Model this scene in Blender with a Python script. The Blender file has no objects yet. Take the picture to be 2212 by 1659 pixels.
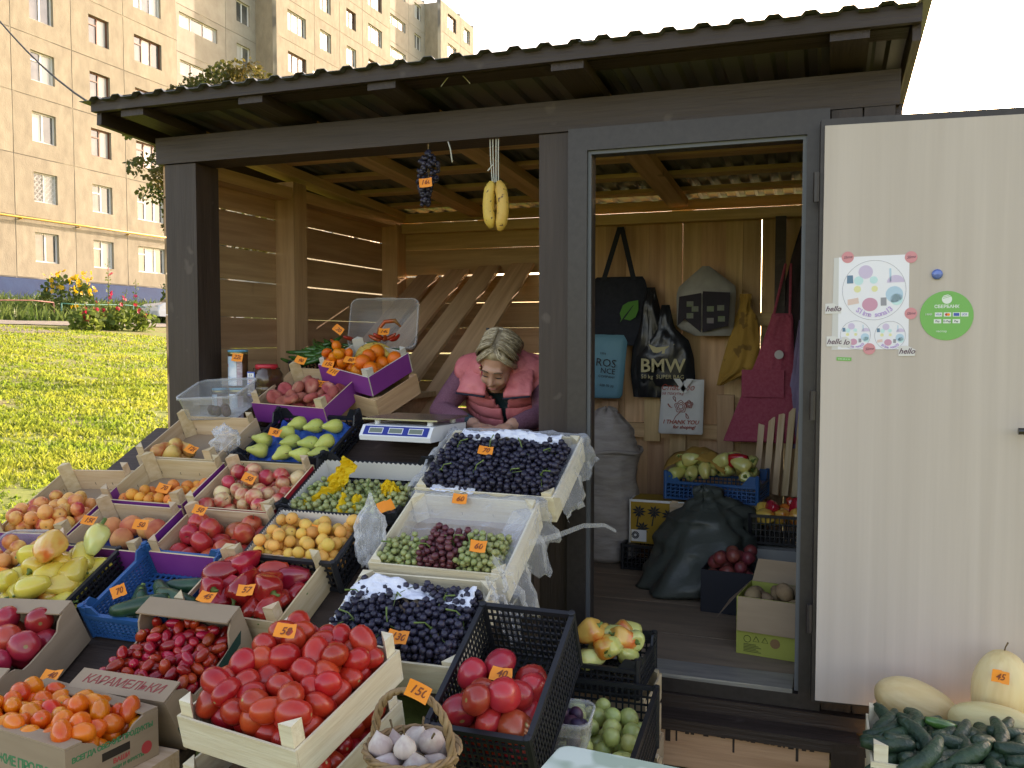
import bpy, bmesh, math, random
import numpy as np
from mathutils import Vector, Matrix, Euler
from mathutils import noise as mnoise
R_ = math.radians
rnd = random.Random(7)
SC = bpy.context.scene
COL = SC.collection

# ------------------------------------------------------------------ camera, sky, sun, exposure
cam_d = bpy.data.cameras.new('camera'); cam = bpy.data.objects.new('camera', cam_d); COL.objects.link(cam)
cam.location = (2.90, -3.35, 1.64)
cam.rotation_euler = (R_(90 - 2.9), 0, R_(19.6))
cam_d.sensor_width = 36.0; cam_d.lens = 36.0 * 1913 / 2212; cam_d.clip_start = 0.05; cam_d.clip_end = 2000
SC.camera = cam
SUN_EL, SUN_AZ = 20.0, 15.0            # azimuth: degrees from +Y towards +X
w = bpy.data.worlds.new('World'); SC.world = w; w.use_nodes = True
nt = w.node_tree; nt.nodes.clear()
sky = nt.nodes.new('ShaderNodeTexSky'); sky.sky_type = 'NISHITA'; sky.sun_disc = False
sky.sun_elevation = R_(SUN_EL); sky.sun_rotation = R_(SUN_AZ)
sky.air_density = 1.0; sky.dust_density = 2.5; sky.ozone_density = 1.0; sky.altitude = 100
bg = nt.nodes.new('ShaderNodeBackground'); bg.inputs[1].default_value = 0.15
wo = nt.nodes.new('ShaderNodeOutputWorld')
nt.links.new(sky.outputs[0], bg.inputs[0]); nt.links.new(bg.outputs[0], wo.inputs[0])
sd = bpy.data.lights.new('sun', 'SUN'); sd.energy = 2.8; sd.angle = R_(0.5); sd.color = (1.0, 0.95, 0.86)
so = bpy.data.objects.new('sun', sd); COL.objects.link(so)
sv = Vector((math.sin(R_(SUN_AZ)) * math.cos(R_(SUN_EL)), math.cos(R_(SUN_AZ)) * math.cos(R_(SUN_EL)), math.sin(R_(SUN_EL))))
so.rotation_euler = (-sv).to_track_quat('-Z', 'Y').to_euler(); so.location = sv * 50
vs = SC.view_settings; vs.view_transform = 'Standard'; vs.look = 'None'; vs.exposure = 2.05; vs.gamma = 1.0; vs.use_curve_mapping = False
vs.use_white_balance = True; vs.white_balance_temperature = 8300; vs.white_balance_tint = 22
SC.render.engine = 'CYCLES'; SC.cycles.use_denoising = True
SC.cycles.max_bounces = 8; SC.cycles.diffuse_bounces = 4; SC.cycles.transparent_max_bounces = 12
SC.cycles.sample_clamp_indirect = 8.0; SC.cycles.caustics_reflective = False; SC.cycles.caustics_refractive = False

# ------------------------------------------------------------------ materials
MATS = {}
def mat(name, col, col2=None, rough=.6, scale=6., stretch=(1, 1, 1), detail=4., bump=0., bscale=60., rand=0., spec=.4,
        metal=0., sub=0., coat=0., trans=0., alpha=1., sharp=(.35, .65), bstretch=None, hue=0., spots=None, pole=None):
    """One procedural surface: two colours mixed by (stretched) noise, per-object value shift, fine bump."""
    if name in MATS: return MATS[name]
    m = bpy.data.materials.new(name); m.use_nodes = True; n = m.node_tree.nodes; l = m.node_tree.links
    b = n['Principled BSDF']; out = n['Material Output']
    tc = n.new('ShaderNodeTexCoord'); oi = n.new('ShaderNodeObjectInfo')
    off = n.new('ShaderNodeVectorMath'); off.operation = 'SCALE'; off.inputs[0].default_value = (17.3, 31.7, 11.1)
    l.new(oi.outputs['Random'], off.inputs['Scale'])
    add = n.new('ShaderNodeVectorMath'); add.operation = 'ADD'
    l.new(tc.outputs['Object'], add.inputs[0]); l.new(off.outputs[0], add.inputs[1])
    mp = n.new('ShaderNodeMapping'); mp.inputs['Scale'].default_value = stretch; l.new(add.outputs[0], mp.inputs[0])
    c = n.new('ShaderNodeRGB'); c.outputs[0].default_value = (*col, 1); cur = c.outputs[0]
    if col2:
        nz = n.new('ShaderNodeTexNoise'); nz.inputs['Scale'].default_value = scale; nz.inputs['Detail'].default_value = detail
        nz.inputs['Roughness'].default_value = .6; l.new(mp.outputs[0], nz.inputs['Vector'])
        mr = n.new('ShaderNodeMapRange'); mr.inputs['From Min'].default_value = sharp[0]; mr.inputs['From Max'].default_value = sharp[1]
        l.new(nz.outputs['Fac'], mr.inputs['Value'])
        mx = n.new('ShaderNodeMix'); mx.data_type = 'RGBA'; l.new(mr.outputs[0], mx.inputs['Factor'])
        mx.inputs['A'].default_value = (*col, 1); mx.inputs['B'].default_value = (*col2, 1); cur = mx.outputs['Result']
    if spots:
        sc_, thr, scol = spots
        vz = n.new('ShaderNodeTexNoise'); vz.inputs['Scale'].default_value = sc_; vz.inputs['Detail'].default_value = 2; l.new(add.outputs[0], vz.inputs['Vector'])
        m2 = n.new('ShaderNodeMapRange'); m2.inputs['From Min'].default_value = thr; m2.inputs['From Max'].default_value = thr + .05; l.new(vz.outputs['Fac'], m2.inputs['Value'])
        x2 = n.new('ShaderNodeMix'); x2.data_type = 'RGBA'; l.new(m2.outputs[0], x2.inputs['Factor']); l.new(cur, x2.inputs['A']); x2.inputs['B'].default_value = (*scol, 1); cur = x2.outputs['Result']
    if pole:
        pr, pc = pole; sx_ = n.new('ShaderNodeSeparateXYZ'); l.new(tc.outputs['Object'], sx_.inputs[0])
        cx_ = n.new('ShaderNodeCombineXYZ'); l.new(sx_.outputs[0], cx_.inputs[0]); l.new(sx_.outputs[1], cx_.inputs[1])
        ln = n.new('ShaderNodeVectorMath'); ln.operation = 'LENGTH'; l.new(cx_.outputs[0], ln.inputs[0])
        m3 = n.new('ShaderNodeMapRange'); m3.inputs['From Min'].default_value = pr; m3.inputs['From Max'].default_value = pr * .55; l.new(ln.outputs['Value'], m3.inputs['Value'])
        gt = n.new('ShaderNodeMath'); gt.operation = 'GREATER_THAN'; l.new(sx_.outputs[2], gt.inputs[0]); gt.inputs[1].default_value = 0
        mm = n.new('ShaderNodeMath'); mm.operation = 'MULTIPLY'; l.new(m3.outputs[0], mm.inputs[0]); l.new(gt.outputs[0], mm.inputs[1])
        x3 = n.new('ShaderNodeMix'); x3.data_type = 'RGBA'; l.new(mm.outputs[0], x3.inputs['Factor']); l.new(cur, x3.inputs['A']); x3.inputs['B'].default_value = (*pc, 1); cur = x3.outputs['Result']
    if rand or hue:
        hs = n.new('ShaderNodeHueSaturation')
        mr2 = n.new('ShaderNodeMapRange'); mr2.inputs['To Min'].default_value = 1 - rand; mr2.inputs['To Max'].default_value = 1 + rand
        l.new(oi.outputs['Random'], mr2.inputs['Value']); l.new(mr2.outputs[0], hs.inputs['Value'])
        if hue:
            mr3 = n.new('ShaderNodeMapRange'); mr3.inputs['To Min'].default_value = .5 - hue; mr3.inputs['To Max'].default_value = .5 + hue
            fr = n.new('ShaderNodeMath'); fr.operation = 'FRACT'; ml = n.new('ShaderNodeMath'); ml.operation = 'MULTIPLY'; ml.inputs[1].default_value = 7.31
            l.new(oi.outputs['Random'], ml.inputs[0]); l.new(ml.outputs[0], fr.inputs[0]); l.new(fr.outputs[0], mr3.inputs['Value']); l.new(mr3.outputs[0], hs.inputs['Hue'])
        l.new(cur, hs.inputs['Color']); cur = hs.outputs[0]
    l.new(cur, b.inputs['Base Color'])
    b.inputs['Roughness'].default_value = rough; b.inputs['Metallic'].default_value = metal
    b.inputs['Specular IOR Level'].default_value = spec
    if sub: b.inputs['Subsurface Weight'].default_value = sub; b.inputs['Subsurface Radius'].default_value = (.02, .008, .004); b.inputs['Subsurface Scale'].default_value = .3
    if coat: b.inputs['Coat Weight'].default_value = coat; b.inputs['Coat Roughness'].default_value = .15
    if trans: b.inputs['Transmission Weight'].default_value = trans
    if bump:
        bz = n.new('ShaderNodeTexNoise'); bz.inputs['Scale'].default_value = bscale; bz.inputs['Detail'].default_value = 5
        if bstretch:
            mb = n.new('ShaderNodeMapping'); mb.inputs['Scale'].default_value = bstretch; l.new(add.outputs[0], mb.inputs[0]); l.new(mb.outputs[0], bz.inputs['Vector'])
        else: l.new(mp.outputs[0], bz.inputs['Vector'])
        bn = n.new('ShaderNodeBump'); bn.inputs['Strength'].default_value = bump; bn.inputs['Distance'].default_value = .01
        l.new(bz.outputs['Fac'], bn.inputs['Height']); l.new(bn.outputs[0], b.inputs['Normal'])
    if alpha < 1:
        tr = n.new('ShaderNodeBsdfTransparent'); ms = n.new('ShaderNodeMixShader'); ms.inputs[0].default_value = alpha
        l.new(tr.outputs[0], ms.inputs[1]); l.new(b.outputs[0], ms.inputs[2]); l.new(ms.outputs[0], out.inputs['Surface'])
    MATS[name] = m; return m
def filmmat(name, col, base, rough=.2, bump=.4, bscale=16):
    m = mat(name, col, rough=rough, spec=.6, alpha=.5, bump=bump, bscale=bscale); n = m.node_tree.nodes; l = m.node_tree.links
    fr = n.new('ShaderNodeLayerWeight'); fr.inputs['Blend'].default_value = .5; pw_ = n.new('ShaderNodeMath'); pw_.operation = 'POWER'; pw_.inputs[1].default_value = 2.5; l.new(fr.outputs['Facing'], pw_.inputs[0]); ad = n.new('ShaderNodeMath'); ad.operation = 'MULTIPLY_ADD'; ad.inputs[1].default_value = .55; ad.inputs[2].default_value = base; ad.use_clamp = True
    l.new(pw_.outputs[0], ad.inputs[0]); ms = [x for x in n if x.type == 'MIX_SHADER'][0]; l.new(ad.outputs[0], ms.inputs[0])
    nb = [x for x in n if x.type == 'BUMP']
    if nb: l.new(nb[0].outputs[0], fr.inputs['Normal'])
    return m
def leafmat(name, col, col2, scale=3., tl=.5, rough=.5):
    m = mat(name, col, col2, rough=rough, scale=scale, spec=.25)
    n = m.node_tree.nodes; l = m.node_tree.links; b = n['Principled BSDF']
    t = n.new('ShaderNodeBsdfTranslucent'); src = b.inputs['Base Color'].links[0].from_socket; l.new(src, t.inputs[0])
    ms = n.new('ShaderNodeMixShader'); ms.inputs[0].default_value = tl
    l.new(b.outputs[0], ms.inputs[1]); l.new(t.outputs[0], ms.inputs[2]); l.new(ms.outputs[0], n['Material Output'].inputs['Surface'])
    return m

# ------------------------------------------------------------------ mesh helpers
class MB:
    def __init__(s): s.v = []; s.f = []; s.mi = []; s.cur = 0
    def add(s, vs, fs, M=None):
        o = len(s.v)
        s.v += [tuple(M @ Vector(p)) if M is not None else tuple(p) for p in vs]
        s.f += [tuple(i + o for i in f) for f in fs]; s.mi += [s.cur] * len(fs); return s
    def box(s, x0, x1, y0, y1, z0, z1, M=None, jit=0.):
        vs = [(x, y, z) for z in (z0, z1) for y in (y0, y1) for x in (x0, x1)]
        if jit: vs = [tuple(c + rnd.uniform(-jit, jit) for c in p) for p in vs]
        return s.add(vs, [(0, 2, 3, 1), (4, 5, 7, 6), (0, 1, 5, 4), (2, 6, 7, 3), (0, 4, 6, 2), (1, 3, 7, 5)], M)
    def prism(s, poly, z0, z1, M=None):
        n = len(poly); vs = [(x, y, z0) for x, y in poly] + [(x, y, z1) for x, y in poly]
        fs = [tuple(range(n - 1, -1, -1)), tuple(range(n, 2 * n))] + [(i, (i + 1) % n, n + (i + 1) % n, n + i) for i in range(n)]
        return s.add(vs, fs, M)
    def tube(s, pts, r, n=8, cap=True, M=None, flat=1.):
        pts = [Vector(p) for p in pts]; rs = r if isinstance(r, (list, tuple)) else [r] * len(pts)
        vs = []; up = None
        for i, p in enumerate(pts):
            t = (pts[min(i + 1, len(pts) - 1)] - pts[max(i - 1, 0)]).normalized()
            if up is None: up = Vector((0, 0, 1)) if abs(t.z) < .9 else Vector((1, 0, 0))
            a = t.cross(up).normalized(); up = a.cross(t).normalized()
            for k in range(n):
                g = 2 * math.pi * k / n; vs.append(p + (a * math.cos(g) + up * math.sin(g) * flat) * rs[i])
        fs = []
        for i in range(len(pts) - 1):
            for k in range(n):
                fs.append((i * n + k, i * n + (k + 1) % n, (i + 1) * n + (k + 1) % n, (i + 1) * n + k))
        if cap: fs += [tuple(range(n - 1, -1, -1)), tuple(range((len(pts) - 1) * n, len(pts) * n))]
        return s.add(vs, fs, M)
    def lathe(s, prof, n=12, M=None, warp=None):
        vs = []; fs = []
        for r, z in prof:
            for k in range(n):
                g = 2 * math.pi * k / n; p = Vector((r * math.cos(g), r * math.sin(g), z)); vs.append(warp(p, g) if warp else p)
        for i in range(len(prof) - 1):
            for k in range(n):
                fs.append((i * n + k, i * n + (k + 1) % n, (i + 1) * n + (k + 1) % n, (i + 1) * n + k))
        fs += [tuple(range(n - 1, -1, -1)), tuple(range((len(prof) - 1) * n, len(prof) * n))]
        return s.add(vs, fs, M)
    def grid(s, fn, nu, nv, M=None, wrap=False):
        vs = [fn(i / nu, j / nv) for j in range(nv + 1) for i in range(nu + 1)]
        fs = [(j * (nu + 1) + i, j * (nu + 1) + i + 1, (j + 1) * (nu + 1) + i + 1, (j + 1) * (nu + 1) + i) for j in range(nv) for i in range(nu)]
        return s.add(vs, fs, M)
    def mesh(s, name, mats, smooth=False):
        me = bpy.data.meshes.new(name); me.from_pydata(s.v, [], s.f)
        for m in (mats if isinstance(mats, (list, tuple)) else [mats]): me.materials.append(m)
        if len(me.materials) > 1: me.polygons.foreach_set('material_index', s.mi)
        if smooth: me.polygons.foreach_set('use_smooth', [True] * len(s.f))
        me.update(); return me
    def build(s, name, mats, parent=None, smooth=False, M=None): return put(name, s.mesh(name, mats, smooth), parent, M)
def put(name, me, parent=None, M=None):
    o = bpy.data.objects.new(name, me); COL.objects.link(o)
    if M is not None: o.matrix_basis = M
    if parent: o.parent = parent
    return o
def tag(o, label=None, cat=None, group=None, kind=None):
    if label: o['label'] = label
    if cat: o['category'] = cat
    if group: o['group'] = group
    if kind: o['kind'] = kind
    return o
def thing(name, label, cat, M=None, group=None):
    o = bpy.data.objects.new(name, None); COL.objects.link(o); o.empty_display_size = .1
    if M is not None: o.matrix_basis = M
    return tag(o, label, cat, group)
def T(x, y, z, rz=0., rx=0., ry=0.): return Matrix.Translation((x, y, z)) @ Euler((rx, ry, rz), 'XYZ').to_matrix().to_4x4()
def frame(o, x, z):
    """matrix with origin o, local X along x, local Z as near z as possible"""
    x = Vector(x).normalized(); z = Vector(z); y = z.cross(x).normalized(); z = x.cross(y)
    m = Matrix((x, y, z)).transposed().to_4x4(); m.translation = Vector(o); return m
def solid(o, t, off=0.):
    m = o.modifiers.new('thick', 'SOLIDIFY'); m.thickness = t; m.offset = off; return o
def plank(name, p0, p1, wdir, wd, th, m, parent, jit=.002, nu=1):
    """board from p0 to p1 (centre line), width wd along wdir, thickness th; long axis is local X"""
    p0, p1 = Vector(p0), Vector(p1); d = p1 - p0; L = d.length
    x = d.normalized(); y = (Vector(wdir) - x * Vector(wdir).dot(x)).normalized(); z = x.cross(y)
    M = Matrix((x, y, z)).transposed().to_4x4(); M.translation = (p0 + p1) / 2
    if parent: M = parent.matrix_basis.inverted() @ M
    return MB().box(-L / 2, L / 2, -wd / 2, wd / 2, -th / 2, th / 2, jit=jit).build(name, m, parent, M=M)
TXT = {}
def text_mesh(body, size, m, shear=0., ext=.0003, bold=0., spacing=1., align='CENTER'):
    k = (body, size, m.name, shear, bold, spacing, align)
    if k in TXT: return TXT[k]
    cu = bpy.data.curves.new('lettering', 'FONT'); cu.body = body; cu.size = size; cu.shear = shear; cu.extrude = ext; cu.offset = bold
    cu.resolution_u = 2; cu.space_character = spacing; cu.align_x = align; cu.align_y = 'CENTER'
    ob = bpy.data.objects.new('lettering', cu); me = bpy.data.meshes.new_from_object(ob)
    me.name = 'lettering'; me.materials.clear(); me.materials.append(m); bpy.data.objects.remove(ob); bpy.data.curves.remove(cu)
    TXT[k] = me; return me
def fbm(x, y, z=0., o=3): return mnoise.fractal(Vector((x, y, z)), 1.0, 2.0, o)
def sm(a, b, x): t = min(1, max(0, (x - a) / (b - a))); return t * t * (3 - 2 * t)

WOOD = mat('raw_pine', (.62, .40, .22), (.47, .285, .145), rough=.75, scale=3.2, stretch=(.5, 9, 9), bump=.25, bscale=9, rand=.16, hue=.012, spots=(2.2, .72, (.16, .085, .04)))
WOODC = mat('crate_wood', (.66, .51, .33), (.55, .39, .22), rough=.75, scale=3., stretch=(1, 14, 14), bump=.2, bscale=12, rand=.12, hue=.01)
WOODP = mat('pale_crate_wood', (.76, .68, .50), (.64, .53, .35), rough=.75, scale=3., stretch=(1, 14, 14), bump=.2, bscale=12, rand=.08)
STAIN = mat('dark_stain', (.033, .0205, .0150), (.049, .032, .0245), rough=.55, scale=2.5, stretch=(.6, 10, 10), bump=.35, bscale=9, rand=.12, spots=(9, .69, (.07, .05, .04)))
# ------------------------------------------------------------------ ground, path, lawn
def gh(x, y=0.):
    h = max(0., (-1.5 - x) * .1) if x > -26 else 2.45 + min(1.3, (-26 - x) * .17)
    return h + (.05 * fbm(x * .25, y * .25) * min(1, max(0, (-x - 1.2) * .4)))
xs = [-400, -150, -80] + list(np.arange(-60, -33, 3.)) + list(np.arange(-33, 0.1, .75)) + [1, 3, 6, 12, 30, 80, 200, 500]
ys = [-300, -80, -30, -15] + list(np.arange(-9, 40, 1.)) + list(np.arange(40, 110, 6)) + [140, 200, 320, 600]
g = MB(); nx, ny = len(xs), len(ys)
g.add([(x, y, gh(x, y)) for y in ys for x in xs], [(j * nx + i, j * nx + i + 1, (j + 1) * nx + i + 1, (j + 1) * nx + i) for j in range(ny - 1) for i in range(nx - 1)])
GROUND = mat('lawn_soil', (.15, .185, .035), (.17, .125, .06), rough=.95, scale=1.1, detail=8, bump=.8, bscale=14, sharp=(.48, .68))
tag(g.build('ground', GROUND, smooth=True), kind='structure')
p = MB()
p.grid(lambda u, v: ((lambda x, y: (x, y, gh(x, y) + .03))(-24.6 + 2.1 * u + .25 * fbm(v * 40, u * 3), -10 + 75 * v)), 6, 120)
tag(p.build('path', mat('path_asphalt', (.17, .155, .135), (.24, .22, .19), rough=.9, scale=2.5, bump=.4, bscale=30), smooth=True), kind='structure')
# trodden spur towards the stall
p = MB()
p.grid(lambda u, v: ((lambda x, y: (x, y, gh(x, y) + .022))(-22.6 + 3.2 * v + .4 * fbm(u * 3, v * 5), 14.5 + (v * 1.8) + (3.2 - 1.4 * v) * u + .3 * fbm(v * 4, u * 4, 3))), 8, 10)
tag(p.build('dirt_patch', mat('trodden_dirt', (.20, .17, .13), (.13, .11, .08), rough=.95, scale=3, bump=.5, bscale=30), smooth=True), kind='structure')

def blades(name, n, sampler, hgt, m, label, cat, seed=1, wid=.006):
    rg = np.random.default_rng(seed); P = sampler(rg, n); n = len(P)
    a = rg.uniform(0, 2 * np.pi, n); hh = hgt * rg.uniform(.5, 1.3, n) * P[:, 3]; lean = rg.normal(0, .45, (n, 2)) * hh[:, None]
    ww = wid * rg.uniform(.7, 1.4, n) * P[:, 4]
    d = np.stack([np.cos(a), np.sin(a), np.zeros(n)], 1) * ww[:, None]
    b = P[:, :3]; top = b + np.stack([lean[:, 0], lean[:, 1], hh], 1); mid = b + np.stack([lean[:, 0] * .3, lean[:, 1] * .3, hh * .6], 1)
    V = np.stack([b - d, b + d, mid + d * .8, mid - d * .8, top], 1).reshape(-1, 3)
    i = np.arange(n) * 5
    me = bpy.data.meshes.new(name)
    q = np.stack([i, i + 1, i + 2, i + 3], 1); t = np.stack([i + 3, i + 2, i + 4], 1)
    me.vertices.add(len(V)); me.vertices.foreach_set('co', V.ravel())
    loops = np.concatenate([np.concatenate([q, t], 1).ravel()]); me.loops.add(len(loops)); me.loops.foreach_set('vertex_index', loops.astype(np.int32))
    st = np.stack([np.arange(n) * 7, np.arange(n) * 7 + 4], 1).ravel(); me.polygons.add(2 * n)
    me.polygons.foreach_set('loop_start', st.astype(np.int32)); me.update(calc_edges=True); me.materials.append(m)
    return tag(put(name, me), label, cat, kind='stuff')
GRASS = leafmat('grass_blades', (.17, .26, .030), (.31, .34, .05), scale=.8, tl=.6)
def lawn(rg, n):
    # distance from the camera is drawn so that near blades are dense and far ones sparse but larger
    out = []
    th = rg.uniform(R_(14), R_(80), n); d = np.exp(rg.uniform(np.log(3.2), np.log(33), n))
    x = 2.9 - np.sin(th) * d; y = -3.35 + np.cos(th) * d
    pat = np.array([fbm(a * .9, b * .9, 5, 2) + .5 * fbm(a * 4, b * 4, 2, 2) for a, b in zip(x, y)])
    k = (x < -.12) & (x > -27) & ~((x > -24.7) & (x < -22.4)) & (pat > rg.uniform(-.7, .12, n)) & ~((x > -.2 - .0) & (y > -.1))
    x, y, d, pat = x[k], y[k], d[k], pat[k]
    z = np.array([gh(a, b) for a, b in zip(x, y)]) - .005
    s = np.clip(d / 7, .8, 2.2); return np.stack([x, y, z, (.65 + .7 * np.clip(pat + .3, 0, 1)) * np.clip(s, .8, 1.4), s * 1.1], 1)
blades('grass', 330000, lawn, .045, GRASS, 'sunlit short green lawn sloping up to the path', 'grass', 3, .0075)
def verge(rg, n):
    y = rg.uniform(5, 40, n); x = rg.uniform(-30.9, -24.7, n); z = np.array([gh(a, b) for a, b in zip(x, y)])
    return np.stack([x, y, z, rg.uniform(.6, 2.6, n), np.full(n, 3.)], 1)
blades('garden_weeds', 16000, verge, .22, leafmat('weed_leaves', (.07, .13, .03), (.12, .17, .05), scale=1., tl=.45), 'tangle of weeds along the foot of the apartment block', 'weeds', 5, .012)

# ------------------------------------------------------------------ apartment block
FH = 2.715
bl = thing('apartment_building', 'long beige panel apartment block with a blue plinth behind the lawn', 'building', T(-31, 26, 3.2))
def BM(): return bl.matrix_basis.inverted()
PANEL = mat('pebbledash_panel', (.36, .32, .24), (.25, .22, .165), rough=.95, stretch=(1, 1, .5), scale=2.4, detail=12, bump=1.0, bscale=30, rand=.05, sharp=(.3, .7))
PANELG = mat('grey_render_panel', (.40, .37, .31), (.33, .30, .25), rough=.95, scale=1.2, detail=8, bump=.7, bscale=22, rand=.05)
MASTIC = mat('joint_mastic', (.20, .19, .17), (.55, .50, .40), rough=.9, scale=.35, detail=2, sharp=(.45, .55))
PVC = mat('white_window_frame', (.78, .78, .76), rough=.4); BRN = mat('brown_window_frame', (.15, .055, .03), (.20, .08, .05), rough=.5, scale=3)
GLASS = mat('window_glass', (.05, .06, .065), (.16, .16, .15), rough=.04, spec=.9, scale=.9, detail=2, coat=.6)
CURT = mat('net_curtain', (.55, .54, .50), (.40, .40, .37), rough=.35, stretch=(1, 30, .5), scale=1, spec=.8, coat=.6)
SILL = mat('tin_sill', (.55, .54, .50), rough=.4)
WM = {}
def window(y, z, wd, ht, x, kind, lift=0):
    fm = BRN if kind[0] == 'b' else PVC; n = int(kind[1]); k = (round(wd, 2), round(ht, 2), kind)
    if k not in WM:
        f = MB(); t = .06
        f.box(-.05, .03, 0, wd, 0, t); f.box(-.05, .03, 0, wd, ht - t, ht); f.box(-.05, .03, 0, t, t, ht - t); f.box(-.05, .03, wd - t, wd, t, ht - t)
        for i in range(1, n): f.box(-.05, .025, wd * i / n - .04, wd * i / n + .04, t, ht - t)
        if 't' in kind: f.box(-.05, .022, t, wd / n - .04, ht * .68, ht * .68 + .06)
        ps = []
        for i in range(n):
            y0 = t if i == 0 else wd * i / n + .04; y1 = wd - t if i == n - 1 else wd * (i + 1) / n - .04
            ps.append(MB().box(-.035, -.02, y0 - .005, y1 + .005, t - .005, ht - t + .005))
        s = MB().box(-.05, .14, -.06, wd + .06, -.045, -.005); gr = None
        WM[k] = (f.mesh('window', fm), [q.mesh('pane', [GLASS, CURT][(i + len(kind)) % 2 if 'c' in kind else 0]) for i, q in enumerate(ps)], s.mesh('sill', fm if kind[0] == 'b' else SILL))
        if 'g' in kind:
            gr = MB()
            for r in range(9):
                for c in range(5):
                    cx = .16 + c * (wd - .3) / 4 + (r % 2) * .1; cz = .12 + r * (ht - .2) / 8.5
                    gr.tube([(.05, cx + .1 * math.cos(a), cz + .11 * math.sin(a)) for a in [i * math.pi / 4 for i in range(9)]], .009, 4, False)
            WM[k] += (gr.mesh('grille', PVC),)
    t3 = WM[k]
    o = put('window', t3[0], bl, BM() @ T(x - .16, y, z))
    for pm in t3[1]: put('pane', pm, o)
    put('sill', t3[2], o)
    if len(t3) > 3: put('grille', t3[3], o)
def panel(y0, y1, z0, z1, x, op, m):
    q = MB(); e = .018; d = .30
    a, b, c, dd = y0 + e, y1 - e, z0 + e, z1 - e
    if op:
        oy0, oy1, oz0, oz1 = op
        q.box(x - d, x, a, oy0, c, dd); q.box(x - d, x, oy1, b, c, dd); q.box(x - d, x, oy0, oy1, c, oz0); q.box(x - d, x, oy0, oy1, oz1, dd)
    else: q.box(x - d, x, a, b, c, dd)
    q.build('panel', m, bl, M=BM())
ROWS = 11
def section(x, cols, zoff, m, rows=range(0, ROWS), zbase=4.35):
    Y0, Y1 = cols[0][0], cols[-1][1]
    zA, zB = zbase + zoff - .3, zbase + zoff + FH * len(rows) + .4
    MB().box(x - .40, x - .302, Y0, Y1, zA, zB).build('wall', MASTIC, bl, M=BM())
    for y in sorted({c[0] for c in cols} | {Y1}): MB().box(x - .3, x - .02, y - .03, y + .03, zA, zB).build('vertical_joint', MASTIC, bl, M=BM())
    for r in list(rows) + [len(rows)]: z = zbase + zoff + FH * r + .06; MB().box(x - .3, x - .021, Y0, Y1, z - .03, z + .03).build('floor_joint', MASTIC, bl, M=BM())
    for ci, (y0, y1, wy0, wy1, wt, ht, kinds) in enumerate(cols):
        for r in rows:
            z0 = zbase + zoff + FH * r; z1 = z0 + FH; op = None
            if wy0: op = (wy0, wy1, z0 + 2.14 - ht + wt, z0 + 2.14 + wt)
            panel(y0, y1, z0 + .06, z1 + .06, x, op, m)
            if op: window(wy0, op[2], wy1 - wy0, ht, x, kinds[r % len(kinds)])
PK = ['w2', 'w2gc', 'w2c', 'w2tc', 'w2', 'b2', 'w2c']; PB = ['w2tc', 'w2t', 'b2tc', 'b2tc', 'b2tc', 'w2', 'b2']; PW = ['w3tc', 'w3t', 'b3tc', 'b3c', 'b3tc', 'w3c', 'b3t']
section(-31, [(16.5, 19.83, 17.4, 18.75, 0, 1.34, PB), (19.83, 23.13, 20.8, 22.1, 0, 1.34, PW), (23.13, 26.45, 23.5, 25.35, 0, 1.34, ['b3tc', 'w3', 'w3c']), (26.45, 29.78, 27.47, 28.78, 0, 1.34, PK), (29.78, 33.1, 30.86, 32.15, 0, 1.34, PB), (33.1, 37.04, 33.85, 35.85, 0, 1.34, PW)], 0, PANEL)
section(-32.6, [(37.0, 43.4, 39.2, 42.6, .25, .85, ['w3', 'w3c']), (43.4, 46.6, 44.5, 45.9, .1, 1.34, ['w2', 'w2c'])], .2, PANELG)
section(-31, [(46.5, 51.0, 47.75, 49.95, 0, 1.34, ['w3', 'w2c', 'b3']), (51.0, 54.4, 51.75, 53.2, 0, 1.34, PK), (54.4, 57.8, 55.4, 56.8, 0, 1.34, ['w2', 'b2', 'w2c', 'b2']), (57.8, 62.4, 58.7, 60.95, 0, 1.34, ['b3', 'w3'])], .62, PANEL)
section(-32.6, [(62.4, 69.0, 65., 68.4, .25, .85, ['w3', 'w3c']), (69.0, 72.4, 70.2, 71.6, .1, 1.34, ['w2', 'w2c'])], .9, PANELG, range(10))
section(-31, [(72.4, 77.0, 74.0, 76.0, 0, 1.34, ['w3', 'b3']), (77, 80.4, 78, 79.4, 0, 1.34, PK)], 1.1, PANEL, range(10))
q = MB()
for y in (46.5, 72.4): q.box(-33, -31.002, y - .02, y + .3, 4, 4.35 + FH * (11 if y < 50 else 10) + 1.0)
q.box(-44, -31.4, 16.4, 37.02, 3, 34); q.box(-44, -33, 37.02, 46.5, 3, 34.); q.box(-44, -31.4, 46.7, 62.3, 3, 34.6); q.box(-44, -33, 62.3, 72.5, 3, 32); q.box(-44, -31.4, 72.6, 80.3, 3, 32.3)
q.build('return_wall', PANEL, bl, M=BM())
q = MB(); q.box(-31.32, -30.94, 16.4, 80.4, 2.4, 4.36); q.box(-33, -31.3, 37, 46.4, 2.4, 4.4)
q.build('plinth', mat('blue_plinth_paint', (.0015, .030, .115), (.004, .042, .14), rough=.8, scale=2, bump=.5, bscale=12), bl, M=BM())
q = MB(); q.tube([(-30.82, 16.4, 6.98), (-30.82, 25, 7.02), (-30.82, 30, 7.06), (-30.82, 37.2, 7.12)], .05, 8)
for i in range(7): q.box(-31.0, -30.8, 17 + i * 3.2, 17.06 + i * 3.2, 6.95, 7.0)
q.build('gas_pipe', mat('yellow_pipe_paint', (.55, .33, .03), (.45, .27, .03), rough=.5, scale=3), bl, smooth=True, M=BM())

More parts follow.
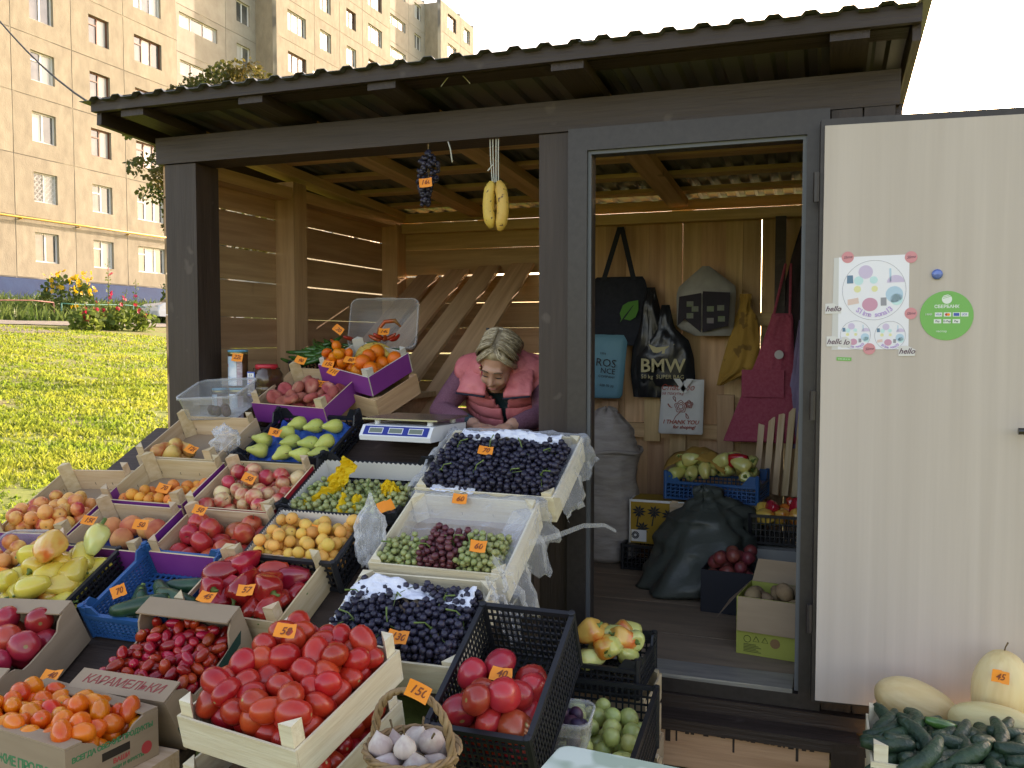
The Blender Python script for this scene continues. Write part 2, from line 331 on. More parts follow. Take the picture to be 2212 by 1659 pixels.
# ------------------------------------------------------------------ railings, flowers, car, tree, cable
def railing(y0, y1, x, m, label):
    t = thing('garden_railing', label, 'railing', T(x, y0, gh(x, y0)), 'low railings along the building garden')
    inv = t.matrix_basis.inverted(); n = max(1, round((y1 - y0) / 3.2))
    for i in range(n + 1):
        y = y0 + (y1 - y0) * i / n; MB().tube([(x, y, gh(x, y) - .1), (x, y, gh(x, y) + .64)], .028, 8).build('post', m, t, True, inv)
    MB().tube([(x, y0 + (y1 - y0) * i / 12, gh(x, y0 + (y1 - y0) * i / 12) + .64 + (0 if i % 12 == 0 else -.03 * math.sin(i))) for i in range(13)], .026, 8).build('rail', m, t, True, inv)
railing(12, 23.6, -25.9, mat('red_railing_paint', (.20, .05, .035), (.14, .05, .04), rough=.6, scale=9), 'low rusty red garden railing at the left edge of the lawn')
railing(23.8, 31.5, -25.7, mat('green_railing_paint', (.05, .25, .17), (.07, .2, .15), rough=.6, scale=9), 'low turquoise green garden railing behind the red hollyhocks')

def leafcloud(b, c, rad, n, size, rg, flat=.5, droop=0.):
    for _ in range(n):
        while True:
            d = Vector((rg.uniform(-1, 1), rg.uniform(-1, 1), rg.uniform(-1, 1)))
            if d.length < 1: break
        d = d.normalized() * (d.length ** .5); q = Vector(c) + Vector((d.x * rad[0], d.y * rad[1], d.z * rad[2]))
        E_ = Euler((rg.uniform(-1.2, 1.2), rg.uniform(-1.2, 1.2), rg.uniform(0, 6.3))).to_matrix(); s = size * rg.uniform(.6, 1.3)
        vs = [E_ @ Vector(p) * s + q for p in ((-.5, 0, 0), (-.1, -.42, .05), (.55, -.28, -.08), (.7, .06, -.12), (.5, .34, -.06), (-.1, .42, .05))]
        b.add(vs, [(0, 1, 2, 3, 4, 5)])
LEAFD = leafmat('dark_leaf', (.045, .085, .02), (.08, .12, .03), scale=.8, tl=.4)
LEAFB = leafmat('bright_leaf', (.10, .17, .03), (.17, .22, .05), scale=1.5, tl=.5)
LEAFM = leafmat('maple_leaf', (.05, .09, .02), (.13, .10, .03), scale=.55, tl=.45)
REDF = leafmat('red_petals', (.55, .02, .05), (.45, .03, .08), scale=5, tl=.3); YELF = leafmat('yellow_petals', (.75, .50, .02), (.65, .38, .02), scale=5, tl=.3); PINKF = leafmat('pink_petals', (.55, .22, .28), (.5, .15, .22), scale=5, tl=.3)
def flower(b, c, s, rg):
    E_ = Euler((rg.uniform(.6, 1.6), rg.uniform(-.8, .8), rg.uniform(0, 6.3))).to_matrix()
    for k in range(5):
        a = k * 1.2566
        b.add([E_ @ Vector(p) * s + Vector(c) for p in ((0, 0, -.1), (math.cos(a - .55) * .8, math.sin(a - .55) * .8, .12), (math.cos(a) * 1.05, math.sin(a) * 1.05, .2), (math.cos(a + .55) * .8, math.sin(a + .55) * .8, .12))], [(0, 1, 2, 3)])
def hollyhock(x, y, hts, fm, label, rg, nfl=7):
    t = thing('hollyhock', label, 'flower', T(x, y, gh(x, y)), 'hollyhocks by the path')
    st = MB(); lv = MB(); fl = MB()
    for i, (dx, dy, h) in enumerate(hts):
        st.tube([(dx * .3, dy * .3, -.1), (dx * .8, dy * .8, h * .5), (dx, dy, h)], [.02, .015, .006], 6)
        leafcloud(lv, (dx * .6, dy * .6, .35), (.45, .45, .4), 70, .17, rg)
        for k in range(22): z = h * (.3 + .66 * k / 22); leafcloud(lv, (dx * z / h, dy * z / h, z), (.11, .11, .06), 2, .10 * (1.2 - z / h * .7), rg)
        for k in range(nfl): z = h * rg.uniform(.35, .85); a = rg.uniform(-1.2, 1.2); flower(fl, (dx * z / h + .11 * math.cos(a), dy * z / h + .11 * math.sin(a), z), .075, rg)
    st.build('stem', LEAFB, t); lv.build('foliage', LEAFB, t); fl.build('blossoms', fm, t)
rg = random.Random(11)
hollyhock(-21.2, 21.6, [(0, 0, 2.55), (.35, .5, 1.5), (-.2, -.5, 1.3)], REDF, 'tallest red hollyhock standing by the path left of the stall', rg)
hollyhock(-20.9, 22.6, [(0, 0, 1.9), (.3, .4, 1.0)], REDF, 'shorter red hollyhock nearest the dark corner post', rg, 4)
hollyhock(-20.8, 20.0, [(0, 0, 1.05), (.3, -.3, .8), (.2, .5, .9)], REDF, 'low red hollyhock clump at the path edge', rg, 6)
hollyhock(-29, 22.4, [(0, 0, 1.9), (.2, .6, 1.6)], PINKF, 'pale pink hollyhock in front of the blue plinth', rg, 5)
t = thing('yellow_flower_bush', 'tall bush of yellow double flowers behind the railing', 'bush', T(-26.6, 24.9, gh(-26.6)))
b = MB(); leafcloud(b, (0, 0, .8), (.9, 1.1, .9), 420, .17, rg); b.build('foliage', LEAFD, t)
b = MB()
for _ in range(60): a = rg.uniform(-1.6, 1.6); r = rg.uniform(.4, 1.05); flower(b, (r * math.cos(a), r * math.sin(a) * 1.15, rg.uniform(.9, 1.9)), .10, rg)
for _ in range(4): flower(b, (1., rg.uniform(-.9, -.3), rg.uniform(.2, .5)), .09, rg)
b.build('blossoms', YELF, t); b = MB()
for i in range(6): b.tube([(rg.uniform(-.1, .1), rg.uniform(-.1, .1), -.1), (rg.uniform(-.5, .5), rg.uniform(-.6, .6), 1.5)], [.02, .008], 5)
b.build('stem', LEAFD, t)
for (x, y, s, lb) in ((-27.6, 32.6, 1.35, 'dark green shrub behind the hollyhocks under the building windows'), (-28.6, 27.6, .8, 'low green shrub between the yellow flowers and the hollyhocks'), (-28.4, 20.5, .7, 'low green shrub by the blue plinth at the left edge'), (-21.9, 22.6, .5, 'leafy bush at the path edge beside the dark corner post')):
    t = thing('shrub', lb, 'shrub', T(x, y, gh(x, y)), 'shrubs in the building garden')
    b = MB()
    for _ in range(7): leafcloud(b, (rg.uniform(-.6, .6) * s, rg.uniform(-.7, .7) * s, rg.uniform(.3, 1.2) * s), (.5 * s, .5 * s, .4 * s), 70, .16, rg)
    b.build('foliage', LEAFD if s > .6 else LEAFB, t); b = MB()
    for i in range(5): b.tube([(0, 0, -.1), (rg.uniform(-.5, .5) * s, rg.uniform(-.5, .5) * s, 1.2 * s)], [.03, .01], 5)
    b.build('stem', LEAFD, t)

def maple(x, y, label):
    t = thing('maple_tree', label, 'tree', T(x, y, gh(x, y) - .1)); rg = random.Random(5)
    tr = MB(); tr.tube([(0, 0, 0), (.05, .02, 1.6), (-.02, .05, 3.2), (.05, 0, 4.8), (.1, 0, 6.0)], [.16, .13, .10, .06, .02], 10)
    tips = []
    for i in range(16):
        z = 2.6 + 3.1 * i / 16; a = i * 2.4; L = 1.38 * math.sin(math.pi * (.18 + .72 * i / 16)) * rg.uniform(.8, 1.15)
        e = Vector((math.cos(a) * L, math.sin(a) * L, z + .55)); tr.tube([(0, 0, z), Vector((0, 0, z)).lerp(e, .5) + Vector((0, 0, .12)), e], [.045, .03, .01], 6); tips += [e, Vector((0, 0, z)).lerp(e, .6)]
    tr.build('trunk', mat('maple_bark', (.12, .09, .065), (.07, .055, .04), scale=9, rough=.9, bump=.6, bscale=30), t, True)
    cr = MB(); tips += [Vector((.1, 0, 6.2)), Vector((-.5, .3, 6.0)), Vector((.6, .3, 6.15))]
    for e in tips:
        for _ in range(3):
            c = e + Vector((rg.gauss(0, .22), rg.gauss(0, .22), rg.gauss(0, .18))); leafcloud(cr, c, (.36, .36, .2), 95, .08, rg)
    cr.build('crown', LEAFM, t)
maple(-8.75, 11.75, 'maple tree with browning leaves rising behind the stall roof')

cp = Vector((-.05, 1.7, 2.66)); cq = Vector((2.90, -3.35, 1.64)) + 14 * Vector((-.8791, .7478, .3634))
b = MB(); b.tube([cp.lerp(cq, i / 14) - Vector((0, 0, .5 * math.sin(math.pi * i / 14))) for i in range(15)], .012, 6)
tag(b.build('power_cable', mat('black_rubber', (.03, .028, .025), rough=.6), smooth=True), 'dark cable running from upper left down to the stall roof', 'cable')

# parked white car, nose towards the stall's corner post
def car(x, y, rz):
    t = thing('parked_car', 'white car parked by the building garden, mostly hidden by the corner post', 'car', T(x, y, gh(x, y) + .02, rz))
    paint = mat('white_car_paint', (.72, .73, .74), rough=.25, coat=.5); dark = mat('tinted_glass', (.02, .025, .03), rough=.05, spec=.8); tyre = mat('tyre_rubber', (.02, .02, .02), rough=.8); rim = mat('alloy', (.45, .45, .46), rough=.3, metal=.9)
    prof = [(-2.15, .32), (-2.18, .55), (-2.1, .78), (-1.9, .9), (-1.2, .98), (-.55, 1.42), (.1, 1.50), (.9, 1.46), (1.65, 1.08), (2.08, 1.02), (2.2, .8), (2.2, .35), (1.72, .3), (1.6, .52), (1.35, .62), (1.1, .52), (1.0, .28), (-.95, .28), (-1.05, .52), (-1.3, .62), (-1.55, .52), (-1.67, .3)]
    body = MB(); n = len(prof); rings = []
    for yy, k in ((-.86, .93), (-.80, 1.), (.80, 1.), (.86, .93)): rings += [(px * (1 if k == 1 else .985), yy * (1 - .12 * sm(.95, 1.5, pz)), .3 + (pz - .3) * (1 if k == 1 else .97)) for px, pz in prof]
    fs = [(r * n + i, r * n + (i + 1) % n, (r + 1) * n + (i + 1) % n, (r + 1) * n + i) for r in range(3) for i in range(n)]
    fs += [tuple(range(n)), tuple(range(4 * n - 1, 3 * n - 1, -1))]
    body.add(rings, fs).build('body', paint, t, False)
    for s in (-1, 1):
        MB().prism([(-1.0, 1.0), (-.5, 1.36), (.1, 1.43), (.1, 1.0)], -.01, .01, Matrix.Translation((0, s * .795, 0)) @ Euler((R_(90 - 6 * s), 0, 0)).to_matrix().to_4x4() @ Matrix.Identity(4)).build('window', dark, t)
        MB().prism([(.18, 1.0), (.18, 1.43), (.85, 1.39), (1.4, 1.05)], -.01, .01, Matrix.Translation((0, s * .795, 0)) @ Euler((R_(90 - 6 * s), 0, 0)).to_matrix().to_4x4()).build('window', dark, t)
        hl = MB().box(-2.12, -1.95, s * .62 - .14, s * .62 + .14, .66, .80); hl.build('headlight', mat('lamp_glass', (.6, .62, .65), rough=.1), t)
        for wx in (-1.3, 1.35):
            Mw = T(wx, s * .78, .31, rx=R_(90)); o = MB().lathe([(.2, -.1), (.3, -.1), (.32, -.06), (.32, .06), (.3, .1), (.2, .1)], 20, Mw).build('wheel', tyre, t, True)
            MB().lathe([(.03, -.115), (.2, -.108), (.21, 0), (.2, .108), (.03, .115)], 10, Mw).build('rim', rim, o)
    MB().add([(-1.22, -.7, .99), (-1.22, .7, .99), (-.6, .62, 1.405), (-.6, -.62, 1.405)], [(0, 1, 2, 3)], Matrix.Translation((-.012, 0, .012))).build('windscreen', dark, t)
    MB().box(-2.2, -2.17, -.26, .26, .42, .53).build('number_plate', PVC, t)
car(-24.6, 30.2, R_(70))
# ------------------------------------------------------------------ the stall itself
ki = thing('market_kiosk', 'dark stained timber kiosk with corrugated roof, open counter and doorway', 'kiosk', T(0, 0, 0))
def kb(name, x0, x1, y0, y1, z0, z1, m, parent=None, ax=0):
    """board with its long axis as local X (ax: 0 x, 1 y, 2 z)"""
    c = Vector(((x0 + x1) / 2, (y0 + y1) / 2, (z0 + z1) / 2)); h = [(x1 - x0) / 2, (y1 - y0) / 2, (z1 - z0) / 2]
    if ax == 0: M = Matrix.Translation(c); d = h
    elif ax == 1: M = Matrix.Translation(c) @ Euler((0, 0, R_(90))).to_matrix().to_4x4(); d = [h[1], h[0], h[2]]
    else: M = Matrix.Translation(c) @ Euler((0, R_(-90), 0)).to_matrix().to_4x4(); d = [h[2], h[1], h[0]]
    return MB().box(-d[0], d[0], -d[1], d[1], -d[2], d[2], jit=.0012).build(name, m, parent or ki, M=M)
kb('post', .01, .18, 0, .16, 0, 2.44, STAIN, ax=2)
kb('post', 1.82, 1.945, 0, .15, 0, 2.44, STAIN, ax=2)
kb('post', 2.96, 3.1, .02, .16, 0, 2.44, STAIN, ax=2)
kb('front_beam', -.03, 3.12, -.012, .15, 2.442, 2.562, STAIN)
RZ = lambda y: 2.588 - .05 * (y + .27)
def rb(name, x0, x1, y0, y1, dz0, dz1, m):      # board following the roof pitch along Y
    b = MB(); L = (y1 - y0) / 2
    M = frame((( x0 + x1) / 2, (y0 + y1) / 2, RZ((y0 + y1) / 2)), (0, 1, -.05), (0, 0, 1))
    b.box(-L, L, -(x1 - x0) / 2, (x1 - x0) / 2, dz0, dz1); return b.build(name, m, ki, M=M)
RAF = [(.012, .13), (.615, .73), (1.21, 1.33), (1.95, 2.07), (2.89, 3.01)]
for x0, x1 in RAF:
    rb('rafter_tail', x0, x1, -.268, .14, .010, .05, STAIN); rb('rafter', x0 + .002, x1 - .002, .142, 2.5, -.002, .05, WOOD)
rb('bargeboard', -.135, -.11, -.255, 2.55, -.01, .085, STAIN); rb('bargeboard', 3.135, 3.16, -.255, 2.55, -.01, .085, STAIN)
kb('fascia', -.135, 3.16, -.285, -.258, 2.626, 2.682, STAIN)
for i, y in enumerate((-.16, .38, .80, 1.22, 1.64, 2.06, 2.44)):
    b = MB().box(-1.62, 1.62, -.05, .05, .051, .074); b.build('purlin', STAIN if y < 0 else WOOD, ki, M=Matrix.Translation((1.51, y, RZ(y))) @ Euler((R_(-2.86), 0, 0)).to_matrix().to_4x4())
# corrugated sheets, three side by side with small laps
TIN = mat('galvanised_tin', (.15, .155, .15), (.10, .105, .10), rough=.45, scale=1.5, metal=.35, rand=.1)
for k in range(3):
    xa, xb = -.17 + k * 1.118, -.17 + (k + 1) * 1.118 + .05; xa, xb = xa, min(xb, 3.19); px = []
    x = xa; pit = .1135
    n = int((xb - xa) / pit) + 1
    for i in range(n):
        for fx, z in ((0, 0), (.48, 0), (.60, .014), (.88, .014)): px.append((min(xb, xa + (i + fx) * pit), z + .004 * k))
    b = MB(); yy = np.linspace(-.315, 2.6, 4)
    for y in yy:
        b.v += [(x, y, RZ(y) + .076 + z) for x, z in px]
    m_ = len(px); b.f = [(j * m_ + i, j * m_ + i + 1, (j + 1) * m_ + i + 1, (j + 1) * m_ + i) for j in range(3) for i in range(m_ - 1)]
    b.mi = [0] * len(b.f); solid(b.build('roof_sheet', TIN, ki), .0018, 1)
# side walls
def boards_z(z0, z1, hmin, hmax, rg):
    out = []; z = z0
    while z < z1 - .05: h = rg.uniform(hmin, hmax); out.append((z, min(z1, z + h))); z += h
    return out
rg = random.Random(3)
WOODL = WOOD
for z0, z1 in boards_z(.1, 2.47, .15, .19, rg):
    gp = rg.choice((.001, .002, .004, .010)); kb('plank', -.018, .010, .02, 2.32, z0 + gp, z1, WOODL, ax=1)
kb('wall_post', .012, .13, .86, .99, .36, 2.50, WOOD, ax=2); kb('wall_post', .012, .13, 2.10, 2.23, .36, 2.42, WOOD, ax=2)
kb('top_plate', .012, .12, .17, 2.22, 2.405, 2.47, WOOD, ax=1)
for z0, z1 in boards_z(.1, 2.45, .15, .19, rg):
    kb('plank', 3.105, 3.13, .02, 2.3, z0 + .003, z1, STAIN, ax=1)
# back wall: horizontal boards on the left bay (sun shows through the joints), upright boards behind the door bay
gaps = [.001, .009, .002, .010, .012, .009, .011, .002, .010, .001, .004, .013, .002, .003]
for i, (z0, z1) in enumerate(boards_z(.1, 2.44, .165, .185, rg)):
    kb('plank', -.02, 1.42, 2.236, 2.262, z0 + gaps[i % len(gaps)], z1, WOOD)
kb('wall_post', 1.30, 1.40, 2.12, 2.23, .36, 2.42, WOOD, ax=2)
x = 1.42
while x < 3.1:
    wd = rg.uniform(.10, .15); kb('plank', x + (.0004 if rg.random() < .75 else .003), min(3.12, x + wd), 2.24 + rg.uniform(-.004, .004), 2.264, .30, 2.44 - rg.uniform(0, .05), WOOD, ax=2); x += wd
kb('top_plate', .14, 3.1, 2.15, 2.232, 2.36, 2.425, WOOD)
kb('back_fascia', -.02, 3.12, 2.236, 2.262, 2.442, 2.505, WOOD)
kb('back_rail', 1.42, 3.1, 2.19, 2.237, 1.02, 1.11, WOOD); kb('back_rail', 1.42, 3.1, 2.19, 2.237, 1.72, 1.80, WOOD)
for (x, z0, z1) in ((1.55, .75, 1.25), (1.82, 1.0, 1.42), (1.98, .62, 1.15), (2.27, .7, 1.3)):
    kb('upright_offcut', x, x + .10, 2.165, 2.188, z0, z1, WOOD, ax=2)
# floor
FLOORM = mat('worn_floor_board', (.30, .215, .145), (.20, .145, .10), rough=.8, scale=2.2, stretch=(1, 5, 1), bump=.2, bscale=12, rand=.08)
for i in range(5): kb('floor_board', .12, 3.1, .03 + i * .44, .03 + i * .44 + .436, .335, .358, FLOORM)
kb('floor_frame', .0, 3.1, .03, .14, .10, .333, STAIN); kb('floor_frame', .0, 3.1, 2.1, 2.22, .0, .333, STAIN)
# doorway: steel frame, threshold, step
STEEL = mat('dark_brown_steel', (.028, .0215, .019), (.038, .030, .027), rough=.42, scale=40)
df = MB(); df.box(1.947, 2.022, -.03, .07, .30, 2.445); df.box(2.82, 2.895, -.03, .07, .30, 2.445); df.box(2.022, 2.82, -.03, .07, 2.36, 2.445); df.box(2.022, 2.82, -.03, .07, .30, .352)
df.box(2.022, 2.036, .0, .05, .352, 2.36); df.box(2.806, 2.82, .0, .05, .352, 2.36); df.box(2.036, 2.806, .0, .05, 2.346, 2.36)
dfo = df.build('door_frame', STEEL, ki)
sl = MB(); sl.box(2.022, 2.036, -.018, -.002, .36, 2.36); sl.box(2.806, 2.82, -.018, -.002, .36, 2.36); sl.box(2.036, 2.806, -.018, -.002, 2.346, 2.36); sl.build('seal', mat('grey_rubber_seal', (.09, .095, .10), rough=.5), dfo)
kb('threshold', 2.04, 2.80, -.03, .12, .352, .368, mat('steel_threshold', (.30, .29, .27), (.42, .40, .36), rough=.45, scale=5, stretch=(1, 8, 1), metal=.5))
kb('base_beam', 1.9, 3.12, -.045, .028, .245, .298, STAIN); kb('base_ledge', 1.85, 3.02, -.15, -.046, .205, .245, STAIN)
kb('step_riser', 1.6, 2.93, -.135, -.05, .065, .203, WOOD); kb('post', 2.935, 3.06, -.15, -.05, 0, .24, STAIN, ax=2)
b = MB()
for i in range(46):
    x = 1.9 + i * .0215 + rg.uniform(-.006, .006); L = rg.uniform(.003, .012) if rg.random() < .86 else rg.uniform(.02, .06); wv = rg.uniform(.003, .010)
    b.box(x - wv, x + wv, -.1365, -.1352, .203 - L, .204)
b.build('stain_drips', STAIN, ki)
kb('step', 1.7, 2.75, -.42, -.15, .03, .065, mat('grey_weathered_plank', (.24, .19, .14), (.17, .135, .10), rough=.85, scale=3, stretch=(.5, 9, 9), bump=.3, bscale=9))
for i in range(4): kb('front_plank', .18, 1.82, .0, .03, .12 + i * .25, .12 + i * .25 + .246, STAIN)
# narrow front boards right of the door, over the leaf
for i in range(2): kb('front_board', 2.90 + i * .105, 3.0 + i * .105, -.010, .018, .30, 2.44, STAIN, ax=2)
# open door leaf, folded right back
DOORM = mat('whitewashed_oak_laminate', (.53, .45, .39), (.478, .402, .345), rough=.5, scale=2.2, stretch=(9, 1, .22), detail=6, bump=.03, bscale=20)
leaf = Matrix.Translation((2.866, -.098, .36)) @ Euler((0, 0, R_(4.5))).to_matrix().to_4x4()
do = MB().box(0, .92, -.008, .052, 0, 2.03).build('door', STEEL, ki, M=leaf)
MB().box(.012, .90, -.020, -.008, .012, 2.005).build('door_panel', DOORM, do)
b = MB(); b.box(.74, .78, -.03, -.020, .86, 1.10); b.tube([(.76, -.03, .985), (.76, -.075, .985)], .011, 10); b.tube([(.765, -.072, .985), (.70, -.075, .985), (.615, -.07, .983)], .011, 10)
b.build('handle', mat('dark_metal_handle', (.06, .055, .05), rough=.3, metal=.8), do)
for z in (.25, 1.0, 1.75): MB().tube([(-.012, -.012, z), (-.012, -.012, z + .10)], .011, 8).build('hinge', STEEL, do)
b = MB(); b.lathe([(.017, 0), (.017, .006), (.012, .010), (.0005, .011)], 16, Matrix.Translation((.372, -.020, 1.495)) @ Euler((R_(90), 0, 0)).to_matrix().to_4x4())
b.build('peephole', mat('peephole_glass', (.10, .16, .40), rough=.1, metal=.2), do)

# counter inside the opening, and the sloping display board in front of it
ct = MB(); CZ = 1.24
kb('counter', .17, 1.83, -.03, .42, CZ - .035, CZ, STAIN)
SLT = math.atan(.49)
SL = Matrix.Translation((0, -.03, CZ)) @ Euler((SLT, 0, 0)).to_matrix().to_4x4()
def slope(u, v, h=0., rz=0.):        # u along the stall, v metres down the slope, h above the board
    return Matrix.Translation((0, 0, CZ)) @ Euler((SLT, 0, 0)).to_matrix().to_4x4() @ Matrix.Translation((u, -v, h)) @ Euler((0, 0, rz)).to_matrix().to_4x4()
ds = thing('display_stand', 'dark stained sloping board stand carrying the fruit crates', 'stand', T(0, 0, 0))
for i, (v0, v1) in enumerate(((.03, .44), (.445, .86), (.865, 1.28))):
    MB().box(-1.01, 1.01, -(v1 - v0) / 2, (v1 - v0) / 2, -.022, 0, jit=.002).build('board', STAIN, ds, M=slope(.97, (v0 + v1) / 2, -.001))
MB().box(-.62, .62, -.19, .19, -.022, 0, jit=.002).build('board', STAIN, ds, M=slope(.66, 1.47, -.001))
for x in (.03, .98, 1.93):
    MB().box(-.62, .62, -.025, .025, -.05, 0).build('bearer', STAIN, ds, M=slope(x, .66, -.025) @ Euler((0, 0, R_(90))).to_matrix().to_4x4())
    for y, z in ((-.45, .95), (-1.1, .62)): MB().box(-.03, .03, -.03, .03, 0, z).build('leg', STAIN, ds, M=T(x, y, 0))
# ------------------------------------------------------------------ crates
CARD = mat('corrugated_cardboard', (.36, .26, .17), (.31, .22, .14), rough=.85, scale=3, stretch=(1, 1, 8), rand=.06)
CARDW = mat('white_lined_card', (.60, .56, .48), (.54, .49, .41), rough=.8, scale=4)
PURP = mat('purple_print', (.20, .03, .22), (.25, .05, .26), rough=.5, scale=3)
REDP = mat('red_print', (.42, .02, .03), (.36, .02, .03), rough=.5, scale=3)
BLACKP = mat('black_crate_plastic', (.012, .013, .016), (.018, .019, .022), rough=.42, scale=5)
BLUEP = mat('blue_crate_plastic', (.010, .085, .24), (.014, .10, .27), rough=.42, scale=5)
FILM = filmmat('clear_plastic_film', (.86, .87, .88), .15, .18, .7, 24)
FILMW = filmmat('milky_plastic_film', (.86, .87, .89), .24, .2, .8, 30)
TUBM = filmmat('frosted_plastic', (.80, .81, .80), .09, .2, .05, 10)
NET = mat('white_net_fabric', (.80, .82, .88), (.70, .72, .80), rough=.8, scale=30, bump=.6, bscale=60)
INK = mat('brown_pen_ink', (.22, .05, .015), rough=.6); INKB = mat('black_ink', (.02, .02, .025), rough=.6)
ORNG = mat('orange_price_card', (.95, .30, .03), (.90, .26, .02), rough=.6, scale=8)

def wood_crate(label, M, w_, l_, h_, m=None, out=None, posts=.045, base=None, group='wooden fruit crates on the display', band=1., name='wooden_crate', slat=False):
    m = m or WOODC; t = thing(name, label, 'crate', M, group); W, L = w_ / 2, l_ / 2; th = .006
    MB().box(-W + th, W - th, -L + th, L - th, .002, .008).build('base', base or CARD, t)
    ms = [m, out] if out else m
    for (nm, wd, ang, off) in (('f', w_, 0, L), ('b', w_, math.pi, L), ('r', l_ - 2 * th - .001, math.pi / 2, W), ('l', l_ - 2 * th - .001, -math.pi / 2, W)):
        b = MB(); rows = [(.0, h_)] if not slat else [(.0, h_ * .46), (h_ * .54, h_)]
        for z0, z1 in rows:
            b.box(-wd / 2, wd / 2, -off, -off + th, z0, z1)
            if out and (not isinstance(out, dict)): b.mi[-4] = 1        # outer face carries the print
        o = b.build('side_panel', ms, t, M=Euler((0, 0, ang)).to_matrix().to_4x4())
        if not slat:
            st = MB()
            for i in range(4): x = -wd / 2 + wd * (i + .5) / 4; st.box(x - .0008, x + .0008, -off + th, -off + th + .0008, h_ * .30, h_ * .30 + .012)
            st.build('staples', STEEL, o)['kind'] = 'stuff'
    for sx in (-1, 1):
        for sy in (-1, 1):
            px, py = sx * (W - th - .002), sy * (L - th - .002); k = .036
            MB().prism([(px, py), (px - sx * k, py), (px, py - sy * k)] if sx * sy > 0 else [(px, py), (px, py - sy * k), (px - sx * k, py)], .009, h_ + posts * rnd.uniform(.75, 1.1)).build('corner_post', m if posts > .0 else m, t)
    return t
def lattice(b, wd, z0, z1, y, th, pitch, bar, rows):
    n = max(2, int(wd / pitch)); 
    for i in range(n + 1): x = -wd / 2 + wd * i / n; b.box(x - bar / 2, x + bar / 2, y, y + th, z0, z1)
    for r in range(rows + 1): z = z0 + (z1 - z0) * r / rows; b.box(-wd / 2, wd / 2, y - .0006, y + th + .0006, z - bar / 2, z + bar / 2)
def plastic_crate(label, M, w_, l_, h_, m, pitch=.02, raised=.0, rows=4, name='plastic_crate', group='plastic fruit crates', flare=0.):
    t = thing(name, label, 'crate', M, group); W, L = w_ / 2, l_ / 2; th = .005
    b = MB()
    for i in range(int(w_ / .022) + 1): x = -W + w_ * i / int(w_ / .022); b.box(x - .004, x + .004, -L, L, .002, .007)
    for i in range(int(l_ / .022) + 1): y = -L + l_ * i / int(l_ / .022); b.box(-W, W, y - .004, y + .004, .0025, .0075)
    b.build('base', m, t)
    for wd, ang, off in ((w_, 0, L), (w_, math.pi, L), (l_, math.pi / 2, W), (l_, -math.pi / 2, W)):
        b = MB(); hh = h_ - raised
        lattice(b, wd - .02, .008, hh - .012, -off, th, pitch, .0055, rows)
        b.box(-wd / 2, wd / 2, -off - .006, -off + .008, hh - .014, hh)
        b.box(-wd / 2, wd / 2, -off - .001, -off + .006, 0, .012)
        if raised:
            for s in (-1, 1):
                b.prism([(s * wd / 2, hh - .014), (s * wd / 2, h_), (s * (wd / 2 - .045), h_), (s * (wd / 2 - .045 - raised), hh - .014)][::s], -off - .002, -off + .005, Matrix(((1, 0, 0, 0), (0, 0, 1, 0), (0, 1, 0, 0), (0, 0, 0, 1))))
                b.box(s * wd / 2 - .024 * (s > 0) , s * wd / 2 + .024 * (s < 0), -off - .006, -off + .010, h_ - .012, h_)
        b.build('side_wall', m, t, M=Euler((0, 0, ang)).to_matrix().to_4x4())
    for sx in (-1, 1):
        for sy in (-1, 1): MB().lathe([(.011, 0), (.011, h_ + .004), (.006, h_ + .006)], 8, T(sx * (W - .003), sy * (L - .003), 0)).build('corner_column', m, t)
    return t
def carton(label, M, w_, l_, h_, low, shelf=.055, m=None, ends='y', name='cardboard_box', group='cardboard produce boxes'):
    """tray carton: full-height ends (with folded shelf), scooped lower sides"""
    m = m or CARD; t = thing(name, label, 'box', M, group); W, L = w_ / 2, l_ / 2; th = .006
    MB().box(-W + th, W - th, -L + th, L - th, .001, .007).build('base', m, t)
    A = Matrix(((1, 0, 0, 0), (0, 0, 1, 0), (0, 1, 0, 0), (0, 0, 0, 1)))     # profile x,z -> extrude along y
    B = Matrix(((0, 0, 1, 0), (1, 0, 0, 0), (0, 1, 0, 0), (0, 0, 0, 1)))     # profile y,z -> extrude along x
    k = .075
    prof = [(-L, 0), (L, 0), (L, h_), (L - k * .6, h_), (L - k, h_ - (h_ - low) * .35), (L - k * 1.25, low + .004), (L - k * 1.6, low), (-L + k * 1.6, low), (-L + k * 1.25, low + .004), (-L + k, h_ - (h_ - low) * .35), (-L + k * .6, h_), (-L, h_)]
    for s in (-1, 1): MB().prism(prof, s * W - (th if s > 0 else 0), s * W + (0 if s > 0 else th), B).build('side_wall', m, t)
    for s in (-1, 1):
        o = MB().box(-W + th, W - th, s * L - (th if s > 0 else 0), s * L + (0 if s > 0 else th), 0, h_).build('end_wall', m, t)
        if shelf: MB().box(-W + .001, W - .001, s * L - (shelf if s > 0 else -.0), s * L + (0 if s > 0 else shelf), h_ + .0005, h_ + .0055).build('flap', m, o)
    return t

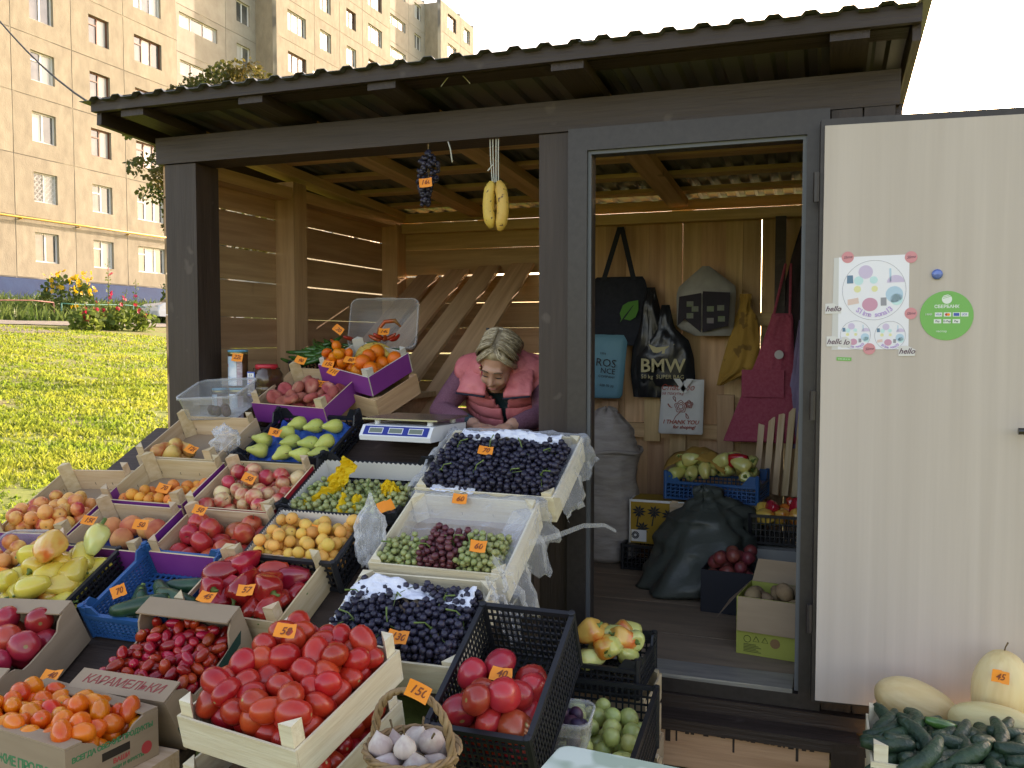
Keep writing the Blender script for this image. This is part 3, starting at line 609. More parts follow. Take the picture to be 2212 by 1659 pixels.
# ------------------------------------------------------------------ produce
def lath(prof, n, warp=None, seed=0, amp=.03, fr=2.2):
    b = MB(); R0 = max(r for r, z in prof)
    def wv(p, g):
        q = warp(p, g) if warp else p
        return q * (1 + amp * mnoise.noise(Vector(q) / R0 * fr * .5 + Vector((seed * 7.1, 0, 0))))
    b.lathe(prof, n, warp=wv); return b
def ball(r, n=14, m=9, sz=1., top=0., bot=0., pw=1., seed=0, amp=.03, lob=0, la=0., warp=None):
    prof = []
    for i in range(m + 1):
        a = math.pi * (i / m) ; rr = max(.012 * r, r * math.sin(a) ** pw); z = -r * sz * math.cos(a)
        d = rr / r
        z += (bot * r * math.exp(-(d / .35) ** 2) if i < m / 2 else -top * r * math.exp(-(d / .35) ** 2))
        prof.append((rr, z))
    def wl(p, g):
        if lob: k = 1 + la * math.cos(lob * g) * (.5 + .5 * p.z / (r * sz)); p = Vector((p.x * k, p.y * k, p.z))
        return warp(p, g) if warp else p
    return lath(prof, n, wl, seed, amp)
def bell(L, r, seed=0, lob=4, la=.13, tip=.55, bend=0.):
    prof = [(.012, -.0), (r * .55, -.006), (r * .86, .006), (r, L * .2), (r * .97, L * .4), (r * (.55 + .45 * tip), L * .65), (r * tip * .95, L * .85), (r * tip * .6, L * .97), (r * .05, L * .96)]
    prof[0] = (r * .15, .010)
    def wv(p, g):
        k = 1 + la * math.cos(lob * g + seed) * (.35 + .65 * min(1, p.z / L + .3)); return Vector((p.x * k + bend * (p.z / L) ** 2, p.y * k, p.z - L / 2))
    return lath(prof, 20, wv, seed, .10, 2.0)
FM = {}
def fm(kind, mk, m, n=6):
    FM[kind] = [mk(i).mesh(kind, m, True) for i in range(n)]
    return FM[kind]
def fmat(name, c1, c2, scale=10, rough=.35, sharp=(.4, .62), rand=.12, hue=.012, sub=.12, coat=0., spec=.45, **k): return mat(name, c1, c2, rough=rough, scale=scale, sharp=sharp, rand=rand, hue=hue, sub=sub, coat=coat, spec=spec, detail=3., **k)
M_TOM = fmat('plum_tomato_skin', (.40, .017, .010), (.48, .036, .013), rough=.3, coat=.2, scale=14, hue=.007, rand=.16, pole=(.0045, (.42, .30, .12)))
M_CHT = fmat('cherry_tomato_skin', (.32, .012, .008), (.42, .022, .010), rough=.28, coat=.25, scale=20, rand=.25, hue=.014, pole=(.0022, (.40, .30, .10)))
M_PTM = fmat('pink_tomato_skin', (.35, .017, .020), (.43, .04, .024), rough=.27, coat=.25, scale=9, rand=.18, hue=.014, pole=(.007, (.30, .20, .07)))
M_OTM = fmat('orange_tomato_skin', (.76, .19, .010), (.66, .09, .008), rough=.28, coat=.25, scale=14, sharp=(.45, .7), hue=.02, pole=(.003, (.30, .28, .05)))
M_APL = fmat('striped_apple_skin', (.48, .035, .035), (.70, .52, .26), rough=.28, coat=.2, scale=9, stretch=(1.6, 1.6, .5), rand=.15, sharp=(.42, .62))
M_RAP = fmat('red_apple_skin', (.42, .028, .022), (.55, .16, .06), rough=.3, coat=.2, scale=8, stretch=(1.6, 1.6, .5), sharp=(.5, .75), rand=.2)
M_NEC = fmat('nectarine_skin', (.80, .38, .10), (.50, .07, .03), rough=.4, scale=11, sharp=(.48, .62), hue=.02, pole=(.004, (.20, .09, .03)))
M_PCH = fmat('peach_skin', (.78, .36, .12), (.52, .12, .05), rough=.7, scale=8, sharp=(.42, .65))
M_FPC = fmat('flat_peach_skin', (.36, .075, .06), (.60, .30, .20), rough=.75, scale=10, sharp=(.52, .75))
M_APR = fmat('apricot_skin', (.82, .32, .05), (.74, .22, .035), rough=.6, scale=16, hue=.015, rand=.15, pole=(.003, (.25, .11, .03)))
M_YAP = fmat('pale_apricot_skin', (.80, .46, .10), (.72, .36, .07), rough=.6, scale=16, hue=.015, rand=.15, pole=(.003, (.25, .13, .03)))
M_PEA = fmat('green_pear_skin', (.50, .52, .12), (.42, .46, .10), rough=.4, scale=20, spots=(60, .68, (.25, .25, .07)))
M_RPE = fmat('blush_pear_skin', (.72, .48, .13), (.50, .13, .04), rough=.4, scale=9, sharp=(.45, .62))
M_ORG = fmat('orange_peel', (.78, .20, .008), (.70, .15, .006), rough=.42, scale=12, bump=.25, bscale=160, pole=(.0035, (.22, .20, .05)))
M_YPP = fmat('yellow_pepper_skin', (.66, .52, .09), (.64, .45, .055), rough=.22, coat=.4, scale=9, spots=(7, .66, (.78, .30, .05)))
M_GPP = fmat('pale_pepper_skin', (.58, .62, .22), (.64, .56, .16), rough=.22, coat=.4, scale=9)
M_OPP = fmat('blushing_pepper_skin', (.74, .46, .10), (.68, .17, .03), rough=.22, coat=.4, scale=9, sharp=(.45, .6))
M_RPP = fmat('red_pepper_skin', (.34, .010, .014), (.44, .022, .014), rough=.22, coat=.4, scale=9, rand=.3, hue=.01)
M_CUC = fmat('cucumber_skin', (.016, .040, .022), (.026, .058, .026), rough=.42, scale=22, bump=.6, bscale=70, rand=.2)
M_ZUC = fmat('zucchini_skin', (.012, .05, .025), (.025, .08, .035), rough=.35, scale=22)
M_CHG = fmat('green_chilli_skin', (.03, .10, .018), (.05, .15, .03), rough=.25, coat=.3, scale=16, rand=.2)
M_CHR = fmat('red_chilli_skin', (.42, .03, .012), (.5, .06, .015), rough=.25, coat=.3, scale=16)
M_BAN = fmat('banana_skin', (.66, .44, .09), (.58, .37, .07), rough=.5, scale=14, spots=(55, .63, (.10, .05, .02)))
M_MEL = fmat('melon_skin', (.62, .46, .20), (.70, .56, .28), rough=.55, scale=5, stretch=(3, 3, .6), bump=.3, bscale=16)
M_POT = fmat('potato_skin', (.30, .21, .11), (.22, .15, .08), rough=.85, scale=18)
M_ONI = fmat('red_onion_skin', (.20, .035, .04), (.26, .07, .05), rough=.4, scale=9, stretch=(3, 3, .5))
M_GAR = fmat('garlic_skin', (.56, .48, .41), (.40, .30, .27), rough=.6, scale=9, stretch=(3, 3, .4))
M_GRT = fmat('green_tomato_skin', (.42, .48, .15), (.52, .50, .17), rough=.28, coat=.3, scale=9)
M_GRN = fmat('green_grape_skin', (.27, .30, .11), (.34, .35, .14), rough=.28, scale=30, sub=.25)
M_DRK = fmat('dark_grape_skin', (.018, .017, .034), (.035, .030, .055), rough=.38, scale=40)
M_VIO = fmat('purple_grape_skin', (.10, .022, .035), (.15, .04, .05), rough=.3, scale=40)
M_STM = mat('green_stem', (.10, .17, .03), (.16, .22, .06), scale=20, rough=.6)
M_WST = mat('woody_stem', (.14, .09, .04), rough=.8)
fm('plum_tomato', lambda i: ball(.031, 14, 10, 1.30, .06, .03, .9, i, .05), M_TOM)
fm('cherry_tomato', lambda i: ball(.0148, 10, 8, 1.6, .04, 0, .9, i, .05), M_CHT)
fm('pink_tomato', lambda i: ball(.043, 16, 10, .86, .16, .08, .85, i, .06, 5, .035), M_PTM)
fm('orange_tomato', lambda i: ball(.024, 12, 9, 1.32, .05, 0, .9, i, .06), M_OTM)
fm('apple', lambda i: ball(.031, 14, 10, .92, .30, .18, .82, i, .05), M_APL)
fm('red_apple', lambda i: ball(.040, 16, 10, .90, .30, .18, .82, i, .05), M_RAP)
fm('nectarine', lambda i: ball(.028, 14, 9, .95, .22, .0, .85, i, .05), M_NEC)
fm('peach', lambda i: ball(.041, 16, 10, .95, .2, 0, .85, i, .05), M_PCH)
fm('flat_peach', lambda i: ball(.034, 16, 9, .58, .38, .2, .75, i, .08), M_FPC)
fm('apricot', lambda i: ball(.0215, 12, 8, 1., .1, 0, .9, i, .05), M_APR)
fm('pale_apricot', lambda i: ball(.0205, 12, 8, 1.02, .1, 0, .9, i, .05), M_YAP)
def pear(r, s): 
    prof = [(r * .1, -r * 1.1), (r * .55, -r * 1.08), (r * .9, -r * .75), (r, -r * .25), (r * .92, r * .25), (r * .68, r * .75), (r * .46, r * 1.15), (r * .34, r * 1.5), (r * .18, r * 1.68), (r * .03, r * 1.62)]
    return lath(prof, 14, None, s, .07)
fm('green_pear', lambda i: pear(.031, i), M_PEA); fm('blush_pear', lambda i: pear(.031, i + 9), M_RPE)
fm('orange', lambda i: ball(.037, 16, 10, .97, .06, 0, .95, i, .02), M_ORG); fm('mandarin', lambda i: ball(.026, 14, 9, .82, .12, 0, .9, i, .03), M_ORG)
fm('yellow_pepper', lambda i: bell(.105, .040, i, 3 + i % 2, .10, .62, .008), M_YPP); fm('pale_pepper', lambda i: bell(.10, .038, i, 3 + i % 2, .10, .6, -.006), M_GPP); fm('blushing_pepper', lambda i: bell(.10, .042, i, 4, .12, .68), M_OPP)
fm('red_pepper', lambda i: bell(.11, .040, i, 3 + i % 2, .12, .55, .014), M_RPP)
def longv(L, r, bend, seed, n=12, e=.35):
    b = MB(); m_ = 10; pts = []; rs = []
    for i in range(m_ + 1):
        t = i / m_; pts.append((L * (t - .5), bend * (4 * (t - .5) ** 2 - .5) + .004 * mnoise.noise(Vector((seed * 3.3, t * 4, 0))), 0)); rs.append(r * max(.12, math.sin(math.pi * min(1, max(0, .06 + .88 * t))) ** e) * (1 + .06 * mnoise.noise(Vector((seed, t * 5, 2)))))
    b.tube(pts, rs, n); return b
fm('cucumber', lambda i: longv(.125 + .02 * (i % 3), .021, .008 + .007 * i, i), M_CUC, 5); fm('zucchini', lambda i: longv(.20, .03, .006, i), M_ZUC)
fm('potato', lambda i: ball(.036, 14, 9, 1.25, 0, 0, .95, i, .22), M_POT); fm('red_onion', lambda i: ball(.034, 14, 9, .9, -.25, 0, .9, i, .05), M_ONI)
fm('garlic_bulb', lambda i: ball(.027, 18, 9, .85, -.55, 0, .85, i, .05, 8, .05), M_GAR); fm('green_tomato', lambda i: ball(.028, 14, 9, .95, .15, 0, .9, i, .06), M_GRT)
SPM = MB(); SPM.tube([(0, 0, -.004), (.0, 0, .002), (.002, 0, .009), (.006, .001, .022)], [.015, .010, .0045, .0042], 7); STEMP = SPM.mesh('stem', M_STM, True)
SPM = MB(); SPM.tube([(0, 0, -.004), (.002, 0, .008), (.006, 0, .018)], [.0016, .0014, .0018], 5); STEMA = SPM.mesh('stem', M_WST, True)

def pack(x0, x1, y0, y1, n, r, seed, s=.90, k=16, by=.0, base=None, jr=.08):
    rg = np.random.default_rng(seed); P = np.zeros((n, 4)); c = 0
    for i in range(n):
        ri = r * (1 + rg.uniform(-jr, jr)); xs_ = rg.uniform(x0 + ri * .95, x1 - ri * .95, k); ys_ = rg.uniform(y0 + ri * .95, y1 - ri * .95, k)
        zf = np.full(k, ri) if base is None else np.array([base(a, b_) for a, b_ in zip(xs_, ys_)]) + ri
        if c:
            D2 = (xs_[:, None] - P[None, :c, 0]) ** 2 + (ys_[:, None] - P[None, :c, 1]) ** 2; S = ((ri + P[None, :c, 3]) * s) ** 2 - D2
            Z = np.where(S > 0, P[None, :c, 2] + np.sqrt(np.maximum(S, 0)), 0); zf = np.maximum(zf, Z.max(1))
        j = int(np.argmin(zf + by * ys_)); P[c] = (xs_[j], ys_[j], zf[j], ri); c += 1
    return P
def spread(kind, M, box, n, r, label, cat, group, seed, z0=.009, s=.9, by=.0, base=None, tilt=3.14, stem=None, k=16, up=0., zmax=9., keep=None, elong=None, name=None):
    """n loose items resting on one another inside a crate: each is a thing of its own"""
    rg = random.Random(seed); out = []
    for x, y, z, ri in pack(*box, n, r, seed, s, k, by, base):
        if z > zmax: continue
        if keep and not keep(x, y): continue
        if elong: E_ = Euler((rg.uniform(-.35, .35), rg.uniform(-.35, .35), elong + rg.gauss(0, .5)))
        elif stem == 'p': E_ = Euler((R_(-92) + rg.gauss(0, .4), rg.gauss(0, .4), rg.uniform(-1.2, 1.2) if rg.random() < .6 else rg.uniform(0, 6.28)))
        else: E_ = Euler((rg.uniform(-tilt, tilt) + up, rg.uniform(-tilt, tilt) * .8, rg.uniform(0, 6.28)))
        q = ri / r; S_ = Matrix.Diagonal((q * rg.uniform(.93, 1.07), q * rg.uniform(.93, 1.07), q * rg.uniform(.92, 1.09), 1))
        o = put(name or kind, rg.choice(FM[kind]), None, M @ Matrix.Translation((x, y, z + z0)) @ E_.to_matrix().to_4x4() @ S_)
        tag(o, label, cat, group)
        if stem == 'p':
            zt = min(v.co.z for v in o.data.vertices); put('stem', STEMP, o, Matrix.Translation((0, 0, zt + .012)) @ Euler((math.pi, 0, 0)).to_matrix().to_4x4())
        elif stem == 'a': zt = max(v.co.z for v in o.data.vertices); put('stem', STEMA, o, Matrix.Translation((0, 0, zt - .008)))
        out.append(o)
    return out
def price_tag(p, txt, label, nrm=(.12, -.74, .62), roll=0., s=1., bend=.006, group='orange price tags'):
    n = Vector(nrm).normalized(); x = Vector((1, 0, 0)); x = (x - n * x.dot(n)).normalized(); y = n.cross(x)
    M = Matrix((x, y, n)).transposed().to_4x4(); M.translation = Vector(p); M = M @ Euler((0, 0, roll)).to_matrix().to_4x4() @ Matrix.Scale(s, 4)
    W, H = .030, .0205; b = MB(); rg = random.Random(hash(txt) % 97 + int(p[0] * 1000)); c = [rg.uniform(-.003, .003) for _ in range(8)]
    def fn(u, v): return ((u * 2 - 1) * W + c[int(v > .5) * 2] * (1 if u > .5 else -1), (v * 2 - 1) * H + c[4 + int(u > .5)], bend * (u * 2 - 1) ** 2 + c[7] * (v - .5) * 2)
    b.grid(fn, 6, 2); b.f += [tuple(reversed(f)) for f in []]
    o = solid(b.build('price_tag', ORNG, None, M=M), .0005, -1); tag(o, label, 'price tag', group)
    if txt: put('lettering', text_mesh(txt, .030, INK, .28, .0002, .0004), o, Matrix.Translation((0, 0, .0012 + bend * .25)))
    return o

GR_W = 'wooden fruit crates on the display'; GR_P = 'plastic fruit crates'
def sc_(u0, u1, v0, v1, rz=0., h=.004):
    v0 -= .049; v1 -= .049; return slope((u0 + u1) / 2, (v0 + v1) / 2, h, rz), u1 - u0, v1 - v0
# --- row nearest the counter
M_, a, l = sc_(.19, .575, .13, .46); wood_crate('wooden crate with a few blushing pears beneath the clear tub', M_, a, l, .10)
spread('blush_pear', M_, (-.17, .02, -.15, -.02), 8, .031, 'yellow red-blushed pear lying in the nearly empty crate', 'pear', 'blushing pears', 21, by=.3, stem='a')
M_, a, l = sc_(.64, 1.04, .05, .415); plastic_crate('black plastic crate of green pears on a blue moulded tray beside the scale', M_, a, l, .11, BLACKP, .03, .035, 3)
t = thing('pear_tray', 'blue moulded tray holding the green pears', 'tray', M_); TRB = mat('blue_moulded_pulp', (.012, .06, .30), (.02, .12, .42), rough=.45, scale=12)
MB().grid(lambda u, v: ((u - .5) * (a - .03), (v - .5) * (l - .03), .045 + .011 * math.cos(u * 31.4) * math.cos(v * 25.1)), 40, 32).build('tray', TRB, t, True)
pr = [(-.06, .10), (.03, .085), (.12, .09), (-.075, .025), (-.15, -.035), (-.12, -.115), (-.01, -.04), (.08, -.045), (.145, -.03), (.0, -.125), (.09, -.13), (.165, -.115)]
for i, (x, y) in enumerate(pr):
    E_ = Euler((R_(78 + rnd.uniform(-10, 10)), 0, R_(-50 + rnd.uniform(-40, 40)))); o = put('green_pear', FM['green_pear'][i % 4], None, M_ @ Matrix.Translation((x, y, .082)) @ E_.to_matrix().to_4x4())
    tag(o, 'green pear resting on the blue moulded tray', 'pear', 'green pears'); put('stem', STEMA, o, Matrix.Translation((0, 0, .046)))
# --- second row
M_, a, l = sc_(-.06, .275, .57, .99, .07); wood_crate('wooden crate of red-yellow nectarines at the far left of the display', M_, a, l, .10, out=PURP)
spread('nectarine', M_, (-a / 2 + .01, a / 2 - .01, -l / 2 + .01, .06), 60, .026, 'small red-yellow nectarine in the leftmost crate', 'nectarine', 'nectarines in the leftmost crate', 22, by=.25)
M_, a, l = sc_(.262, .64, .468, .757); wood_crate('half empty wooden crate with orange apricots in its lower corner', M_, a, l, .10, out=PURP)
spread('apricot', M_, (-a / 2 + .05, a / 2 - .01, -l / 2 + .01, .09), 66, .020, 'small orange apricot in the half empty crate', 'apricot', 'orange apricots', 23, by=.35, keep=lambda x, y: y < -.06 + (x + .15) * .55)
M_, a, l = sc_(.665, 1.04, .452, .76); wood_crate('red-sided wooden crate of striped red and cream apples', M_, a, l, .10, out=REDP)
spread('apple', M_, (-a / 2 + .01, a / 2 - .01, -l / 2 + .01, l / 2 - .01), 64, .0275, 'red and cream striped apple in the red-sided crate', 'apple', 'striped apples', 24, by=.1, stem='a', zmax=.085)
M_, a, l = sc_(1.05, 1.52, .388, .735); plastic_crate('black plastic crate of green grapes lined with white scalloped paper', M_, a, l, .12, BLACKP, .03, .035, 3)
ggM, gga, ggl = M_, a, l
# --- third row
M_, a, l = sc_(.30, .66, .775, 1.03); wood_crate('purple-edged wooden crate of a few large peaches on blue paper', M_, a, l, .10, out=PURP)
PCR = (M_, a, l)
t = thing('blue_paper', 'crumpled dark blue tissue paper under the large peaches', 'paper', M_); MB().grid(lambda u, v: ((u - .42) * (a - .04), (v - .5) * (l - .03), .022 + .022 * abs(fbm(u * 6, v * 6, 1))), 18, 14).build('sheet', mat('blue_tissue', (.012, .03, .16), (.02, .05, .24), rough=.6, scale=8), t)
for i, (x, y, z) in enumerate([(-.075, .02, .075), (.015, .03, .08), (.02, -.035, .07), (.09, .03, .075), (.135, .02, .08)]):
    o = put('peach', FM['peach'][i % 4], None, M_ @ Matrix.Translation((x, y, z)) @ Euler((rnd.uniform(-.6, .6), rnd.uniform(-.6, .6), i)).to_matrix().to_4x4()); tag(o, 'large yellow-red peach on dark blue paper', 'peach', 'large peaches')
M_, a, l = sc_(.70, 1.07, .765, 1.02); wood_crate('purple-labelled wooden crate of large deep red apples', M_, a, l, .10, out=PURP)
spread('red_apple', M_, (-a / 2 + .01, a / 2 - .01, -l / 2 + .01, l / 2 - .01), 28, .036, 'large deep red apple in the crate above the blue plastic one', 'apple', 'large red apples', 26, by=.1, stem='a', zmax=.105)
M_, a, l = sc_(1.085, 1.43, .76, 1.01); plastic_crate('black plastic crate of pale yellow apricots lined with white paper', M_, a, l, .12, BLACKP, .022, .0, 4)
YA = (M_, a, l)
spread('pale_apricot', M_, (-a / 2 + .02, a / 2 - .01, -l / 2 + .01, l / 2 - .02), 92, .0205, 'pale yellow apricot in the paper-lined black crate', 'apricot', 'pale yellow apricots', 27, by=.12, base=lambda x, y: .03)
# white scalloped liners
def liner(M, a, l, h, label, sides):
    t = thing('paper_liner', label, 'paper', M); PW = mat('white_liner_paper', (.72, .70, .66), rough=.8)
    for s in sides:
        b = MB(); L = a if s in 'bf' else l
        n = 44; top = [(-L / 2 + .012 + (L - .024) * i / n, h + .004 * (1 if (i // 1) % 2 else -1)) for i in range(n + 1)]
        poly = [(-L / 2 + .012, .012)] + [(L / 2 - .012, .012)] + top[::-1]
        ang = {'f': 0, 'b': math.pi, 'r': math.pi / 2, 'l': -math.pi / 2}[s]; off = (l if s in 'bf' else a) / 2 - .012
        MB().prism(poly, -.0004, .0004, Euler((0, 0, ang)).to_matrix().to_4x4() @ Matrix.Translation((0, -off, 0)) @ Matrix(((1, 0, 0, 0), (0, 0, 1, 0), (0, 1, 0, 0), (0, 0, 0, 1)))).build('liner_sheet', PW, t)
liner(ggM, gga, ggl, .088, 'white scalloped paper lining the green grape crate', 'bl'); liner(*YA, .125, 'white scalloped paper lining the pale apricot crate', 'bl')
# --- fourth row
M_, a, l = sc_(.235, .575, 1.02, 1.33, .03); plastic_crate('black plastic crate heaped with yellow sweet peppers', M_, a, l, .10, BLACKP, .02, 0, 4)
GRY = 'yellow peppers in the heaped crate'
spread('yellow_pepper', M_, (-a / 2 + .015, a / 2 - .005, -l / 2, l / 2 - .02), 24, .038, 'pale yellow sweet pepper in the heaped crate', 'pepper', GRY, 28, s=.80, stem='p', base=lambda x, y: .035 * (1 - (x / .2) ** 2), zmax=.20)
o = put('blushing_pepper', FM['blushing_pepper'][0], None, M_ @ Matrix.Translation((.035, .01, .205)) @ Euler((R_(85), R_(20), R_(20))).to_matrix().to_4x4() @ Matrix.Scale(1.15, 4)); tag(o, 'orange blushing pepper on top of the yellow heap', 'pepper')
o = put('yellow_pepper', FM['pale_pepper'][1], None, M_ @ Matrix.Translation((.135, .105, .165)) @ Euler((R_(118), 0, R_(10))).to_matrix().to_4x4()); tag(o, 'creamy pepper with its green stem end facing out above the yellow heap', 'pepper'); put('stem', STEMP, o, Matrix.Translation((0, 0, -.050)) @ Euler((math.pi, 0, 0)).to_matrix().to_4x4() @ Matrix.Scale(1.7, 4))
M_, a, l = sc_(.68, 1.005, 1.005, 1.325, .0); BLC = M_; plastic_crate('dark blue plastic crate with a few zucchini', M_, a, l, .125, BLUEP, .018, .03, 6)
for i, (x, y, rz) in enumerate([(-.05, -.07, 1.9), (.0, -.09, 2.2), (.10, .04, .2), (.06, -.03, -.6), (.12, -.05, -.2), (.03, -.11, .5)]):
    o = put('zucchini', FM['zucchini'][i % 4], None, M_ @ Matrix.Translation((x, y, .04 + .014 * i)) @ Euler((0, -.25 if i < 2 else 0, rz)).to_matrix().to_4x4() @ Matrix.Scale(.9, 4)); tag(o, 'dark green zucchini in the blue crate', 'zucchini', 'zucchini in the blue crate')
    b = MB().tube([(.085, 0, 0), (.115, 0, .002)], [.012, .008], 6)
    b.build('stem', M_STM, o)
M_, a, l = sc_(1.005, 1.385, .985, 1.275, -.02); wood_crate('wooden crate of glossy dark red sweet peppers', M_, a, l, .11, base=CARD)
spread('red_pepper', M_, (-a / 2 + .03, a / 2 - .03, -l / 2 + .028, l / 2 - .02), 22, .038, 'glossy dark red pepper in the wooden crate', 'pepper', 'red peppers', 29, s=.84, stem='p', by=.15, zmax=.17)
# --- pale grape crates down the right-hand column
M_, a, l = sc_(1.525, 2.045, .19, .575, -.02, .012); G1 = (M_, a, l); wood_crate('pale wooden crate of dark grapes wrapped in clear film, nearest the counter', M_, a, l, .10, WOODP, posts=.012, group='pale grape crates')
M_, a, l = sc_(1.54, 2.0, .61, .985, .0, .012); G2 = (M_, a, l); wood_crate('pale wooden crate of mixed green and purple grapes under clear film', M_, a, l, .105, WOODP, posts=.012, group='pale grape crates')
M_, a, l = sc_(1.545, 1.985, 1.02, 1.365, .02, .012); G3 = (M_, a, l); wood_crate('lowest pale wooden crate of dark grapes with white netting', M_, a, l, .105, WOODP, posts=.012, group='pale grape crates')
# rims: the thick split-wood top rails of those crates
for (M_, a, l), lb in ((G1, 0), (G2, 1), (G3, 2)):
    pass

bm_ = bmesh.new(); bmesh.ops.create_icosphere(bm_, subdivisions=2 if False else 1, radius=1.); ICO_V = np.array([v.co[:] for v in bm_.verts]); ICO_F = [tuple(v.index for v in f.verts) for f in bm_.faces]; bm_.free()
def berries(P, m, name='berries', sz=1.12):
    V = []; F = []; k = len(ICO_V); rg = np.random.default_rng(4)
    for i, (x, y, z, r) in enumerate(P):
        sc = r * 1.03 * np.array([1, 1, sz]); A = Euler(tuple(rg.uniform(0, 6.28, 3))).to_matrix(); V.append((ICO_V * sc) @ np.array(A).T + (x, y, z)); F += [tuple(j + i * k for j in f) for f in ICO_F]
    me = bpy.data.meshes.new(name); me.from_pydata(np.concatenate(V).tolist(), [], F); me.materials.append(m); me.polygons.foreach_set('use_smooth', [True] * len(F)); return me
def grapes(M, box, n, r, m, centers, label, group, seed, base=None, by=.1, keep=None, s=.92):
    P = pack(*box, n, r, seed, s, 10, by, base, .16)
    if keep: P = np.array([p for p in P if keep(p[0], p[1])])
    C_ = np.array(centers); idx = ((P[:, None, 0] - C_[None, :, 0]) ** 2 + (P[:, None, 1] - C_[None, :, 1]) ** 2).argmin(1); rg = random.Random(seed)
    for i, c in enumerate(centers):
        Q = P[idx == i].copy()
        if len(Q) < 3: continue
        cz = float(Q[:, 2].mean()); Q[:, :3] -= (c[0], c[1], cz)
        t = thing('grape_bunch', label, 'grapes', M @ Matrix.Translation((c[0], c[1], cz)), group)
        put('berries', berries(Q, m), t)['kind'] = 'stuff'
        b = MB(); zt = float(Q[:, 2].max()); a_ = rg.uniform(0, 6.28)
        b.tube([(0, 0, zt - .02), (.015 * math.cos(a_), .015 * math.sin(a_), zt + .006), (.045 * math.cos(a_), .045 * math.sin(a_), zt + .012)], [.0026, .002, .0028], 5)
        for q in range(5):
            e = Q[rg.randrange(len(Q))]; b.tube([(0, 0, zt - .012), (float(e[0]) * .9, float(e[1]) * .9, float(e[2]) + .006)], .0013, 4)
        b.build('stem', M_STM, t)
M_, a, l = G1
cs = [(x, y) for x in (-.19, -.06, .07, .19) for y in (-.10, .06)]
grapes(M_, (-a / 2 + .015, a / 2 - .015, -l / 2 + .01, l / 2 - .06), 900, .0108, M_DRK, cs, 'bunch of blue-black grapes in the film-wrapped crate by the post', 'dark grape bunches in the upper crate', 31, base=lambda x, y: .035 + .04 * (1 - (x / .26) ** 2), by=.02)
M_, a, l = G3
grapes(M_, (-a / 2 + .015, a / 2 - .015, -l / 2 + .01, l / 2 - .05), 900, .0105, M_DRK, [(-.16, .05), (-.05, .06), (-.13, -.06), (-.02, -.07), (.11, -.06), (.10, .05), (.18, .0)], 'bunch of blue-black grapes in the lowest pale crate', 'dark grape bunches in the lowest crate', 33, base=lambda x, y: .03 + .035 * (1 - (x / .24) ** 2), by=.05, keep=lambda x, y: not ((x + .01) ** 2 + (y - .06) ** 2 < .0022))
M_, a, l = G2
bs = lambda cx, w: (lambda x, y: .02 + .05 * max(0, 1 - ((x - cx) / w) ** 2))
grapes(M_, (-.215, -.06, -l / 2 + .01, -.02), 150, .0098, M_GRN, [(-.17, -.1), (-.10, -.1)], 'pale green grape bunch at the left of the film-covered crate', 'green grapes left', 34, base=bs(-.14, .08))
grapes(M_, (-.075, .065, -l / 2 + .01, .0), 150, .0112, M_VIO, [(-.03, -.12), (.02, -.07)], 'purple grape bunch in the middle of the film-covered crate', 'purple grapes', 35, base=bs(0, .07))
grapes(M_, (.055, .205, -l / 2 + .01, .0), 170, .0108, M_GRN, [(.10, -.11), (.16, -.1)], 'yellow green grape bunch at the right of the film-covered crate', 'green grapes right', 36, base=bs(.13, .08))
M_, a, l = ggM, gga, ggl
grapes(M_, (-a / 2 + .02, a / 2 - .02, -l / 2 + .012, .08), 420, .0115, M_GRN, [(-.17, .0), (-.14, -.11), (-.03, -.10), (.05, -.02), (.09, -.11), (.17, -.06)], 'bunch of green grapes with yellow paper in the black crate', 'green grape bunches', 37, base=lambda x, y: .03 + .02 * math.sin(x * 20), by=.15)
# ------------------------------------------------------------------ front rows of the display
def slopeat(x, y, z, s, rz=0.): return Matrix.Translation((x, y, z)) @ Euler((math.atan(s), 0, 0)).to_matrix().to_4x4() @ Euler((0, 0, rz)).to_matrix().to_4x4()
fb = thing('low_bench', 'low dark bench under the tomato boxes in front', 'bench', T(1.2, -1.6, 0))
inv = fb.matrix_basis.inverted()
for i in range(3): MB().box(.25, 1.95, -1.98 + i * .15, -1.835 + i * .15, .43, .455, jit=.001).build('board', STAIN, fb, M=inv)
for x in (.3, 1.9):
    for y in (-1.95, -1.56): MB().box(x - .03, x + .03, y - .03, y + .03, 0, .43).build('leg', STAIN, fb, M=inv)
GREENINK = mat('green_print', (.03, .20, .08), rough=.7); REDINK = mat('red_print_ink', (.50, .05, .05), rough=.7)
# cherry tomatoes in a scooped carton
M_, a, l = sc_(.97, 1.295, 1.305, 1.665, .01, .010); CHC = M_
ch = carton('brown cardboard box of small oval cherry tomatoes with a handwritten flap', M_, a, l, .175, .10, .07)
spread('cherry_tomato', M_, (-a / 2 + .01, a / 2 - .01, -l / 2 + .012, l / 2 - .012), 290, .0165, 'small oval red cherry tomato in the carton with the handwritten flap', 'tomato', 'cherry tomatoes', 41, s=.86, by=.10, base=lambda x, y: .035, k=10)
put('lettering', text_mesh('КАРАМЕЛЬКИ', .040, mat('faded_red_marker', (.30, .06, .05), rough=.8), .2, .0002, .0003, .92), ch, Matrix.Translation((0, -l / 2 + .036, .1812)))
Aside = Matrix(((0, 0, 1, 0), (1, 0, 0, 0), (0, 1, 0, 0), (0, 0, 0, 1)))
DGR = mat('dark_green_print', (.012, .05, .035), rough=.7)
MB().prism([(-l / 2 + .004, .045), (l / 2 - .05, .082), (l / 2 - .03, .115), (-l / 2 + .004, .078)], a / 2 + .0004, a / 2 + .0012, Aside).build('printed_band', DGR, ch)
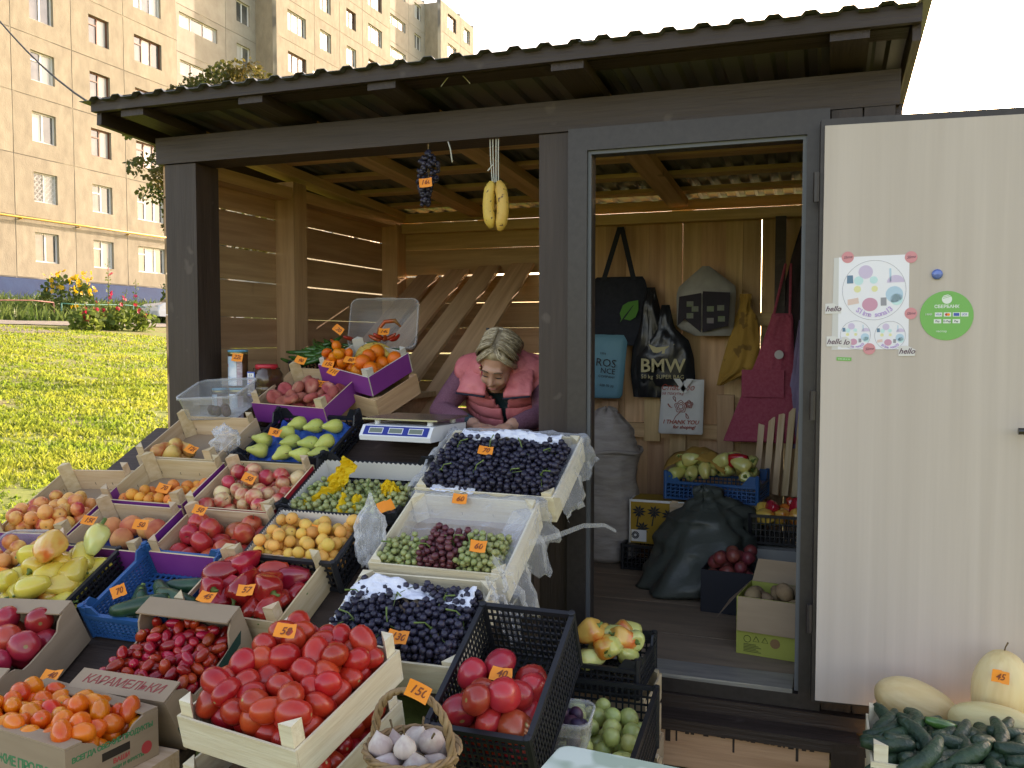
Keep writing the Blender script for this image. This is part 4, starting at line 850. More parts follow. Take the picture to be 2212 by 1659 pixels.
put('lettering', text_mesh('ГОРЬКОВСКИЙ', .034, DGR, 0, .0002, 0, .9), ch, Matrix.Translation((a / 2 + .0008, .02, .036)) @ Matrix(((0, 0, 1, 0), (1, 0, 0, 0), (0, 1, 0, 0), (0, 0, 0, 1))) @ Euler((0, 0, .1)).to_matrix().to_4x4())
# tomatoes at the left edge
M_ = slope(.545, 1.485, .010, .10); a, l = .33, .34
carton('plain brown cardboard box of red tomatoes cut by the left edge', M_, a, l, .16, .12, .06)
spread('pink_tomato', M_, (-a / 2 + .01, a / 2 - .01, -l / 2 + .012, l / 2 - .012), 24, .040, 'round red tomato in the left edge carton', 'tomato', 'tomatoes in the left carton', 42, s=.88, by=.1, base=lambda x, y: .03, zmax=.15)
# orange plum tomatoes
M_ = T(1.07, -1.665, .575, R_(-7)); a, l = .43, .265; ORC = M_
oc = carton('printed cardboard box of orange plum tomatoes at the lower left', M_, a, l, .12, .085, .045)
MB().box(.62, 1.33, -1.84, -1.52, .456, .574).build('support_crate', WOODC, None); tag(bpy.data.objects['support_crate'], 'rough wooden block under the box of orange tomatoes', 'block')
spread('orange_tomato', M_, (-a / 2 + .01, a / 2 - .01, -l / 2 + .01, l / 2 - .01), 88, .0225, 'orange plum tomato in the printed cardboard box', 'tomato', 'orange plum tomatoes', 43, s=.86, base=lambda x, y: .03 + .02 * (1 - (x / .22) ** 2), zmax=.135)
Af = Matrix(((1, 0, 0, 0), (0, 0, -1, 0), (0, 1, 0, 0), (0, 0, 0, 1)))       # text plane to a -Y face
As = Matrix(((0, 0, 1, 0), (1, 0, 0, 0), (0, 1, 0, 0), (0, 0, 0, 1)))        # text plane to a +X face
put('lettering', text_mesh('ВСЕГДА СВЕЖИЕ ПРОДУКТЫ', .0245, GREENINK, 0, .0002, .0006, .88), oc, Matrix.Translation((-.0, -l / 2 - .0004, .055)) @ Af @ Matrix.Scale(1.3, 4))
put('lettering', text_mesh('ВАШИ ОВОЩИ', .020, REDINK, 0, .0002, .0006, .9), oc, Matrix.Translation((-.0, -l / 2 - .0004, .020)) @ Af)
put('lettering', text_mesh('ВСЕГДА СВЕЖИЕ ПРОДУКТЫ', .0155, GREENINK, 0, .0002, .0005, .88), oc, Matrix.Translation((a / 2 + .0004, 0, .088)) @ As @ Matrix.Scale(1.12, 4))
put('lettering', text_mesh('ВАШИ', .016, REDINK, 0, .0002, .0005), oc, Matrix.Translation((a / 2 + .0004, .02, .040)) @ As)
put('lettering', text_mesh('ОВОЩИ И ФРУКТЫ', .012, GREENINK, 0, .0002, .0004), oc, Matrix.Translation((a / 2 + .0004, .03, .022)) @ As)
MB().lathe([(.016, 0), (.016, .0006)], 14, Matrix.Translation((a / 2 + .0003, .095, .035)) @ Euler((0, R_(90), 0)).to_matrix().to_4x4()).build('printed_radish', REDINK, oc)
MB().prism([(-.035, .052), (.045, .052), (.045, .072), (-.035, .072)], a / 2 + .0002, a / 2 + .0006, Aside).build('hand_hole_shade', mat('painted_hole_shade', (.03, .02, .012), rough=.9), oc)  # dark plate on the uncut wall, its colour painting the shade inside a hand hole
# plum tomatoes: two stacked white crates
M_ = slopeat(1.695, -1.525, .730, .25, -.13); a, l = .35, .405; PLM = M_
wood_crate('white wooden crate heaped with red plum tomatoes', M_, a, l, .085, WOODP, posts=.05, group='front wooden crates')
spread('plum_tomato', M_, (-a / 2 + .020, a / 2 - .020, -l / 2 + .020, l / 2 - .020), 108, .0262, 'red plum tomato heaped in the white wooden crate', 'tomato', 'plum tomatoes', 44, s=.84, base=lambda x, y: .015 + .015 * (1 - (x / .2) ** 2) * (1 - (y / .25) ** 2), k=16, zmax=.135)
M_ = slopeat(1.705, -1.53, .590, .25, -.13)
wood_crate('lower white wooden crate stacked beneath the plum tomatoes', M_, a, l, .10, WOODP, posts=.02, group='front wooden crates')
spread('plum_tomato', M_, (a / 2 - .11, a / 2 - .022, -l / 2 + .022, l / 2 - .022), 16, .0262, 'red plum tomato in the lower stacked crate', 'tomato', 'plum tomatoes in the lower crate', 45, s=.86, zmax=.09)
M_ = T(1.70, -1.66, .456); wood_crate('empty crate propping up the plum tomato crates', T(1.70, -1.72, .456, -.1), .33, .25, .05, WOODC, posts=.0, group='front wooden crates')
# deep black crate of pink tomatoes
M_ = slopeat(2.118, -1.140, .622, .49, 0.); M_ = M_ @ Matrix.Translation((0, 0, .0)); a, l = .268, .43
plastic_crate('deep black plastic crate with a few large pinkish tomatoes', M_, a, l, .19, BLACKP, .0165, .0, 7, flare=.02); PTC = M_
spread('pink_tomato', M_, (-a / 2 + .012, a / 2 - .012, -l / 2 + .012, .075), 28, .0375, 'large pinkish red tomato in the deep black crate', 'tomato', 'large pink tomatoes', 46, s=.9, by=.35)
sp = thing('crate_stack_support', 'wooden crate propping up the deep black crate', 'crate', T(2.1, -1.10, 0))
for z in (.0, .15, .30): MB().box(-.12, .14, -.22, .12, z + .01, z + .14).build('slat_side', WOODC, sp)
# basket of garlic
bk = thing('wicker_basket', 'small round wicker basket of garlic with a tall handle', 'basket', T(2.055, -1.63, .585)); WICK = mat('wicker', (.30, .19, .09), (.20, .12, .055), rough=.7, scale=22, rand=.1)
b = MB(); nst = 21
for r_ in range(13):
    z = .006 + r_ * .0115; rad = .062 + .036 * (z / .15); b.tube([((rad + .0035 * (1 if (k + r_) % 2 else -1)) * math.cos(2 * math.pi * k / (2 * nst)), (rad + .0035 * (1 if (k + r_) % 2 else -1)) * math.sin(2 * math.pi * k / (2 * nst)), z) for k in range(2 * nst + 1)], .0058, 5, False)
b.build('woven_side', WICK, bk, True)
b = MB()
for k in range(nst): c_ = 2 * math.pi * k / nst; b.tube([(.062 * math.cos(c_), .062 * math.sin(c_), 0), (.100 * math.cos(c_), .100 * math.sin(c_), .155)], .0035, 5)
o = b.build('stakes', WICK, bk); o['kind'] = 'stuff'
b = MB(); b.lathe([(.06, 0), (.06, .006)], 16); b.build('base', WICK, bk)
b = MB()
for ph in (0, 2.1, 4.2): b.tube([((.102 + .005 * math.cos(k * .9 + ph)) * math.cos(2 * math.pi * k / 48), (.102 + .005 * math.cos(k * .9 + ph)) * math.sin(2 * math.pi * k / 48), .158 + .005 * math.sin(k * .9 + ph)) for k in range(49)], .0048, 5, False)
b.build('rim', WICK, bk, True)
b = MB()
for ph in (0, 2.1, 4.2): b.tube([(.100 * math.cos(math.pi * k / 40) + .006 * math.cos(k * .8 + ph), .006 * math.sin(k * .8 + ph), .15 + .135 * math.sin(math.pi * k / 40) ** .75) for k in range(41)], .0055, 6)
b.build('handle', WICK, bk, True, Euler((0, 0, R_(-8))).to_matrix().to_4x4())
for o in spread('garlic_bulb', bk.matrix_basis, (-.085, .085, -.085, .085), 17, .026, 'garlic bulb with papery skin in the wicker basket', 'garlic', 'garlic bulbs', 47, z0=.070, s=.88, keep=lambda x, y: x * x + y * y < .0066, tilt=1.): put('stem', STEMA, o, Matrix.Translation((0, 0, .028)) @ Matrix.Scale(1.6, 4))
# right of the stand: peppers on a wooden crate, green tomatoes in a black crate
wood_crate('wooden crate under the pepper crate beside the doorway', T(2.15, -.385, .245), .42, .30, .20, WOODC, posts=.015, group='front wooden crates', slat=True)
wood_crate('lower slatted wooden crate on the ground under the pepper crate', T(2.16, -.385, .03), .42, .30, .20, WOODC, posts=.012, group='front wooden crates', slat=True)
M_ = T(2.125, -.385, .462, .0); a, l = .42, .31
plastic_crate('black plastic crate of orange and yellow peppers beside the doorway', M_, a, l, .13, BLACKP, .02, .03, 4)
spread('pale_pepper', M_, (-.0, a / 2 - .01, -l / 2, l / 2 - .01), 9, .042, 'pale yellow-green pepper beside the doorway', 'pepper', 'pale peppers by the door', 48, s=.82, stem='p', base=lambda x, y: .05, zmax=.20)
spread('blushing_pepper', M_, (-.05, a / 2 - .03, -l / 2, l / 2 - .01), 6, .042, 'orange-blushed pepper in the crate beside the doorway', 'pepper', 'orange peppers by the door', 49, s=.82, stem='p', base=lambda x, y: .095, zmax=.20)
M_ = T(2.275, -.835, .325, R_(3)); a, l = .285, .53
plastic_crate('deep black plastic crate of small green tomatoes in front of the pepper crate', M_, a, l, .20, BLACKP, .02, .0, 7)
spread('green_tomato', M_, (-a / 2 + .01, a / 2 - .01, -l / 2 + .01, l / 2 - .01), 62, .028, 'small pale green tomato in the black crate by the step', 'tomato', 'green tomatoes', 50, s=.88, base=lambda x, y: .045, zmax=.19)
wood_crate('slatted wooden crate under the green tomatoes', T(2.28, -.84, .11), .29, .50, .20, WOODC, posts=.012, group='front wooden crates', slat=True)
def rrect(w_, l_, r, n=4):
    out = []
    for cx, cy, a0 in ((w_ / 2 - r, l_ / 2 - r, 0), (-w_ / 2 + r, l_ / 2 - r, 90), (-w_ / 2 + r, -l_ / 2 + r, 180), (w_ / 2 - r, -l_ / 2 + r, 270)):
        for i in range(n + 1): a_ = R_(a0 + 90 * i / n); out.append((cx + r * math.cos(a_), cy + r * math.sin(a_)))
    return out
def tub(label, M, w_, l_, h_, cat='tub', group='clear plastic tubs', m=None, rim=.006, clips=True):
    t = thing('plastic_tub', label, cat, M, group); m = m or TUBM; b = MB(); rings = [(.86, 0), (.88, .004), (1., h_), (1.03, h_ + .001), (1.045, h_ - .008)]
    n = 20; vs = []
    for k, z in rings: vs += [(x, y, z) for x, y in rrect(w_ * k, l_ * k, .035 * k)]
    fs = [(j * n + i, j * n + (i + 1) % n, (j + 1) * n + (i + 1) % n, (j + 1) * n + i) for j in range(len(rings) - 1) for i in range(n)] + [tuple(range(n - 1, -1, -1))]
    b.add(vs, fs); solid(b.build('shell', m, t, True), .0018)
    b = MB(); b.tube([(x * 1.02, y * 1.02, h_ + .001) for x, y in rrect(w_, l_, .035) + [rrect(w_, l_, .035)[0]]], rim * .6, 6, False); b.build('rim', m, t, True)
    if clips:
        for s in (-1, 1): MB().box(-.05, .05, s * l_ / 2 * 1.05 - .003, s * l_ / 2 * 1.05 + .003, h_ - .03, h_ + .004).build('clip', m, t)
    return t
tub('clear plastic tub of dark plums standing among the green tomatoes', T(2.225, -.985, .50, R_(6)), .135, .17, .085)
fm('plum', lambda i: ball(.021, 12, 9, 1.15, .1, 0, .9, i, .05), fmat('plum_skin', (.03, .018, .05), (.07, .02, .04), rough=.45, scale=12)); 
spread('plum', T(2.225, -.985, .503, R_(6)), (-.055, .055, -.07, .07), 14, .021, 'dark plum in the clear tub by the green tomatoes', 'plum', 'plums in the front tub', 51, z0=.003)
bg_ = thing('blue_bag', 'bright blue carrier bag squeezed beside the deep black crate', 'bag', T(2.165, -1.06, .40)); BLB = mat('blue_film', (.02, .16, .45), (.03, .20, .52), rough=.35, scale=8)
solid(MB().grid(lambda u, v: (.06 * (u - .5) + .01 * fbm(u * 4, v * 4), -.055 * math.sin(math.pi * u) - .02 * v, .24 * v + .02 * math.sin(6 * u)), 10, 12).build('bag_body', BLB, bg_, True), .001)
tbp = thing('folding_table', 'small table with a pale green marbled top in the foreground', 'table', T(2.62, -1.70, 0, R_(-5))); 
MB().prism(rrect(.62, .52, .03), .68, .70).build('table_top', mat('green_marbled_laminate', (.38, .47, .36), (.62, .70, .60), rough=.35, scale=7, sharp=(.5, .56), detail=2), tbp)
for sx in (-1, 1):
    for sy in (-1, 1): MB().tube([(sx * .27, sy * .22, 0), (sx * .25, sy * .2, .68)], .012, 8).build('leg', STEEL, tbp, True)
# cucumbers and melons by the door
M_ = T(3.30, -.635, .385); a, l = .54, .33
wood_crate('wooden crate of knobbly dark green cucumbers in front of the open door', M_, a, l, .105, WOODP, posts=.045, out=None, group='front wooden crates')
spread('cucumber', M_, (-a / 2 + .02, a / 2 - .02, -l / 2 + .01, l / 2 - .01), 88, .024, 'knobbly dark green cucumber in the crate by the open door', 'cucumber', 'cucumbers', 52, s=.80, base=lambda x, y: .05 + .025 * (1 - (x / .3) ** 2), elong=.9)
o = put('light_cucumber', FM['cucumber'][0], None, M_ @ Matrix.Translation((-.07, .07, .14)) @ Euler((0, .3, .4)).to_matrix().to_4x4() @ Matrix.Scale(.8, 4)); o.data = o.data.copy(); o.data.materials[0] = M_CHG; tag(o, 'one bright green cucumber lying among the dark ones', 'cucumber')
wood_crate('wooden crate standing beneath the cucumbers', T(3.30, -.635, .02), .54, .33, .33, WOODC, posts=.012, group='front wooden crates', slat=True)
wood_crate('wooden crate supporting the pale melons against the door', T(3.36, -.30, .02), .56, .28, .33, WOODC, posts=.0, group='front wooden crates', slat=True)
MB().box(3.08, 3.66, -.45, -.15, .362, .378).build('board', WOODC); tag(bpy.data.objects[-1] if False else COL.objects[-1], 'rough board lying under the pale melons', 'board')
def melon(M, r, sz, label): 
    o = put('melon', ball(r, 28, 18, sz, .02, 0, .92, int(r * 1000), .03).mesh('melon', M_MEL, True), None, M); tag(o, label, 'melon', 'pale melons by the door')
    put('stem', STEMA, o, Matrix.Translation((0, 0, r * sz - .004)) @ Matrix.Scale(1.6, 4))
melon(Matrix.Translation((3.19, -.30, .468)) @ Euler((0, R_(112), R_(8))).to_matrix().to_4x4(), .078, 1.75, 'long pale yellow melon leaning at the left of the cucumber crate')
melon(Matrix.Translation((3.435, -.235, .52)) @ Euler((R_(-6), R_(4), 0)).to_matrix().to_4x4(), .085, 1.6, 'upright pale green-yellow melon with a price tag')
melon(Matrix.Translation((3.40, -.405, .468)) @ Euler((0, R_(97), R_(-6))).to_matrix().to_4x4(), .072, 1.9, 'pale yellow melon lying behind the cucumbers')

# ------------------------------------------------------------------ on and behind the counter
M_ = slope(.70, -.165, .030, -.08); a, l = .385, .34; FPC = M_
wood_crate('purple-fronted wooden crate of flat donut peaches on the counter', M_, a, l, .095, out=PURP)
spread('flat_peach', M_, (-a / 2 + .01, a / 2 - .01, -l / 2 + .01, l / 2 - .02), 36, .031, 'dark red flat donut peach in the purple-fronted crate', 'peach', 'flat peaches', 55, s=.84, by=.2, tilt=.9)
wood_crate('plain wooden crate propping the flat peaches', slope(.66, -.24, -.085, -.05), .36, .22, .10, WOOD, posts=.0)
M_ = slope(.894, -.36, .075, -.36); a, l = .34, .26; OBX = M_
wood_crate('purple cardboard box of oranges with a printed peach', M_, a, l, .095, CARDW, out=PURP, posts=.03)
spread('orange', M_, (-.02, a / 2 - .008, -l / 2 + .008, l / 2 - .01), 13, .037, 'large orange in the purple box', 'orange', 'oranges', 56, s=.9, by=.1, base=lambda x, y: .012, zmax=.115)
spread('mandarin', M_, (-a / 2 + .008, .0, -l / 2 + .008, -.01), 13, .026, 'small mandarin at the front left of the purple box', 'mandarin', 'mandarins', 57, s=.9, by=.1, base=lambda x, y: .03)
wood_crate('rough wooden crate beneath the purple orange box', slope(.91, -.345, -.035, -.36), .35, .27, .10, WOOD, posts=.0)
ky = thing('inner_shelf', 'raw plank shelf behind the counter holding chillies', 'shelf', T(.5, .6, 1.36)); kb('board', .02 - .5 + .12, .50, -.12, .22, -.012, .012, WOOD, ky); MB().box(-.36, -.32, -.1, .2, -1.0, -.012).build('leg', WOOD, ky); MB().box(.42, .46, -.1, .2, -1.0, -.012).build('leg', WOOD, ky)
M_ = slopeat(.60, .575, 1.44, .30, -.15); a, l = .42, .28
plastic_crate('black plastic crate overflowing with long green chillies', M_, a, l, .12, BLACKP, .025, .04, 3)
def chilli(i): return longv(.15 + .03 * (i % 3), .0125, .012 + .012 * (i % 4), i, 8, .5)
FM['green_chilli'] = [chilli(i).mesh('green_chilli', M_CHG, True) for i in range(5)]; FM['red_chilli'] = [longv(.07, .011, .01, i, 8, .5).mesh('red_chilli', M_CHR, True) for i in range(3)]
spread('green_chilli', M_, (-a / 2, a / 2, -l / 2 - .02, l / 2), 62, .021, 'long shiny green chilli in the overflowing black crate', 'chilli', 'green chillies', 58, s=.78, base=lambda x, y: .10 * (1 - (x / .3) ** 2) + .02, elong=.5)
for i, (x, y, z) in enumerate(((.03, -.05, .205), (.06, .02, .21))): tag(put('red_chilli', FM['red_chilli'][i], None, M_ @ Matrix.Translation((x, y, z)) @ Euler((.3, .5, i * 1.4)).to_matrix().to_4x4()), 'small red chilli lying on the green ones', 'chilli', 'red chillies')
# bananas beside the oranges
bn = thing('banana_bunch', 'bunch of spotted bananas lying behind the oranges', 'bananas', T(.90, .34, 1.555, R_(20)))
for i in range(3):
    b = MB(); n = 12; pts = []; rs = []
    for k in range(n + 1): t_ = k / n; pts.append((.17 * (t_ - .5), -.03 + .028 * i + .0, .035 * math.sin(math.pi * t_) + .01 * i)); rs.append(.0165 * (.35 if k in (0, n) else .8 if k in (1, n - 1) else 1.))
    pts.append((.11, -.03 + .028 * i, -.006)); rs.append(.005); b.tube(pts, rs, 7); b.build('banana', M_BAN, bn, True)
# clear tub on its side with red chillies, clear tub on the pear crate, tins and jars
tub('cloudy plastic tub standing on edge behind the green chillies', Matrix.Translation((.80, .66, 1.585)) @ Euler((R_(72), 0, R_(12))).to_matrix().to_4x4() @ Matrix.Translation((0, .11, 0)), .34, .25, .10)
for i in range(5): tag(put('red_chilli', FM['red_chilli'][i % 3], None, Matrix.Translation((.80 + .028 * i, .53, 1.645 + .006 * (i % 2))) @ Euler((.3 * i, .4, i * 1.1)).to_matrix().to_4x4()), 'red chilli in the mouth of the cloudy tub', 'chilli', 'red chillies in the tub')
b = MB(); b.tube([(-.06, 0, 0), (-.05, 0, .05), (-.02, 0, .085), (.03, 0, .09), (.06, 0, .06)], [.004, .008, .010, .011, .004], 8); tag(b.build('curved_chilli', fmat('ripening_chilli', (.30, .10, .02), (.5, .06, .015), rough=.25, scale=14), None, True, T(.88, .53, 1.64, .2)), 'curved ripening chilli arching in the cloudy tub', 'chilli')
M_ = slope(.335, .0, .085, .12); tub('empty clear plastic tub tilted on top of the blushing pear crate', M_ @ Euler((R_(-8), 0, 0)).to_matrix().to_4x4(), .285, .23, .11)
for i, (x, y) in enumerate(((-.03, -.05), (.0, -.03), (.02, -.06), (-.06, -.04))): tag(put('plum', FM['plum'][i % 4], None, M_ @ Matrix.Translation((x + .04, y, .03))), 'dark plum at the bottom of the tilted clear tub', 'plum', 'plums in the tilted tub')
def can(x, y, z, r, h, label, cap, group='tall tins at the counter corner'):
    t = thing('tin', label, 'tin', T(x, y, z), group); BR = mat('brown_tin', (.10, .045, .02), rough=.35); SILV = mat('gold_rim', (.45, .36, .15), rough=.3, metal=.8)
    MB().lathe([(r, 0), (r, h - .012)], 24).build('body', BR, t, True); MB().lathe([(r * 1.02, h - .012), (r * 1.02, h)], 24).build('collar', SILV, t, True)
    MB().lathe([(r * .98, h), (r * 1.05, h + .001), (r * 1.05, h + .008), (r * .9, h + .010)], 24).build('lid', cap, t, True)
    lab = mat('pale_blue_label', (.42, .55, .66), (.70, .74, .78), rough=.5, scale=14, sharp=(.4, .6)); stp = mat('white_stripe_label', (.62, .56, .60), (.45, .30, .34), rough=.5, scale=40, stretch=(1, 1, 3))
    def arc(a0, a1, z0, z1, m, nm):
        b = MB(); n = 10; b.add([(r * 1.012 * math.cos(R_(a0 + (a1 - a0) * i / n)), r * 1.012 * math.sin(R_(a0 + (a1 - a0) * i / n)), zz) for zz in (z0, z1) for i in range(n + 1)], [(i, i + 1, n + 2 + i, n + 1 + i) for i in range(n)]); b.build(nm, m, t, True)
    arc(-170, -62, .01, h - .02, lab, 'label'); arc(-60, -30, .01, h - .03, stp, 'side_label'); arc(-140, -125, h - .07, h - .055, mat('red_mark', (.55, .08, .03), rough=.6), 'mark')
CY = mat('light_blue_lid', (.10, .35, .48), rough=.4)
can(.305, .12, 1.415, .045, .165, 'tall tin with a pale blue label and blue lid, on top of another tin', CY); can(.305, .125, 1.24, .045, .165, 'lower tin with a pale blue label beneath the taller one', CY); can(.185, .13, 1.24, .042, .16, 'short tin seen through the clear tub', CY)
def jar(x, y, z, label):
    t = thing('honey_jar', label, 'jar', T(x, y, z, R_(-18)), 'honey jars on the counter'); HON = mat('dark_honey_jar', (.045, .022, .012), (.07, .035, .018), rough=.12, scale=9, coat=.6)
    b = MB(); vs = []; n = 20
    for k, zz in ((.9, 0), (1, .008), (1, .045), (.97, .052), (1, .058), (1, .105), (.8, .125), (.8, .135)): vs += [(px * k, py * k, zz) for px, py in rrect(.125, .125, .03)]
    b.add(vs, [(j * n + i, j * n + (i + 1) % n, (j + 1) * n + (i + 1) % n, (j + 1) * n + i) for j in range(7) for i in range(n)] + [tuple(range(n - 1, -1, -1)), tuple(range(7 * n, 8 * n))]); b.build('body', HON, t, True)
    MB().lathe([(.052, .130), (.052, .148), (.048, .152)], 24).build('lid', mat('red_plastic_lid', (.50, .025, .04), rough=.35), t, True)
    if 'label' in label or 'price' in label:
        lb = MB().box(-.058, -.002, -.0655, -.0645, .008, .118).build('label', mat('blue_edged_label', (.06, .12, .42), rough=.5), t)
        for z0, z1 in ((.092, .112), (.066, .086), (.014, .062)): MB().box(-.054, -.008, -.0662, -.0656, z0, z1).build('label_field', PVC, lb)
        for tx, zz, s_, mm in (('3 л', .102, .016, INKB), ('МЁД', .078, .013, REDINK), ('цветочный', .069, .006, REDINK), ('600', .036, .018, INKB)): put('lettering', text_mesh(tx, s_, mm), lb, Matrix.Translation((-.031, -.0665, zz)) @ Af)
jar(.455, .13, 1.372, 'square honey jar with a red lid and blue edged label'); jar(.455, .13, 1.24, 'lower honey jar hidden under the upper jar')
# scale
scl = thing('weighing_scale', 'white electronic scale with blue triple display on the counter', 'scale', T(1.325, -.125, 1.242, R_(-4)))
WPL = mat('white_plastic_case', (.72, .73, .74), rough=.35)
b = MB(); prof = [(-.14, 0), (.16, 0), (.16, .055), (-.06, .06), (-.115, .058), (-.145, .018)]
b.prism(prof, -.16, .16, Matrix(((0, 0, 1, 0), (1, 0, 0, 0), (0, 1, 0, 0), (0, 0, 0, 1)))); b.build('case', WPL, scl)
ang = math.atan2(.040, .030); Mp = Matrix.Translation((0, -.1305, .0385)) @ Euler((ang, 0, 0)).to_matrix().to_4x4()
pn = MB().box(-.145, .145, -.020, .020, 0, .0012).build('display_panel', mat('blue_display_panel', (.012, .03, .24), rough=.35), scl, M=Mp)
for x in (-.09, 0, .09): MB().box(x - .032, x + .032, -.013, .013, .0012, .0018).build('display_frame', WPL, pn); MB().box(x - .029, x + .029, -.010, .010, .0018, .0024).build('lcd', mat('grey_green_lcd', (.16, .19, .15), rough=.2), pn)
MB().box(-.17, .17, -.105, .165, .078, .084).build('pan', mat('steel_pan', (.42, .42, .40), rough=.25, metal=.9), scl)
for sx in (-1, 1):
    for sy in (-.07, .12): MB().lathe([(.012, .056), (.012, .078)], 10, T(sx * .12, sy, 0)).build('pan_support', WPL, scl)
# leaning planks behind the counter
lp = [(.985, .62, 1.20, 2.13, .16), (.755, .60, 1.22, 2.12, .155), (.53, .62, 1.22, 2.10, .15), (.30, .8, 1.28, 2.07, .15)]
for i, (x, y, z0, z1, wd) in enumerate(lp):
    o = plank('leaning_plank', (x, y, z0), (x + .02, 2.19, z1), (1, 0, 0), wd, .022, WOOD, None)
    tag(o, ['raw plank leaning nearest the woman, against the back wall', 'second raw plank leaning left of the nearest one', 'third leaning raw plank behind the green chillies', 'leftmost leaning raw plank by the back corner'][i], 'plank', 'planks leaning against the back wall')
# white carrier bags, film wraps, nets, yellow paper
def crumple(c, rad, label, m, seed, amp=.35, neck=0.):
    b = ball(1., 40, 28, 1., 0, 0, 1., seed, 0.)
    vs = []
    for v in b.v:
        v = Vector(v); n_ = abs(mnoise.noise(v * 1.7 + Vector((seed, 0, 0)))) * 1.2 + abs(mnoise.noise(v * 4. + Vector((0, seed, 0)))) * .7 + abs(mnoise.noise(v * 9.)) * .3
        k = 1 - amp * n_; 
        if neck and v.z > .35: k *= 1 - neck * sm(.35, .75, v.z)
        vs.append((v.x * rad[0] * k, v.y * rad[1] * k, v.z * rad[2] * (1 if neck and v.z > .3 else k)))
    b.v = vs; o = b.build('plastic_bag', m, None, True, Matrix.Translation(c)); return tag(o, label, 'bag', 'crumpled clear bags')
crumple((.555, -.31, 1.225), (.075, .06, .075), 'crumpled clear bag lying between the pear crates', FILMW, 3, .5)
crumple((1.50, -.80, 1.00), (.062, .062, .14), 'tall knotted clear bag standing between apricots and grapes', FILMW, 8, .45, .6)
def film(M, w_, l_, h_, label, seed, sides, drop=.10, inn=.05):
    """sheet folded over a crate rim: hangs outside, tucks inside"""
    b = MB(); W, L = w_ / 2 + .006, l_ / 2 + .006
    per = {'b': [(W, L), (-W, L)], 'r': [(W, -L), (W, L)], 'l': [(-W, L), (-W, -L)], 'f': [(-W, -L), (W, -L)]}; nrm = {'b': (0, 1), 'r': (1, 0), 'l': (-1, 0), 'f': (0, -1)}
    pts = []
    for s in sides:
        (x0, y0), (x1, y1) = per[s]
        for i in range(17): pts.append((x0 + (x1 - x0) * i / 16, y0 + (y1 - y0) * i / 16, nrm[s]))
    nu = len(pts) - 1; nv = 12
    def fn(u, v):
        x, y, n_ = pts[round(u * nu)]; q = fbm(u * 9, v * 3, seed); q2 = fbm(u * 26, v * 7, seed + 5)
        if v < .45: t_ = v / .45; off = -inn * (1 - t_) ** 1.2 - .006; z = h_ - .045 * (1 - t_) + .012 * q
        else: t_ = (v - .45) / .55; off = .012 + .05 * t_ * (.6 + q) + .012 * q2; z = h_ + .008 - drop * t_ * (1 + .5 * q) + .006 * q2
        return (x + n_[0] * off + .012 * q2 * (1 - abs(n_[0])), y + n_[1] * off + .012 * q2 * (1 - abs(n_[1])), z + .012 * max(0, 1 - abs(v - .45) * 7))
    b.grid(fn, nu, nv); o = b.build('plastic_film', FILM, None, True, M); return tag(o, label, 'plastic film', 'clear film over the grape crates')
film(*G1, .10, 'clear film folded over the upper dark grape crate', 2., 'rbl', .11, .07)
film(*G2, .105, 'clear film folded over the mixed grape crate', 5., 'rb', .16, .10)
# loose sheet over the back of the mixed grapes and the streamer blowing towards the door
M_, a, l = G2; b = MB(); b.grid(lambda u, v: ((u - .5) * a * .98 + .02 * fbm(u * 5, v * 5, 3), l / 2 - .005 - .20 * v, .115 - .055 * v - .02 * math.sin(math.pi * v) + .022 * fbm(u * 8, v * 6, 7)), 30, 18); tag(b.build('plastic_film', FILM, None, True, M_), 'sagging clear sheet over the back of the mixed grapes', 'plastic film')
M_, a, l = G3; b = MB(); b.grid(lambda u, v: (a / 2 + .005 + .06 * v + .03 * fbm(u * 4, v * 4, 9), l / 2 + .06 - .16 * u, .16 - .20 * v + .05 * fbm(u * 6, v * 6, 4)), 18, 16); tag(b.build('plastic_film', FILM, None, True, M_), 'loose clear sheet hanging beside the lowest grape crate', 'plastic film')
b = MB(); pth = [Vector((2.0, -.66, .98)), Vector((2.06, -.55, .985)), Vector((2.12, -.42, 1.0)), Vector((2.17, -.33, .985)), Vector((2.20, -.28, .955))]
b.grid(lambda u, v: pth[min(4, int(round(v * 4)))] + Vector((0, .01 * math.sin(v * 9), .022 * (u - .5) * (1 - .5 * v))), 3, 4); tag(b.build('film_streamer', FILMW, None, True), 'thin strip of film blowing towards the doorway', 'plastic film')
def net(M, fn, label, nu=30, nv=10): b = MB(); b.grid(fn, nu, nv); tag(solid(b.build('white_netting', NET, None, True, M), .0012), label, 'netting', 'white netting in the grape crates')
M_, a, l = G1
net(M_, lambda u, v: ((u - .5) * .40, l / 2 - .02 - .055 * v - .012 * math.sin(u * 9), .118 + .014 * math.sin(v * 3.1) + .016 * fbm(u * 12, v * 8, 2)), 'white netting along the back of the upper dark grapes')
net(M_, lambda u, v: (-.20 + .17 * u, -l / 2 + .03 - .035 * v, .098 + .010 * fbm(u * 8, v * 5, 4) - .05 * v * v * (1 if .55 < u < .7 else 0)), 'white netting knotted over the front rim of the upper dark grapes', 20, 6)
M_, a, l = G3
net(M_, lambda u, v: ((u - .52) * .40, l / 2 - .045 - .07 * v - .03 * abs(u - .6) * 2, .122 + .035 * math.sin(u * 7) * (1 - v) + .014 * fbm(u * 12, v * 8, 6)), 'white netting folded along the back of the lowest grapes')
net(M_, lambda u, v: (-a / 2 + .015 + .05 * v, .09 - .24 * u, .118 - .012 * v + .018 * fbm(u * 10, v * 6, 8)), 'white netting bunched down the left side of the lowest grapes')
YP = mat('yellow_crepe_paper', (.75, .50, .015), (.66, .42, .01), rough=.7, scale=9)
M_, a, l = ggM, gga, ggl
